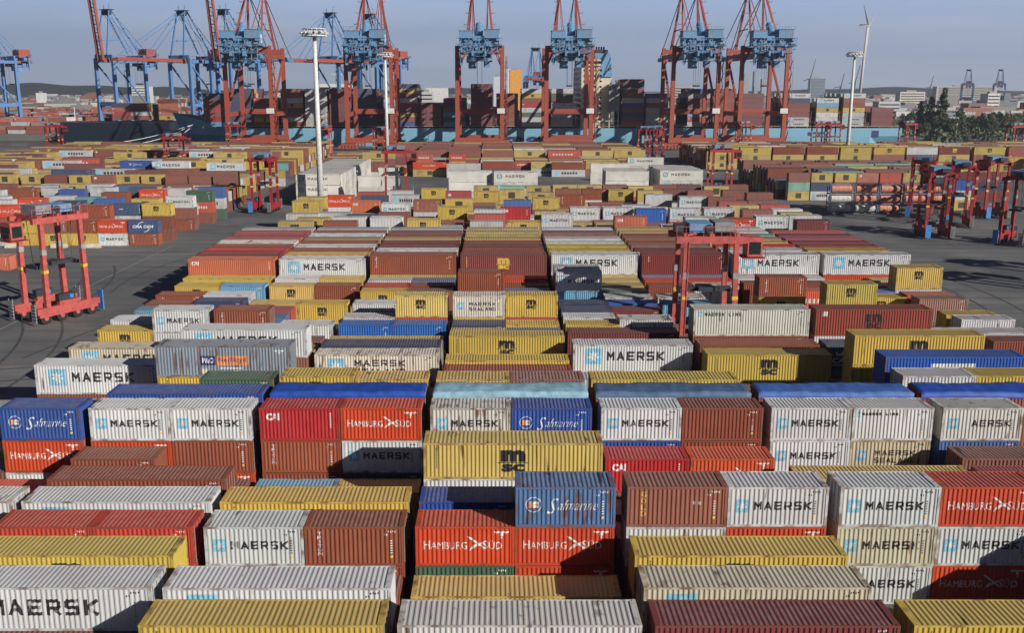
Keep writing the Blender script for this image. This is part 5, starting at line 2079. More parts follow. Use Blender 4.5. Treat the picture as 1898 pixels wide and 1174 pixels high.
-31.13;399.80;4;MT;MT
-18.26;399.80;4;MY+;PW
-5.39;399.80;4;MY;MY
7.48;399.80;4;MY;BR;PW
20.35;399.80;4;BR;BR;BR
33.22;399.80;4;MY+;BR;MY
46.09;399.80;4;BRm+;BR;MY
-44.00;403.35;4;BR+;BR
-31.13;403.35;4;BRm;PW;BRm
-18.26;403.35;4;MY;BR
-5.39;403.35;4;BR+;MY;MT
7.48;403.35;4;MY+;MT
20.35;403.35;4;MY+;BR;MT
33.22;403.35;4;MY;BR
46.09;403.35;4;MT;MT;BR
-44.00;406.90;4;BR+;BR;MY
-31.13;406.90;4;BRm;BR;MY
-18.26;406.90;4;BR;MY;MT
-5.39;406.90;4;MT;BRm;PW
7.48;406.90;4;BR+;BR;BR
20.35;406.90;4;MY+;MT;PW
33.22;406.90;4;MY;BR;PW
46.09;406.90;4;MY+;MT
-44.00;410.45;4;MT;BRm
-31.13;410.45;4;BR+;MT
-18.26;410.45;4;MY;BRm;MY
-5.39;410.45;4;BR+;BR;BR
7.48;410.45;4;BR;BRm;MT
20.35;410.45;4;BR;MT;BR
33.22;410.45;4;BR;MT
46.09;410.45;4;MY+;MY;BR
-44.00;414.00;4;BR;MT
-31.13;414.00;4;MT;MY
-18.26;414.00;4;BR;BR;MT
-5.39;414.00;4;MT;BR;BR
7.48;414.00;4;BRm+;MY;BR
20.35;414.00;4;BR;PW
46.09;414.00;4;BR+;BR;BR
-44.00;417.55;4;BR;PW;MY
-31.13;417.55;4;BR+;MY;BRm
-18.26;417.55;4;MY+;MY;MT
-5.39;417.55;4;MY+;BR
7.48;417.55;4;PW+;MY;MY
20.35;417.55;4;BR+;BR
33.22;417.55;4;MY+;BR
46.09;417.55;4;MT;BR;BR
-44.00;421.10;4;MY+;PW
-31.13;421.10;4;BR+;PW;MY
-18.26;421.10;4;BR;BRm;MY
-5.39;421.10;4;BR;MT;MT
7.48;421.10;4;MT+;MY;BR
20.35;421.10;4;BR+;MT;MY
46.09;421.10;4;MY;PW
-44.00;424.65;4;MY;MY;BRm
-31.13;424.65;4;BR+;MT;MY
-18.26;424.65;4;BRm;MY;BR
-5.39;424.65;4;MY;MY;MY
7.48;424.65;4;MT;BR;MT
20.35;424.65;4;BR+;BR;BR
33.22;424.65;4;BRm;PW;MT
46.09;424.65;4;BRm;MY;BR
84.00;377.00;4;BR;BR;BR
96.87;377.00;4;MT+;BR;MT
109.74;377.00;4;MY+;MT;BR
122.61;377.00;4;BR+;MT
135.48;377.00;4;BR+;MT
148.35;377.00;4;MY+;PW;PW
161.22;377.00;4;MT+;MT;BRm
174.09;377.00;4;BR+;PW;BR
186.96;377.00;4;BR;BR;BR
199.83;377.00;4;PW+;BRm;BRm
212.70;377.00;4;BR;BR;BRm
225.57;377.00;4;BRm;PW;MT
84.00;380.55;4;BR;BR;BR
96.87;380.55;4;MT+;MT;BR
109.74;380.55;4;BR+;BR;MT
122.61;380.55;4;BR;BR;BR
135.48;380.55;4;PW+;BRm
148.35;380.55;4;BR+;MY
161.22;380.55;4;MT+;BR;BR
174.09;380.55;4;BRm;BR;MT
186.96;380.55;4;MT+;BR;BR
199.83;380.55;4;BR+;BR;MT
212.70;380.55;4;BRm;BR;MY
225.57;380.55;4;MY+;BR;BR
84.00;384.10;4;BR;MT;BR
96.87;384.10;4;BRm+;MT;MY
109.74;384.10;4;MY+;MY
122.61;384.10;4;MY+;BR;BR
135.48;384.10;4;BR;BR
148.35;384.10;4;BR+;PW;MT
161.22;384.10;4;BR+;BR
174.09;384.10;4;BR;BRm
186.96;384.10;4;BR+;BRm;BR
199.83;384.10;4;MY+;BR
212.70;384.10;4;BR;BR
225.57;384.10;4;MY;MY;BR
84.00;387.65;4;MT+;PW;BR
96.87;387.65;4;MT+;BR;BRm
109.74;387.65;4;BR;MY
122.61;387.65;4;BR+;BR;BRm
135.48;387.65;4;BR+;BR
148.35;387.65;4;MY;BR;BRm
161.22;387.65;4;BR;BR;MY
174.09;387.65;4;MY;BR;BR
186.96;387.65;4;MY+;BR
199.83;387.65;4;MT+;BR
212.70;387.65;4;BR+;BR;BR
225.57;387.65;4;MY;MT
84.00;391.20;4;MT;MY;BRm
96.87;391.20;4;BR;BR;MT
109.74;391.20;4;PW+;BR
122.61;391.20;4;MY+;MY;PW
135.48;391.20;4;MY+;BR;MY
148.35;391.20;4;BR;BRm;BR
161.22;391.20;4;BRm+;MY
174.09;391.20;4;MT;MT;BR
186.96;391.20;4;MY+;MT;MY
199.83;391.20;4;MT;MY;BR
212.70;391.20;4;MY+;BRm;BRm
225.57;391.20;4;BR+;BR
84.00;394.75;4;MT;PW
96.87;394.75;4;MY+;BR;MT
109.74;394.75;4;PW+;BR;PW
122.61;394.75;4;MY;BR
135.48;394.75;4;BR+;MY;MY
148.35;394.75;4;MT+;BR;BR
161.22;394.75;4;MT+;MY;MY
174.09;394.75;4;MY;BR;MT
186.96;394.75;4;MT+;MY;BRm
199.83;394.75;4;BR+;MT;BR
212.70;394.75;4;MY;MY
225.57;394.75;4;BRm;MY
84.00;398.30;4;BR;PW;BR
96.87;398.30;4;MT;BR;MT
109.74;398.30;4;BR;MT;MY
122.61;398.30;4;BR;BRm;MY
135.48;398.30;4;MY+;BRm
148.35;398.30;4;BR+;BR;BRm
161.22;398.30;4;BR;PW
174.09;398.30;4;BR;MY;MY
186.96;398.30;4;MT;MY;MT
199.83;398.30;4;BR;BRm
212.70;398.30;4;MY+;BRm;BR
225.57;398.30;4;PW;MY;MY
84.00;401.85;4;PW+;MT;BR
96.87;401.85;4;BR;MT;PW
109.74;401.85;4;BRm+;BR
122.61;401.85;4;BRm;BR;BRm
135.48;401.85;4;BR+;PW;MY
148.35;401.85;4;MY;BRm;PW
161.22;401.85;4;MT+;BRm
174.09;401.85;4;MY;MT
186.96;401.85;4;PW+;BR;BR
199.83;401.85;4;BR+;MY;BR
212.70;401.85;4;MT+;MT;MY
225.57;401.85;4;PW+;MY;PW
84.00;405.40;4;BR;MY;BR
96.87;405.40;4;MY+;MY;BR
109.74;405.40;4;BR+;MT;MY
122.61;405.40;4;MY+;BR;MT
135.48;405.40;4;BRm+;MY;MY
148.35;405.40;4;MY;MT
161.22;405.40;4;BRm;BRm
174.09;405.40;4;BR+;PW;BR
186.96;405.40;4;BR;BR;PW
199.83;405.40;4;MY+;BRm;MY
212.70;405.40;4;MT;MT;BRm
225.57;405.40;4;BR;MY
84.00;408.95;4;MY;BR;MT
96.87;408.95;4;MY;BR
109.74;408.95;4;BRm;MY;MT
122.61;408.95;4;BRm;BRm
135.48;408.95;4;PW;BRm;PW
148.35;408.95;4;BR+;BR
161.22;408.95;4;MY+;MY;BR
174.09;408.95;4;MY;MY
186.96;408.95;4;MY+;MY
199.83;408.95;4;BR;BRm;BR
212.70;408.95;4;BR+;PW
225.57;408.95;4;MT;PW
84.00;412.50;4;BR;MT;BRm
96.87;412.50;4;MY+;BR;MT
109.74;412.50;4;MY;BR;BRm
122.61;412.50;4;BR;BR
135.48;412.50;4;BR+;BRm;MT
148.35;412.50;4;MT+;PW
161.22;412.50;4;BRm;BR
174.09;412.50;4;MT;PW
186.96;412.50;4;BR;MT
199.83;412.50;4;MY+;MY
212.70;412.50;4;BR+;BR;MT
225.57;412.50;4;BR;BR;BR
84.00;416.05;4;BR;MT;BR
96.87;416.05;4;MY+;PW
109.74;416.05;4;MY+;PW;MY
122.61;416.05;4;BRm+;BR;BR
135.48;416.05;4;BR+;PW
148.35;416.05;4;MY+;MT;MT
161.22;416.05;4;MY;MY;BR
174.09;416.05;4;BR+;BR;BR
186.96;416.05;4;MT;BR;MT
199.83;416.05;4;MT;MY;MY
212.70;416.05;4;BR+;MY;PW
225.57;416.05;4;BR;BR;MY
84.00;419.60;4;BR;PW;MY
96.87;419.60;4;BR;MY;BR
109.74;419.60;4;BRm+;MT
122.61;419.60;4;BR+;MY;BR
135.48;419.60;4;BR+;BR
148.35;419.60;4;MY+;BR;BRm
161.22;419.60;4;BR;PW
174.09;419.60;4;MT;PW;PW
186.96;419.60;4;MY+;BR;BR
199.83;419.60;4;PW;PW;MT
212.70;419.60;4;MY;BR
225.57;419.60;4;MY;MT;MY
84.00;423.15;4;MT+;BR;BR
96.87;423.15;4;MT;MY;MY
109.74;423.15;4;PW+;BR;MY
122.61;423.15;4;BR;BR;BRm
135.48;423.15;4;BR+;MT;MY
148.35;423.15;4;BR+;MY;BR
161.22;423.15;4;BR+;MT
174.09;423.15;4;BR+;BR;MY
186.96;423.15;4;BR;BR
199.83;423.15;4;BR+;MY
212.70;423.15;4;MY;BR;BR
225.57;423.15;4;MY+;BR;BR
84.00;426.70;4;MY+;PW
96.87;426.70;4;BR;BR;BR
109.74;426.70;4;MY;BR;MT
122.61;426.70;4;BRm+;BR;MY
135.48;426.70;4;MT;MY
148.35;426.70;4;PW+;BR
161.22;426.70;4;MY+;MY
174.09;426.70;4;BR;BR;MT
186.96;426.70;4;MY+;MY;BR
199.83;426.70;4;BR+;BR
212.70;426.70;4;BR;BR;MY
225.57;426.70;4;BR+;BRm;BR
133.26;265.00;4;NV|long navy container, topmost in right yard;BRm|long dark maroon container, second from top
133.26;268.55;4;BRm|long dark maroon container, topmost in right yard;BR;BR
82.50;272.10;4;GRl;BRm
95.19;272.10;4;GRl;BR;NV
107.88;272.10;4;BR+;BRm;BRm
120.57;272.10;4;GRl+;BR;BR
133.26;272.10;4;BR+;MY
82.50;275.65;4;BR;BR
95.19;275.65;4;NV+;BR;BR
107.88;275.65;4;BR+;NV;BR
120.57;275.65;4;NV;NV
133.26;275.65;4;MY+;BR;NV
82.50;279.20;4;NV;BR
95.19;279.20;4;NV+;GRl;GRl
107.88;279.20;4;BR;BR;BR
120.57;279.20;4;BR+;BR;GRl
133.26;279.20;4;BR;GRl
82.50;282.75;4;BR|long brown container, topmost, left of it navy one;BRm;MY
95.19;282.75;4;BR;BR
107.88;282.75;4;BR;GRl
120.57;282.75;4;MY+;BR;BR
133.26;282.75;4;BR+;GRl
82.50;286.30;4;NV;BR;BRm
95.19;286.30;4;BR+;MY;GRl
107.88;286.30;4;MY+;BR;NV
120.57;286.30;4;BR+;BR;MY
133.26;286.30;4;BR+;BR;MY
82.50;289.85;4;BR+;BR;GRl
95.19;289.85;4;BR;BR;BR
107.88;289.85;4;GRl;BR;BR
120.57;289.85;4;NV;BR;BR
133.26;289.85;4;BR+;GRl;BR
82.50;293.40;4;MY;MY;MY
95.19;293.40;4;MY;BR;NV
107.88;293.40;4;MY;BRm
120.57;293.40;4;NV;BR;BR
133.26;293.40;4;NV;NV;NV
82.50;296.95;4;BR;BR;MY
95.19;296.95;4;GRl;BR
107.88;296.95;4;GRl+;BR;NV
120.57;296.95;4;GRl+;NV;BR
133.26;296.95;4;BR+;BR
82.50;300.50;4;BR+;BR
95.19;300.50;4;BR+;BR;BR
107.88;300.50;4;BR+;BR
120.57;300.50;4;NV+;BR;BRm
133.26;300.50;4;MY+;BR
82.50;304.05;4;GRl+;NV
107.88;304.05;4;BR+;BR;GRl
120.57;304.05;4;BR;GRl
133.26;304.05;4;MY;NV;BRm
82.50;307.60;4;BR+;BR
95.19;307.60;4;BRm;BR;MY
107.88;307.60;4;BR;BR
120.57;307.60;4;BR;BR;BR
133.26;307.60;4;BR+;BR;BR
82.50;311.15;4;BR+;BR;NV
95.19;311.15;4;BR;MY
107.88;311.15;4;BRm+;GRl;BR
120.57;311.15;4;BR+;BR;BR
133.26;311.15;4;BR;BR;BR
82.50;314.70;4;BR;BR;MY
95.19;314.70;4;BR;GRl;BRm
107.88;314.70;4;BR;MY;BR
120.57;314.70;4;BR;BR;NV
133.26;314.70;4;BR;BR;MY"""
rnd=random.Random(5)
for line in DATA.strip().split('\n'):
    f=line.split(';'); x,y=float(f[0]),float(f[1]); L=12.19 if f[2]=='4' else 6.06
    its=[]
    for q in f[3:]:
        st,_,lab=q.partition('|'); h=2.9 if st.endswith('+') else 2.6; its.append((st.rstrip('+'),h,lab))
    z=0
    for st,h,lab in reversed(its):
        if lab: container(x,y,z,L,h,st,lab,rnd.random()<.35)
        else: simple(x,y,z,L,h,st,rnd)
        z+=h
# deck cargo of the two ships and the terminal beyond the water
CW=['BR']*5+['MB','BRm','NV','NV','PW','PWd','PWd','MY','GR','CAI','BRp','PWd','MB','LB','SF']
def dcol(st,d=.0): return tuple(q*(1-d)+.2*d for q in STY[st][0])
SHY=531.0; DECK=9.8
BAYS=[(397,172),(445,166),(490,178),(541,163),(586,165),(631,162),(678,163),(753,150),(797,189),(842,180),(893,150),(940,172),(987,160),(1042,160),(1173,148),(1218,168),(1295,160),(1342,163),(1395,168),(1481,176),(1534,178),(1583,176),(1637,196)]
def sx(px,Y=SHY+1,h=20): 
    s=FPX/(Y*math.cos(PITCH)+(HC-h)*math.sin(PITCH)); return (px-918)/s, s
for px,ty in BAYS:
    xc,s=sx(px); top=HC-(ty-165)*math.cos(PITCH)/s; n=max(1,int(round((top-DECK-.8)/2.65)))
    for k in range(14):
        nn=n if k<1 else max(1,n-rnd.choice([0,0,0,0,1,1,2]))
        mono=rnd.random()<.2; cm=rnd.choice(['BR','BRm','NV','MB','PWd'])
        for t in range(nn):
            if k and t<nn-2 and k<13: continue
            st=cm if mono else rnd.choice(CW)
            if ty==196: st=rnd.choice(['MB','BRm','MB'])
            if px in(1481,1583,1534) and t in(0,1,n-1) and not(px==1534 and t<2): st='MW'
            if px in(1042,1218,987) and rnd.random()<.7: st='PW'
            y0=SHY+1.2+k*2.5+k*1.5*0
            simple(xc-6.1,y0,DECK+.8+t*2.62,12.19,2.6,st,rnd)
            # lashing gap
for px,n in ((255,4),(289,4),(338,5)):
    X0=(px-918)/2.77
    for k in range(8):
        for t in range(n):
            st=rnd.choice(CW+['GRl','MY','CAIo']); simple(X0-6+k*.0,606+k*2.5,12+t*2.62,12.19,2.6,st,rnd)
for i in range(900):
    Y=rnd.choice([760,780,800,830,860,900,950,1000,1060,1120]) ; X=rnd.uniform(-1.0,-.28)*(Y*.62); 
    st=rnd.choice(['BR','CAIo','HS','BRp','PW','MY','LB','MW','CAIo','BRr','SFl','BR']); n=rnd.choice([2,3,4])
    for t in range(n): simple(X,Y+rnd.randint(0,5)*3,1+t*2.62,12.19,2.6,st if rnd.random()<.6 else rnd.choice(['BR','CAIo','PW','HS']),rnd)
for r_ in range(26):
    for c_ in range(13):
        n=rnd.choice([2,3,4]) if r_>1 else 2
        for t in range(n): simple(-470+c_*13.2+rnd.random(),652+r_*3.4,1+t*2.62,12.19,2.6,rnd.choice(['BRp','CAIo','BR','HSn','BRp','CAIo','BRr','PW','LB','MY','BR']),rnd)
for i in range(260):
    Y=rnd.uniform(900,1500); X=rnd.uniform(.18,.60)*Y; n=rnd.choice([1,2,3])
    for t in range(n): simple(X,Y,1+t*2.62,12.19,2.6,rnd.choice(['PW','BR','MW','HS','LB']),rnd)
def vmesh(name,V,Fc,Cc,mat):
    me=bpy.data.meshes.new(name); me.from_pydata(V,[],Fc); a=me.color_attributes.new('Col','FLOAT_COLOR','CORNER')
    arr=np.array([(*c,1.0) for c in Cc],np.float32).repeat([len(f) for f in Fc],axis=0); a.data.foreach_set('color',arr.ravel()); me.materials.append(M[mat]); return me
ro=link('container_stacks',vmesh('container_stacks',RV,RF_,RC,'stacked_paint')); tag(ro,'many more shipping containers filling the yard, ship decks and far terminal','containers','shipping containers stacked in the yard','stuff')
# ---------------------------------------------------------------- straddle carriers
def make_carrier(name='straddle_carrier',main='carrier_pink',loaded=False):
    o=empty(name,(0,0,0)); LX=4.6; WY=2.45
    for sy in (-1,1):
        y=sy*WY
        g=G(); g.box(-LX,LX,y-.32,y+.32,1.35,2.15); g.box(-LX+.3,LX-.3,y-.28,y+.28,.95,1.35); g.box(-1.6,1.4,y-.36,y+.36,2.15,2.7,0)
        for xx in (-3.4,-1.2,1.1,3.4): g.beam((xx,y,.5),(xx,y,1.4),.35,.2)
        link('wheel_beam',g.mesh('wheel_beam',[main]),o)
        for xx in (-3.4,-1.2,1.1,3.4):
            g=G(); g.cyl((xx,y-.24,.78),(xx,y+.24,.78),.78,18)
            wo=link('wheel',g.mesh('tyre',['rubber']),o); g=G(); g.cyl((xx,y-.27,.78),(xx,y+.27,.78),.30,12); link('rim',g.mesh('rim',[main]),wo)
        for xx in (-2.9,2.9):
            g=G(); g.beam((xx*1.02,y,2.1),(xx*.96,y,13.2),.62,.62,.52)
            for zz,dz,mi in ((6.6,.4,1),(9.0,.7,2)): g.beam((xx*.99,y,zz),(xx*.985,y,zz+dz),.66,.66,mi=mi)
            link('leg',g.mesh('leg',[main,'safety_yellow','concrete']),o)
        g=G(); g.beam((-4.0,y,13.4),(4.0,y,13.4),.6,.75); g.beam((-2.8,y,13),(-1.2,y,13.5),.3); g.beam((2.8,y,13),(1.2,y,13.5),.3)
        link('top_beam',g.mesh('top_beam',[main]),o)
        g=G(); s=sy*(WY+.05)
        for q,ex in ((0,-LX-.35),(1,LX+.35)):
            if q==0 and sy>0: g.box(ex-.08,ex+.08,y-.55,y+.55,.35,3.1,1)
            else: 
                for zz in range(6): g.box(ex-.1,ex+.1,y-.42,y+.42,.5+zz*.42,.72+zz*.42,0)
                g.box(ex-.04,ex+.04,y-.45,y-.37,.4,3.1,0); g.box(ex-.04,ex+.04,y+.37,y+.45,.4,3.1,0)
        link('end_guard',g.mesh('end_guard',['grey_steel','panel_blue']),o)
        # access ladder and power pack
        g=G(); g.box(-.9,1.5,y-.42,y+.42,2.72,3.6,0); g.box(-.6,-.1,y-.46,y+.46,2.9,3.4,1); link('power_pack',g.mesh('power_pack',['dark_steel','panel_blue']),o)
    g=G()
    for xx in (-2.85,0,2.85): g.beam((xx,-WY,13.7),(xx,WY,13.7),.6,.7)
    g.beam((-2.8,-WY,13.95),(2.8,WY,13.95),.2); 
    for sy in (-1,1):
        g.beam((-4,sy*2.7,14.9),(4,sy*2.7,14.9),.06)
        for k in range(9): g.beam((-4+k,sy*2.7,13.8),(-4+k,sy*2.7,14.9),.05)
    link('cross_beams',g.mesh('cross_beams',[main]),o)
    g=G(); g.box(-2.4,.2,-1.7,1.7,14.1,15.1,0); g.box(.5,2.7,-1.6,1.6,14.1,15.25,1); g.cyl((-.2,-1.9,14.6),(-.2,1.9,14.6),.45,14,mi=2); g.box(-3.9,-2.7,-1.2,.4,14.1,14.9,2)
    link('machine_house',g.mesh('machine_house',['pale_blue_paint','grey_steel','dark_steel']),o)
    g=G(); xx=4.5; g.box(xx,xx+1.7,-.9,1.3,11.2,13.4,0); cab=link('cab',g.mesh('cab',[main]),o)
    g=G(); g.box(xx+.05,xx+1.75,-.75,1.15,11.5,12.9,0); g.box(xx+.2,xx+1.5,-.95,1.35,11.5,12.9,0); link('windows',g.mesh('windows',['glass_dark']),cab)
    g=G(); g.box(xx-.5,xx+2.0,-1.1,1.5,11.0,11.12); 
    for a in (-1.1,1.5): g.beam((xx+2,a,11.1),(xx+2,a,12.1),.06); 
    g.beam((xx,0,13.4),(xx-.6,0,13.5),.5); g.beam((xx+2,-1.1,12.1),(xx+2,1.5,12.1),.06); link('cab_platform',g.mesh('cab_platform',['carrier_red_shaded']),o)
    g=G(); 
    for a in (-1,1): 
        for b_ in (-1,1): g.cyl((a*2.2,b_*.9,7.6),(a*2.4,b_*1.2,13.5),.04,5)
    link('hoist_rope',g.mesh('hoist_rope',['cable']),o)
    g=G(); g.box(-3.0,3.0,-.35,.35,7.1,7.6); 
    for a in (-1,1): g.box(a*2.9-.2,a*2.9+.2,-1.2,1.2,7.0,7.45)
    g.box(-.9,.9,-1.1,1.1,7.2,7.7); link('spreader',g.mesh('spreader',['dark_steel']),o)
    g=G(); g.beam((-3.2,-2.75,2.2),(-3.1,-2.75,13.2),.08); g.beam((-2.7,-2.8,2.2),(-2.6,-2.8,13.2),.08)
    for k in range(28): g.beam((-3.2,-2.75,2.4+k*.38),(-2.65,-2.78,2.4+k*.38),.05)
    link('ladder',g.mesh('ladder',[main]),o)
    return o
CAR=[ # px,py of the ground point, heading in degrees, label
(108,587,239,'pink-red straddle carrier standing on open asphalt at the left, biggest one in view'),
(1322,0,0,'pink-red straddle carrier working over the container rows of the front block'),
(1728,438,82,'red straddle carrier in shade, left of the pair standing close together at right'),
(1832,402,88,'tall red straddle carrier with white cab roof in the right-hand group'),
(1704,402,62,'red straddle carrier with blue guard beside the racks of tank containers'),
(1885,452,40,'red straddle carrier cut by the right edge of the photo'),
(1770,418,75,'red straddle carrier behind the pair in the right-hand group'),
(493,392,86,'red straddle carrier on the lane left of the white refrigerated stacks'),
(735,366,4,'red straddle carrier standing over containers right of the white refrigerated stacks'),
(1332,362,3,'bright red straddle carrier over containers in front of the far right stacks'),
(326,322,2,'red straddle carrier standing over the left yard stacks'),
(104,285,5,'small distant red straddle carrier at the far left beside the quay'),
(434,283,5,'small distant red straddle carrier under the brown quay crane at left'),
(706,300,85,'narrow bright red straddle carrier in front of the second brown crane'),
(1192,298,85,'leftmost of three red straddle carriers parked between far stacks'),
(1205,298,85,'middle of three red straddle carriers parked between far stacks'),
(1218,296,85,'rightmost of three red straddle carriers parked between far stacks'),
(1678,278,20,'red straddle carrier with white top near the stern of the ship'),
(1516,280,10,'red straddle carrier in front of the pale blue hull, left of its twin'),
(1541,280,10,'red straddle carrier in front of the pale blue hull, right of its twin'),
(1376,280,15,'red straddle carrier standing under the rightmost brown crane'),
(1877,286,12,'red straddle carrier at the far right beside the railway'),
(603,300,90,'faded pink straddle carrier behind the nearest floodlight mast')]
proto=make_carrier('straddle_carrier','carrier_pink'); proto2=make_carrier('straddle_carrier','carrier_red_shaded')
used=[False,False]
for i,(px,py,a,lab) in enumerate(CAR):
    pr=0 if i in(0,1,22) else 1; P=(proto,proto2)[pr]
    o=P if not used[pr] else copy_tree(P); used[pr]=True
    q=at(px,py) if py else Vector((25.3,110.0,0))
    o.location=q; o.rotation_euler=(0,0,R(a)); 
    
    if i==0: o.scale=(1.04,1.04,1.05)
    tag(o,lab,'straddle carrier','straddle carriers working in the yard')
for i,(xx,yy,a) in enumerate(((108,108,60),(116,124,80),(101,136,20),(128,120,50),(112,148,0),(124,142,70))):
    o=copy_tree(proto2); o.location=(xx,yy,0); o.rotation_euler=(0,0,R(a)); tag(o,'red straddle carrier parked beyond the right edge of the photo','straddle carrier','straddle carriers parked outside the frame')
# ---------------------------------------------------------------- quay cranes
def make_crane(kind):
    red=kind=='red'; C1='crane_red' if red else 'crane_blue'; C2='pale_blue_paint' if red else 'crane_red'
    o=empty('quay_crane',(0,0,0)); HX=11.6; GY=30; LT=50
    for x in (-HX,HX):
        for y in (0,GY):
            g=G(); g.beam((x,y,6.2),(x,y,LT+(3 if red else 0)),2.2 if red else 2.9,2.0 if red else 2.6,1.9 if red else 2.5); lg=link('leg',g.mesh('leg',[C1]),o)
        g=G(); g.beam((x,0,18.5),(x,GY,18.5),1.5,2.2); g.beam((x,1,19.5),(x,GY-1,LT-4),1.0); g.beam((x,0,LT-2),(x,GY,LT-2),1.4,2.0); link('side_frame',g.mesh('side_frame',[C1]),o)
    for y in (0,GY):
        g=G(); g.beam((-HX-1.5,y,5.2),(HX+1.5,y,5.2),1.8,2.7)
        for x in (-HX,HX):
            g.beam((x-3.8,y,3.2),(x+3.8,y,3.2),1.0,1.3)
            g.beam((x-3.6,y,3),(x,y,4.4),.6); g.beam((x+3.6,y,3),(x,y,4.4),.6)
            for k in range(6):
                xx=x-4.4+k*1.75; g.box(xx-.6,xx+.6,y-.45,y+.45,.75,2.6,0); g.cyl((xx,y-.2,.42),(xx,y+.2,.42),.42,10,mi=1)
        link('sill_beam',g.mesh('sill_beam',[C1,'dark_steel']),o)
    g=G(); g.beam((-HX,GY,19.5),(HX,GY,19.5),1.6,2.4); g.beam((-HX,0,LT+1),(HX,0,LT+1),1.5,2.4); g.beam((-HX,GY,LT+1),(HX,GY,LT+1),1.5,2.4)
    for x in (-HX,HX):
        g.beam((x,0,LT-7),(x*.72,0,LT),1.1); g.beam((x,GY,LT-7),(x*.72,GY,LT),1.1)
    g.box(-HX,HX,GY-1.8,GY-.9,18.0,18.3); 
    for k in range(24): g.beam((-HX+k,GY-1.8,18.3),(-HX+k,GY-1.8,19.5),.12)
    link('portal_beam',g.mesh('portal_beam',[C1]),o)
    TOP=82
    g=G()
    for sx_ in (-1,1):
        g.beam((sx_*HX*.62,GY+2,LT+2),(sx_*4.2,GY-5,TOP),1.15,1.15,.9); g.beam((sx_*HX*.62,2,LT+4),(sx_*4.2,GY-7,TOP),.9,.9,.75)
        g.beam((sx_*HX*.5,GY*.5,LT+12),(sx_*HX*.5,GY+1,LT+12),.5)
        for zz in (58,64,70,76): 
            t=(zz-52)/(TOP-52); yy=2+(GY-9)*t; xx=sx_*(7.2+(4.2-7.2)*t); g.box(xx-.1+sx_*.4,xx+sx_*2.2,yy-1.2,yy+.4,zz,zz+.15)
            g.beam((xx+sx_*2.2,yy-1.2,zz),(xx+sx_*2.2,yy-1.2,zz+1.1),.1)
    g.beam((-5,GY-6,TOP-2.0),(5,GY-6,TOP-2.0),1.4,3.2,mi=1); g.box(-5.5,5.5,GY-9,GY-3,TOP-.2,TOP+.2,1); g.beam((-3.5,GY-6,TOP),(-3.5,GY-6,TOP+4),.3); g.beam((3.5,GY-6,TOP),(3.5,GY-6,TOP+3),.5)
    link('apex_frame',g.mesh('apex_frame',[C1,'dark_steel']),o)
    boomup=kind=='blueup'
    g=G(); B=LT-1.5
    g_parts=[]
    for sx_ in (-1,1):
        g.beam((sx_*3.2,-19,B),(sx_*3.2,GY+3,B),.9,2.4)
        for k in range(9): g.beam((sx_*3.2,-18+k*5.6,B-1.2),(sx_*3.2,-15.2+k*5.6,B+1.2),.25)
    for k in range(10): g.beam((-3.2,-18+k*5.4,B+.8),(3.2,-18+k*5.4,B+.8),.4)
    link('girder',g.mesh('girder',[C2 if red else C2]),o)
    g=G(); a=R(84) if boomup else 0
    def bp(d,x=0,z=0): return (x,GY+3+d*math.cos(a)-z*math.sin(a),B+d*math.sin(a)+z*math.cos(a))
    for sx_ in (-1,1): g.beam(bp(0,sx_*3.2),bp(62,sx_*3.2),1.1,2.2)
    for k in range(12): g.beam(bp(2+k*5.4,-3.2),bp(2+k*5.4,3.2),.45,.6)
    for k in range(0,11): g.beam(bp(2+k*5.4,-3.2),bp(7.4+k*5.4,3.2),.25)
    link('boom',g.mesh('boom',['crane_red' if not red else 'pale_blue_paint']),o)
    g=G()
    for sx_ in (-1,1):
        if not boomup:
            for d in (30,58): g.beam((sx_*4,GY-5,TOP-1),bp(d,sx_*3.2,1),.35)
        g.beam((sx_*4,GY-7,TOP-1),(sx_*3.2,-15,B+1),.35); g.beam((sx_*4,GY-7,TOP-4),(sx_*3.2,2,B+1),.3)
    link('stay',g.mesh('stay',[C1]),o)
    # walkways and hoist house
    if red:
        g=G(); g.box(-10,-3.2,-13,-5.5,LT+2.4,LT+9.6,0); g.box(2.6,10,-13,-4.5,LT+1.6,LT+10.2,0); g.box(-3.2,2.6,-11.5,-6,LT+2.4,LT+7.2,0); g.box(-10.2,-3.1,-13.3,-5.2,LT+9.6,LT+9.9,1); g.box(2.4,10.2,-13.3,-4.2,LT+10.2,LT+10.5,1); g.box(-6.5,-3.5,-13.4,-13.05,LT+4,LT+6.5,1); g.cyl((0,-9,LT+8),(0,-4,LT+13),1.9,14,mi=0)
        for k in range(6): g.box(3.4+k*1.15,3.7+k*1.15,-13.08,-13.0,LT+2,LT+10,1)
        q9=random.Random(4)
        for k in range(24):
            xx=q9.uniform(-10.5,10.5); zz=LT+q9.uniform(-1,6); ss=q9.uniform(.25,.8); g.box(xx-ss,xx+ss,-14.6-q9.random(),-13.35,zz,zz+ss*1.3,q9.choice([0,0,1]))
        for k in range(14):
            xx=-10+k*1.54; g.beam((xx,-14.4,LT+2.4),(xx+q9.choice([-1.5,1.5]),-14.4,LT+6),.28); g.beam((xx,-13.6,LT+10.4),(xx,-13.6,LT+11.7),.14)
        g.beam((-10.3,-13.6,LT+11.7),(10.3,-13.6,LT+11.7),.16); g.box(-11.2,11.2,-15.2,-13.3,LT+6.0,LT+6.2,0)
        mh=link('machine_house',g.mesh('machine_house',['pale_blue_paint','grey_steel']),o)
        g=G(); g.box(10.0,10.1,-11,-7.5,LT+4,LT+8); link('emblem_panel',g.mesh('emblem_panel',['white_paint']),mh)
    else:
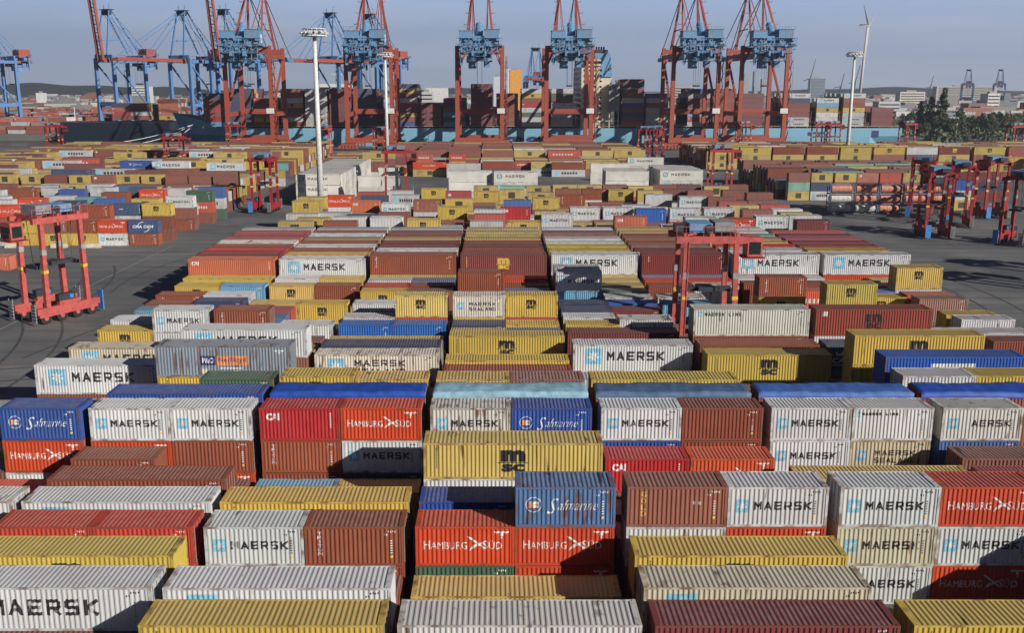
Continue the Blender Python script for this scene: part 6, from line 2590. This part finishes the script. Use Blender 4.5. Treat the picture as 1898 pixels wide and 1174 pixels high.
        g=G(); g.box(-5.5,5.5,-17,-7,LT+1.2,LT+7,0); g.box(-2.6,-.6,-17.1,-17,LT+2.5,LT+5.5,1); mh=link('machine_house',g.mesh('machine_house',['crane_red','white_paint']),o)
    g=G()
    rr=random.Random(3)
    y0,y1=(-15,6)
    for lvl,w_ in ((LT+2.2,11.5),(LT-1.2,9.5),(LT-5,6.5)):
        g.box(-w_,w_,y0,y0+2.2,lvl,lvl+.2,0); g.box(-w_,-w_+1.6,y0,y1,lvl,lvl+.2,0); g.box(w_-1.6,w_,y0,y1,lvl,lvl+.2,0)
        n_=int(w_*1.6)
        for k in range(n_+1):
            xx=-w_+k*2*w_/n_; g.beam((xx,y0,lvl),(xx,y0,lvl+1.2),.10)
        g.beam((-w_,y0,lvl+1.2),(w_,y0,lvl+1.2),.12); g.beam((-w_,y0,lvl+.6),(w_,y0,lvl+.6),.10)
    for k in range(7): g.beam((-9+k*3,y0+1,LT-5),(-9+k*3,y0+1,LT+2.4),.4)
    for k in range(6): g.beam((-9+k*3,y0+1,LT-1),(-6+k*3,y0+1,LT+2.4),.25)
    for k in range(9):
        xx=rr.uniform(-8,8); zz=LT+rr.uniform(-7,1); ss=rr.uniform(.8,2.1); g.box(xx-ss,xx+ss,y0+3,y0+6,zz,zz+ss*1.2,rr.choice([0,0,1]))
    g.box(-9.5,-8.3,y0+1,y0+2.2,LT-7,LT+2,0)
    link('walkway',g.mesh('walkway',['pale_blue_paint' if red else 'crane_blue','dark_steel']),o)
    g=G(); g.box(-2.6,2.6,-6,2,B-3.2,B-1.4,1); g.box(2.2,5.2,-8,-4.5,B-6.4,B-3.2,0); g.box(-5.5,-1.5,-9,-5,B-7,B-2.5,0); tr=link('trolley',g.mesh('trolley',['pale_blue_paint','dark_steel']),o)
    g=G(); g.box(-1.3,1.3,-5,1,B-16,B-15.2,0)
    link('spreader',g.mesh('spreader',['dark_steel']),tr)
    g=G()
    for xx in (-1.2,1.2):
        for yy in (-4.5,.5): g.cyl((xx,yy,B-15.4),(xx,yy,B-2),.07,4)
    link('hoist_rope',g.mesh('hoist_rope',['cable']),tr)
    # stair tower on one leg
    g=G()
    for k in range(14):
        z=6+k*3; s_=1 if k%2 else -1; g.box(HX+1.2,HX+2.6,-1.6,1.6,z,z+.12); g.beam((HX+1.9,-1.5*s_,z),(HX+1.9,1.5*s_,z+3),.5,.12); g.beam((HX+2.6,-1.6,z),(HX+2.6,-1.6,z+3),.12); g.beam((HX+2.6,1.6,z),(HX+2.6,1.6,z+3),.12)
    link('stairs',g.mesh('stairs',[C1]),o)
    g=G(); g.box(HX-2.6,HX+1.3,-1.6,-1.1,19,21.6); 
    if red: link('notice_panel',g.mesh('notice_panel',['white_paint']),o)
    return o
QY=490
rc=make_crane('red')
labs=['brown-red quay crane with blue machinery house, leftmost of the brown-red cranes','brown-red quay crane behind the nearest floodlight mast','brown-red quay crane standing alone at the centre of the ship','brown-red quay crane in front of the ship bridge tower','brown-red quay crane, left one of the close pair at right','brown-red quay crane, right one of the close pair at right']
for i,(xx,dy) in enumerate(((-127,0),(-65,0),(-8,0),(38,0),(103,0),(138,0))):
    o=rc if i==0 else copy_tree(rc); o.location=(xx,QY+dy,0); tag(o,labs[i],'quay crane','brown-red quay cranes over the blue ship')
bc=make_crane('blue'); bu=make_crane('blueup')
BL=[(bc,-356,700,142,'blue gantry crane with red machinery, cut by the left edge'),
(bu,-259,690,146,'blue gantry crane with a raised red boom, far left'),(bc,-211,700,150,'blue gantry crane with lowered red boom between the two raised ones'),(bu,-178,690,146,'blue gantry crane with a raised red boom behind the leftmost brown-red crane'),
(bc,-110,720,150,'blue gantry crane behind the tall floodlight mast'),(bc,-80,730,142,'blue gantry crane behind the second brown-red crane'),(bc,38,860,172,'small blue gantry crane seen between the two centre brown-red cranes')]
us=set()
for P,xx,yy,a,lab in BL:
    o=P if P.name not in us else copy_tree(P); us.add(P.name); o.location=(xx,yy,1); o.rotation_euler=(0,0,R(a)); tag(o,lab,'gantry crane','blue gantry cranes across the water')
    o.scale=(.8,.8,.8) if yy==860 else (.88,.84,1.03)
for px,lab in ((1772,'tiny hazy blue gantry crane on the horizon, left of its twin'),(1829,'tiny hazy blue gantry crane on the horizon, right of its twin')):
    o=copy_tree(bc); o.location=((px-918)/1.0,1720,0); o.rotation_euler=(0,0,R(150)); o.scale=(.8,.8,.8); tag(o,lab,'gantry crane','distant gantry cranes on the horizon')
# ---------------------------------------------------------------- ships
def ship(name,x0,x1,y0,beam,deck,bowrise,mat,label,bow=-1):
    o=empty(name,((x0+x1)/2,y0+beam/2,0)); cx=(x0+x1)/2; L=x1-x0; g=G(); N=48; rings=[]
    for i in range(N+1):
        u=i/N; x=x0+u*L; t=u if bow<0 else 1-u      # t=0 at the bow
        fw=min(1,(t/.13))**.55 if t<.13 else 1; fb=min(1,max(0,(t-.015)/.16))**.8 if t<.175 else 1
        dz=deck+bowrise*max(0,1-t/.12)**1.2 if t<.12 else deck
        if t>.97: fb*=.85
        wt=beam/2*fw; wb=beam/2*fb*.98+.05
        rings.append([(x-cx,-wt,dz),(x-cx,-wt*.999-.001,deck*.55),(x-cx,-wb,-3),(x-cx,wb,-3),(x-cx,wt*.999+.001,deck*.55),(x-cx,wt,dz)])
    # rake of the stem
    for i in range(0,7):
        k=i if bow<0 else N-i
        for j,(x,y,z) in enumerate(rings[k]):
            rk=(7-i)/7*9*(1-(z+3)/(deck+bowrise+3)); rings[k][j]=(x+(rk if bow<0 else -rk),y,z)
    for i in range(N):
        for j in range(5): g.quad([rings[i][j],rings[i+1][j],rings[i+1][j+1],rings[i][j+1]],0)
        a,b=rings[i],rings[i+1]; g.quad([a[0],a[5],b[5],b[0]],1)
    g.quad(rings[0],0); g.quad(rings[N],0)
    hull=link('hull',g.mesh('hull',[mat,'deck_brown']),o); tag(o,label,'ship'); return o
s1=ship('container_ship',-191,229,SHY,58,DECK,8,'hull_blue','pale blue container ship moored behind the brown-red cranes, decks piled with containers')
c0=19.0; 
# hull lettering, thin plate set just off the plating
vs,fs=textgeo('MAERSK',bold=.05); g=G(); xs=[v[0] for v in vs]; ys=[v[1] for v in vs]
for v in vs: g.v.append(((v[0]-min(xs))/(max(xs)-min(xs))*50-16-c0,-29.06,-1.2+(v[1]-min(ys))/(max(ys)-min(ys))*6.4))
g.f=[tuple(f) for f in fs]; g.m=[0]*len(fs); link('hull_lettering',g.mesh('hull_lettering',['ink_navy']),s1)
g=G(); g.box(176-c0,189-c0,-29.1,-29.0,6.6,7.6,0); g.box(176-c0,178-c0,-29.1,-29.0,5.6,6.5,0); g.box(182-c0,183-c0,-29.1,-29.0,5.6,6.5,0);g.box(186-c0,187-c0,-29.1,-29.0,5.6,6.5,0); g.box(212-c0,216-c0,-29.1,-29.0,5,8.4,0)
link('hull_marks',g.mesh('hull_marks',['ink_navy']),s1)
# lashing bridges between the bays
for i,(px,ty) in enumerate(BAYS):
    xc,s=sx(px); g=G(); x=xc-c0+6.9; hh=DECK+9
    for y in range(-28,29,4): g.beam((x,y,DECK),(x,y,hh),.35)
    for z in (DECK+3,DECK+6,hh): g.box(x-.5,x+.5,-28.6,28.6,z,z+.2)
    g.beam((x,-28,DECK),(x,-24,hh),.25)
    link('lashing_bridge',g.mesh('lashing_bridge',['deck_brown']),s1)
x,s=sx(1092); x-=c0
g=G(); g.box(x-4.6,x+5.5,-27,27,DECK,44,0); g.box(x-3,x+6,-28.5,28.5,44,47.5,0); g.box(x-3.1,x+6.1,-28.6,28.6,45.1,46.6,1); g.box(x-2.5,x+4,-9,9,47.5,50,0)
for z in range(14,44,3):
    for y in range(-25,26,4): g.box(x-4.66,x-4.6,y,y+1.4,z,z+1.1,1)
    for q in range(4): g.box(x-3.4+q*3,x-2.2+q*3,-27.06,-27,z,z+1.1,1)
g.beam((x+1,0,50),(x+1,0,58),.7,.7,.3); g.beam((x+1,-4,54),(x+1,4,54),.3)
link('bridge_tower',g.mesh('bridge_tower',['cream_paint','glass_dark']),s1)
xf,_=sx(1116); xf-=c0
g=G(); g.hexa([(xf-5,-24,DECK),(xf+5.5,-24,DECK),(xf+5.5,6,DECK),(xf-5,6,DECK),(xf-4.5,-23,40),(xf+5.5,-23,40),(xf+5.5,5,40),(xf-4.5,5,40)],0)
g.hexa([(xf-4,-24,38),(xf+5.7,-24,38),(xf+5.7,4,38),(xf-4,4,38),(xf-4,-22,51),(xf+4.6,-22,51),(xf+4.6,2,51),(xf-4,2,51)],1); g.box(xf-3.5,xf+3.5,-20,0,51,53,2)
for k in range(4): g.cyl((xf-2+k*1.4,-10,53),(xf-2+k*1.4,-10,55),.5,8,mi=2)
link('funnel',g.mesh('funnel',['cream_paint','pale_blue_paint','dark_steel']),s1)
g=G(); xg,_=sx(1143); xg-=c0; g.box(xg-4.5,xg+1.5,-27.5,10,DECK+9,34,0); g.beam((xg-4,-27.5,DECK),(xg-4,-27.5,DECK+9),.5,mi=1); g.beam((xg+1,-27.5,DECK),(xg+1,-27.5,DECK+9),.5,mi=1); g.beam((xg-12,-28,DECK+4),(xg+1,-28,DECK+4),.3,mi=1)
link('engine_casing',g.mesh('engine_casing',['grey_steel','cream_paint']),s1)
g=G()
for k in range(60): 
    xx=-178+k*6.8-c0; g.beam((xx,-28.8,DECK),(xx,-28.8,DECK+1.1),.1)
g.beam((-150-c0,-28.8,DECK+1.1),(228-c0,-28.8,DECK+1.1),.12); link('deck_rail',g.mesh('deck_rail',['cream_paint']),s1)
s2=ship('dark_ship',-282,-196,604,30,10.5,3.5,'hull_dark','dark navy hulled ship moored beyond the bow of the pale blue ship',bow=1)
g=G(); g.box(-39,-36,-6,0,11,13.5,0); g.beam((-36,0,11),(-36,0,20),.4); link('bridge_tower',g.mesh('bridge_tower',['white_paint']),s2)
s3=ship('white_ship',-185,-110,880,24,12,3,'white_paint','white ship superstructure seen behind the stacks left of the nearest floodlight mast')
g=G(); g.box(-22,22,-9,9,12,28,0); g.box(-18,16,-8,8,28,36,0); g.box(-16,14,-8.1,8.1,31,33,1); g.beam((0,0,36),(0,0,52),.8); g.cyl((8,0,36),(8,0,44),2.2,12,mi=0); g.beam((-6,0,45),(8,0,45),.5)
link('superstructure',g.mesh('superstructure',['white_paint','glass_dark']),s3)
# mooring lines
g=G()
for a,b in (((-172,SHY+10,12),(-205,518,1)),((-172,SHY+12,12),(-226,518,1)),((-174,SHY+14,11),(-190,520,1))):
    P=[Vector(a).lerp(Vector(b),t/10)-Vector((0,0,2.5*math.sin(PI*t/10))) for t in range(11)]
    for k in range(10): g.beam(P[k],P[k+1],.28)
tag(link('mooring_lines',g.mesh('mooring_lines',['white_paint'])),'pale mooring ropes slanting from the ship bow down to the quay','rope')
# ---------------------------------------------------------------- floodlight masts
def mast():
    o=empty('floodlight_mast',(0,0,0)); g=G(); g.cyl((0,0,0),(0,0,43),.86,20,.46); g.cyl((0,0,0),(0,0,1.2),1.5,20,1.4)
    link('pole',g.mesh('pole',['white_paint'],True),o)
    g=G(); g.cyl((0,0,42.4),(0,0,42.7),3.1,20); g.cyl((0,0,44.1),(0,0,44.25),3.0,20)
    for k in range(16):
        a=2*PI*k/16; g.beam((3.2*math.cos(a),3.2*math.sin(a),42.4),(3.0*math.cos(a),3.0*math.sin(a),44.1),.1)
    link('platform',g.mesh('platform',['white_paint']),o)
    for k in range(14):
        a=2*PI*k/14+.1; g=G(); c,s_=math.cos(a),math.sin(a); g.beam((2.7*c,2.7*s_,43.6),(3.7*c,3.7*s_,43.1),.8,.3); link('lamp',g.mesh('lamp',['white_paint']),o)
    return o
mp0=mast()
for i,(xx,yy,sc_,lab) in enumerate(((-46.4,247,1.05,'white floodlight mast beside the white refrigerated stacks, tallest in the photo'),(-46.6,405,1.05,'white floodlight mast in front of the second brown-red crane'),(150,400,1.05,'white floodlight mast at right in front of the pale blue hull'))):
    o=mp0 if i==0 else copy_tree(mp0); o.location=(xx,yy,0); o.scale=(1,1,sc_); tag(o,lab,'floodlight mast','white floodlight masts')
# ---------------------------------------------------------------- wind turbine
o=empty('wind_turbine',(835,2180,0)); sc_=1.27
hub=Vector((8,0,172)); g=G(); g.cyl((0,0,0),(6,0,170),3.6,20,2.0); link('tower',g.mesh('tower',['white_paint'],True),o)
g=G(); g.beam((-11,3,172),(9,-2,172),5.5,5.5,4.5); link('nacelle',g.mesh('nacelle',['white_paint']),o)
for k,a in enumerate((147,-93,27)):
    d=Vector((math.cos(R(a))*.542,math.cos(R(a))*.831,math.sin(R(a)))).normalized(); ln=74
    g=G(); g.beam(hub,hub+d*ln*.25,3.6,1.6,3.9); g.beam(hub+d*ln*.25,hub+d*ln,3.9,1.2,.8); link('blade',g.mesh('blade',['white_paint']),o)
g=G(); g.cyl(hub+Vector((-1,0,0)),hub+Vector((3.5,0,0)),2.4,14,1.2); link('hub',g.mesh('hub',['white_paint']),o)
tag(o,'white three-bladed wind turbine standing in haze behind the right floodlight mast','wind turbine')
# ---------------------------------------------------------------- tank containers in racks
def tankc(tm,fm):
    o=empty('tank_container',(0,0,0)); g=G(); a=3.03; W=1.22; H=2.5
    for x in (-a,a-.14):
        for y in (-W,W-.14): g.box(x,x+.14,y,y+.14,0,H)
    for x in (-a+.01,a-.15):
        g.box(x,x+.13,-W+.14,W-.14,.01,.14); g.box(x,x+.13,-W+.14,W-.14,H-.15,H-.01)
    for y in (-W+.01,W-.13):
        g.box(-a+.14,a-.14,y,y+.12,.01,.13); g.box(-a+.14,a-.14,y,y+.12,H-.14,H-.01)
    link('frame',g.mesh('frame',[fm]),o)
    g=G(); g.cyl((-2.5,0,1.28),(2.5,0,1.28),1.1,24); g.cyl((-2.85,0,1.28),(-2.5,0,1.28),.6,24,1.1); g.cyl((2.5,0,1.28),(2.85,0,1.28),1.1,24,.6)
    t=link('tank',g.mesh('tank',[tm]),o); g=G()
    for x in (-1.7,-.6,.6,1.7): g.cyl((x-.05,0,1.28),(x+.05,0,1.28),1.13,24)
    link('band',g.mesh('band',[tm]),t); return o
tp=tankc('tank_pink','frame_blue'); tw=tankc('tank_white','frame_blue'); b0=at(1536,396)
uu=set(); cn=['leftmost','second','third','fourth','fifth']
for c in range(5):
    for t in range(3):
        if t==0 and c==3 or (c==4 and t==0): continue
        white=(t==0 and c in(0,1)) or (t==1 and c==0); P=tw if white else tp
        o=P if P.name not in uu else copy_tree(P); uu.add(P.name)
        o.location=(b0.x+3.05+c*6.35,b0.y+1.3,t*2.52); tag(o,('white' if white else 'pinkish orange')+' tank container, '+['bottom','middle','top'][t]+' of the '+cn[c]+' stack from the left in the rack group','tank container','tank containers stacked at right')
# yellow kerb blocks in front of the left yard
for px,lab in ((25,'cream concrete block on the asphalt, leftmost of three'),(110,'cream concrete block on the asphalt behind the pink carrier, middle of three'),(172,'cream concrete block below the light grey container, rightmost of three')):
    q=at(px,459); g=G(); g.hexa([(-1.6,-.5,0),(1.6,-.5,0),(1.6,.5,0),(-1.6,.5,0),(-1.5,-.3,.8),(1.5,-.3,.8),(1.5,.3,.8),(-1.5,.3,.8)]); tag(link('concrete_block',g.mesh('concrete_block',['cream_paint']),None,q),lab,'concrete block','cream concrete blocks')
# small structures: white gantry, light poles on the right
g=G(); 
o=empty('signal_gantry',(305,640,0)); 
for x in (-8,8): g.beam((x,0,0),(x,0,12),.7)
link('posts',g.mesh('posts',['white_paint']),o); g=G(); g.beam((-8.5,0,12),(8.5,0,12),1.2,1.4); link('cross_beam',g.mesh('cross_beam',['white_paint']),o); tag(o,'white portal gantry over the tracks at the far right','gantry')
sp=empty('street_lamp',(0,0,0)); g=G(); g.cyl((0,0,0),(0,0,16),.18,8,.1); link('pole',g.mesh('pole',['grey_steel']),sp); g=G(); g.beam((-1,0,16),(1,0,16),.5,.25); link('lamp_head',g.mesh('lamp_head',['white_paint']),sp)
for i,(px,py,hh) in enumerate(((1801,232,1.35),(1783,248,1.0),(1834,245,1.2),(1853,232,1.9),(1762,250,.8))):
    q=at(px,py); o=sp if i==0 else copy_tree(sp); o.location=q; o.scale=(1,1,hh); tag(o,['street lamp with white head among the dark trees','thin street lamp left of the taller lamps by the railway','pale street lamp right of the dark tree clump','tallest street lamp beside the white portal gantry','shortest street lamp at the edge of the tree belt'][i],'street lamp','lamps by the railway')
g=G(); q8=random.Random(15)
def track(P,off,w):
    for (a,b) in zip(P,P[1:]):
        d=(Vector(b)-Vector(a)).normalized(); nn=Vector((-d.y,d.x,0)); A=Vector(a)+nn*off; B=Vector(b)+nn*off; g.quad([A-nn*w,B-nn*w,B+nn*w,A+nn*w])
for k in range(18):
    left=k%2==0
    x=q8.uniform(-100,-50) if left else q8.uniform(66,110); y=q8.uniform(60,150) if left else q8.uniform(105,215); a=q8.uniform(-.35,.35)+(PI/2 if q8.random()<.6 else 0); cv=q8.uniform(-.02,.02); P=[]
    for s_ in range(14):
        P.append((x,y,.010+.0004*k)); x+=3.2*math.cos(a); y+=3.2*math.sin(a); a+=cv*3.2
        if (left and x>-47) or (not left and x<63): break
    if len(P)>2:
        for off in (-2.4,2.4): track(P,off,.17)
tag(link('tyre_marks',g.mesh('tyre_marks',['worn_asphalt'])),kind='structure')
# ---------------------------------------------------------------- railway, hills, trees, town
g=G()
for k in range(7): 
    y=470+k*9; g.box(255,900,y,y+3.2,.02,.3)
tag(link('railway_tracks',g.mesh('railway_tracks',['dark_steel'])),kind='structure')
def hill(name,x0,x1,y,h,seed,d=300):
    g=G(); N=60; rr=random.Random(seed); ph=[rr.uniform(0,6) for _ in range(4)]
    P=[]
    for i in range(N+1):
        u=i/N; e=math.sin(PI*u)**.5; zz=h*e*(.7+.12*math.sin(9*u+ph[0])+.08*math.sin(23*u+ph[1])+.05*math.sin(61*u+ph[2])); P.append((x0+(x1-x0)*u,zz))
    for i in range(N):
        a,b=P[i],P[i+1]
        g.quad([(a[0],y,-5),(b[0],y,-5),(b[0],y+d*.4,b[1]),(a[0],y+d*.4,a[1])]); g.quad([(a[0],y+d*.4,a[1]),(b[0],y+d*.4,b[1]),(b[0],y+d,-5),(a[0],y+d,-5)])
    tag(link(name,g.mesh(name,['hill_woods'])),kind='structure')
hill('hills',-3000,-700,3200,62,4); hill('far_hills',-1600,700,3600,42,8); hill('low_hills',300,3400,3500,44,6)
def crown_mesh(seed,h,r,poplar,n):
    rr=random.Random(seed); g=G(); cl=[]
    for k in range(34 if not poplar else 60):
        t=rr.random()
        if poplar: z=h*(.12+.86*t); t=k/60; z=h*(.08+.90*t); rad=r*(math.sin(PI*min(1,.16+.80*t))**.7)*rr.uniform(.05,.7)
        else: z=h*(.3+.65*t); rad=r*math.sqrt(max(0,1-((t-.45)/.62)**2))*rr.uniform(.2,.95)
        a=rr.uniform(0,2*PI); cl.append((rad*math.cos(a),rad*math.sin(a),z,rr.uniform(.16,.3)*(r if not poplar else r*(1.5-.8*k/60))))
    for c in cl:
        for _ in range(n//len(cl)):
            d=Vector((rr.gauss(0,1),rr.gauss(0,1),rr.gauss(0,1))).normalized()*c[3]*rr.uniform(.5,1.15); p_=Vector(c[:3])+d
            s_=rr.uniform(.25,.6); u_=Vector((rr.gauss(0,1),rr.gauss(0,1),rr.gauss(0,1))).normalized(); v_=u_.orthogonal().normalized(); w_=u_.cross(v_)
            g.quad([p_-v_*s_,p_+w_*s_*.7,p_+v_*s_,p_-w_*s_*.7])
    return g.mesh('crown',['foliage'])
def tree(name,x,y,cm,tm,s,lab,cat='tree'):
    o=empty(name,(x,y,0),random.uniform(0,6)); o.scale=(s,s,s); link('crown',cm,o); link('trunk',tm,o); tag(o,lab,cat,'trees on the right bank'); return o
g=G(); g.cyl((0,0,0),(0,0,10),.5,8,.2)
for k in range(6): a=k*1.1; g.beam((0,0,4+k),(2.5*math.cos(a),2.5*math.sin(a),7+k*1.1),.25,.25,.1)
tmk=g.mesh('trunk',['bark'])
pops=[crown_mesh(1,24,4.6,True,5200),crown_mesh(2,23,4.8,True,5200)]; rnds=[crown_mesh(3,15,6.5,False,3600),crown_mesh(4,13,7,False,3600),crown_mesh(5,16,6,False,3400)]
for px,Y,s,k,lab in ((1703,650,.95,0,'slim dark poplar, shortest and leftmost of the three poplars'),(1722,645,1.15,1,'slim dark poplar, middle of the three poplars'),(1743,640,1.34,0,'tallest dark poplar at the right of the three poplars')):
    tree('poplar_tree',(px-918)*(Y*.978+6)/FPX,Y,pops[k],tmk,s,lab)
rt=random.Random(9)
names=['left edge of the tree belt','foot of the tallest poplar','gap right of the poplars','middle of the tree belt','lamp with white head','dark clump by the tracks','white portal gantry','right end of the tree belt']
for i in range(26):
    px=1676+i*9.2+rt.uniform(-3,3); Y=rt.uniform(600,760); s=rt.uniform(.6,1.0)
    tree('broadleaf_tree',(px-918)*(Y*.978+6)/FPX,Y,rt.choice(rnds),tmk,s,'dark green broadleaf tree, number '+'x' if False else 'dark green broadleaf tree in the belt beyond the stern of the ship')
# scrub in the far belt: one mass
def masscrown(name,x0,x1,y0,y1,n,lab,hmax=9):
    g=G(); rr=random.Random(21)
    for _ in range(n):
        cx,cy=rr.uniform(x0,x1),rr.uniform(y0,y1); rr_=rr.uniform(2.5,hmax*.6); hz=rr.uniform(3,hmax)
        for _ in range(26):
            d=Vector((rr.gauss(0,1),rr.gauss(0,1),abs(rr.gauss(0,1)))).normalized(); p_=Vector((cx+d.x*rr_,cy+d.y*rr_,d.z*hz+.5)); s_=rr.uniform(.8,1.7); u_=Vector((rr.gauss(0,1),rr.gauss(0,1),rr.gauss(0,1))).normalized(); v_=u_.orthogonal().normalized(); w_=u_.cross(v_)
            g.quad([p_-v_*s_,p_+w_*s_,p_+v_*s_,p_-w_*s_])
    tag(link(name,g.mesh(name,['foliage'])),lab,'woodland',None,'stuff')
masscrown('scrub',262,620,560,900,330,'dark scrub and bushes covering the far right bank')
masscrown('distant_woodland',-1500,1600,1500,2700,1500,'distant woods between the houses on the horizon',16)
# town
TV=[];TF=[];TC=[]
def tbox(V,Fc,Cc,x,y,w,d,h,c,roof=None):
    k=len(V); V.extend([(x-w/2,y,0),(x+w/2,y,0),(x+w/2,y+d,0),(x-w/2,y+d,0),(x-w/2,y,h),(x+w/2,y,h),(x+w/2,y+d,h),(x-w/2,y+d,h)])
    for i,f in enumerate(((4,5,6,7),(0,1,5,4),(1,2,6,5),(2,3,7,6),(3,0,4,7))): Fc.append(tuple(k+q for q in f)); Cc.append(roof if (roof and i==0) else c)
rr=random.Random(77); pal=[(.42,.40,.37),(.5,.48,.45),(.22,.11,.08),(.25,.23,.2),(.16,.18,.2),(.3,.12,.08),(.6,.6,.58),(.2,.22,.25),(.12,.13,.13)]
for _ in range(1500):
    Y=rr.uniform(1000,3300); X=rr.uniform(-.62,.66)*Y; 
    if Y<1500 and abs(X)<.1*Y: pass
    tbox(TV,TF,TC,X,Y,rr.uniform(10,42),rr.uniform(10,25),rr.uniform(5,16)*(1+.4*(rr.random()<.1)),rr.choice(pal),rr.choice([(.35,.12,.08),(.3,.3,.3),(.45,.44,.42)]))
tag(link('distant_town',vmesh('distant_town',TV,TF,TC,'town_paint')),'hazy distant town of small houses and sheds along the horizon','town',None,'stuff')
def building(px,top,w,Y,c,lab,name='tower_block',d=20,win=True):
    s=FPX/(Y*math.cos(PITCH)+5); h=HC-(top-165)*math.cos(PITCH)/s; x=(px-918)/s; W=w/s
    o=empty(name,(x,Y,0)); V,F_,C_=[],[],[]; tbox(V,F_,C_,0,0,W,d,h,c); link('walls',vmesh('walls',V,F_,C_,'town_paint'),o)
    if win:
        g=G(); n=max(2,int(h/3.6))
        for k in range(1,n): g.box(-W*.46,W*.46,-.15,-.02,k*h/n,k*h/n+1.3)
        link('windows',g.mesh('windows',['glass_dark']),o)
    g=G(); g.box(-W*.2,W*.2,d*.3,d*.6,h,h+2.5); link('roof_plant',g.mesh('roof_plant',['concrete']),o)
    tag(o,lab,'building')
for a in [(1382,137,9,2900,(.35,.38,.42),'slim grey tower block on the horizon between the right pair of cranes'),(1400,132,8,2950,(.35,.38,.42),'tallest grey tower on the horizon between the right pair of cranes'),(1419,146,16,2900,(.4,.42,.45),'stepped grey block on the horizon beside the rightmost crane'),
 (1514,145,28,2500,(.28,.34,.42),'broad blue-grey office block on the horizon left of the wind turbine'),(1353,152,10,2900,(.4,.42,.45),'low grey block on the horizon behind the right pair of cranes'),
 (955,130,22,1000,(.74,.34,.06),'orange silo building behind the ship at the centre','silo_building'),(941,128,8,1000,(.6,.62,.64),'white stair tower beside the orange silo building'),(921,142,12,1050,(.55,.6,.66),'pale blue storage tower left of the orange silo building'),
 (1258,160,60,1500,(.42,.41,.39),'long pale warehouse behind the left crane of the right pair','warehouse'),(1790,160,112,1900,(.46,.43,.37),'long cream warehouse under the two tiny cranes at right','warehouse'),
 (1690,170,46,1500,(.6,.58,.5),'cream warehouse left of the tallest poplar','warehouse'),(1840,173,22,1100,(.66,.64,.6),'white shed right of the poplars','warehouse'),(1648,188,40,1100,(.5,.5,.49),'white shed above the stern of the ship','warehouse'),
 (1345,168,42,1400,(.42,.42,.41),'pale hall behind the right pair of cranes','warehouse'),(810,163,40,1300,(.66,.65,.62),'white hall behind the ship left of centre','warehouse'),(790,170,24,1000,(.5,.5,.49),'white harbour office behind the stacks left of centre','office_building'),(73,172,9,1400,(.66,.66,.64),'white building below the hills at far left','office_building'),(262,160,32,1500,(.66,.65,.6),'pale hall on the horizon left of the ships','warehouse')]:
    building(*a,d=18,win=(a[3]<1300 and 'silo' not in a[5]) or a[2]>20 and a[3]>1400)
# distant construction cranes
for i,(px,top,Y) in enumerate(((1496,110,2300),(1302,150,2500),(1720,140,2500),(1554,135,2200),(1580,120,2300))):
    s=FPX/(Y*math.cos(PITCH)+5); x=(px-918)/s; h=HC-(top-165)*math.cos(PITCH)/s
    o=empty('tower_crane',(x,Y,0)); g=G(); g.beam((0,0,0),(3,0,h*.55),3.2); link('mast',g.mesh('mast',['dark_steel']),o); g=G(); g.beam((3,0,h*.5),(h*.14,0,h),2.0,2.0,1.0); g.beam((3,0,h*.55),(-12,0,h*.5),1.6); link('jib',g.mesh('jib',['dark_steel']),o)
    tag(o,['tall dark harbour crane jib left of the right floodlight mast','faint harbour crane on the horizon left of the grey towers','faint dark mast on the horizon above the poplars','dark harbour crane between the office block and the floodlight mast','dark harbour crane just left of the wind turbine'][i],'harbour crane','harbour cranes on the horizon')
# ---------------------------------------------------------------- haze
g=G(); g.box(-5200,5200,-300,5200,-6.6,330); hz=link('haze',g.mesh('haze',[]))
hm=bpy.data.materials.new('haze'); hm.use_nodes=True; hn=hm.node_tree.nodes; hn.clear(); ou=hn.new('ShaderNodeOutputMaterial'); pv=hn.new('ShaderNodeVolumePrincipled')
pv.inputs['Color'].default_value=(.80,.86,1,1); pv.inputs['Density'].default_value=HAZE; pv.inputs['Anisotropy'].default_value=.4; hm.node_tree.links.new(pv.outputs[0],ou.inputs['Volume']); hz.data.materials.append(hm)
tag(hz,None,None,None,'stuff')
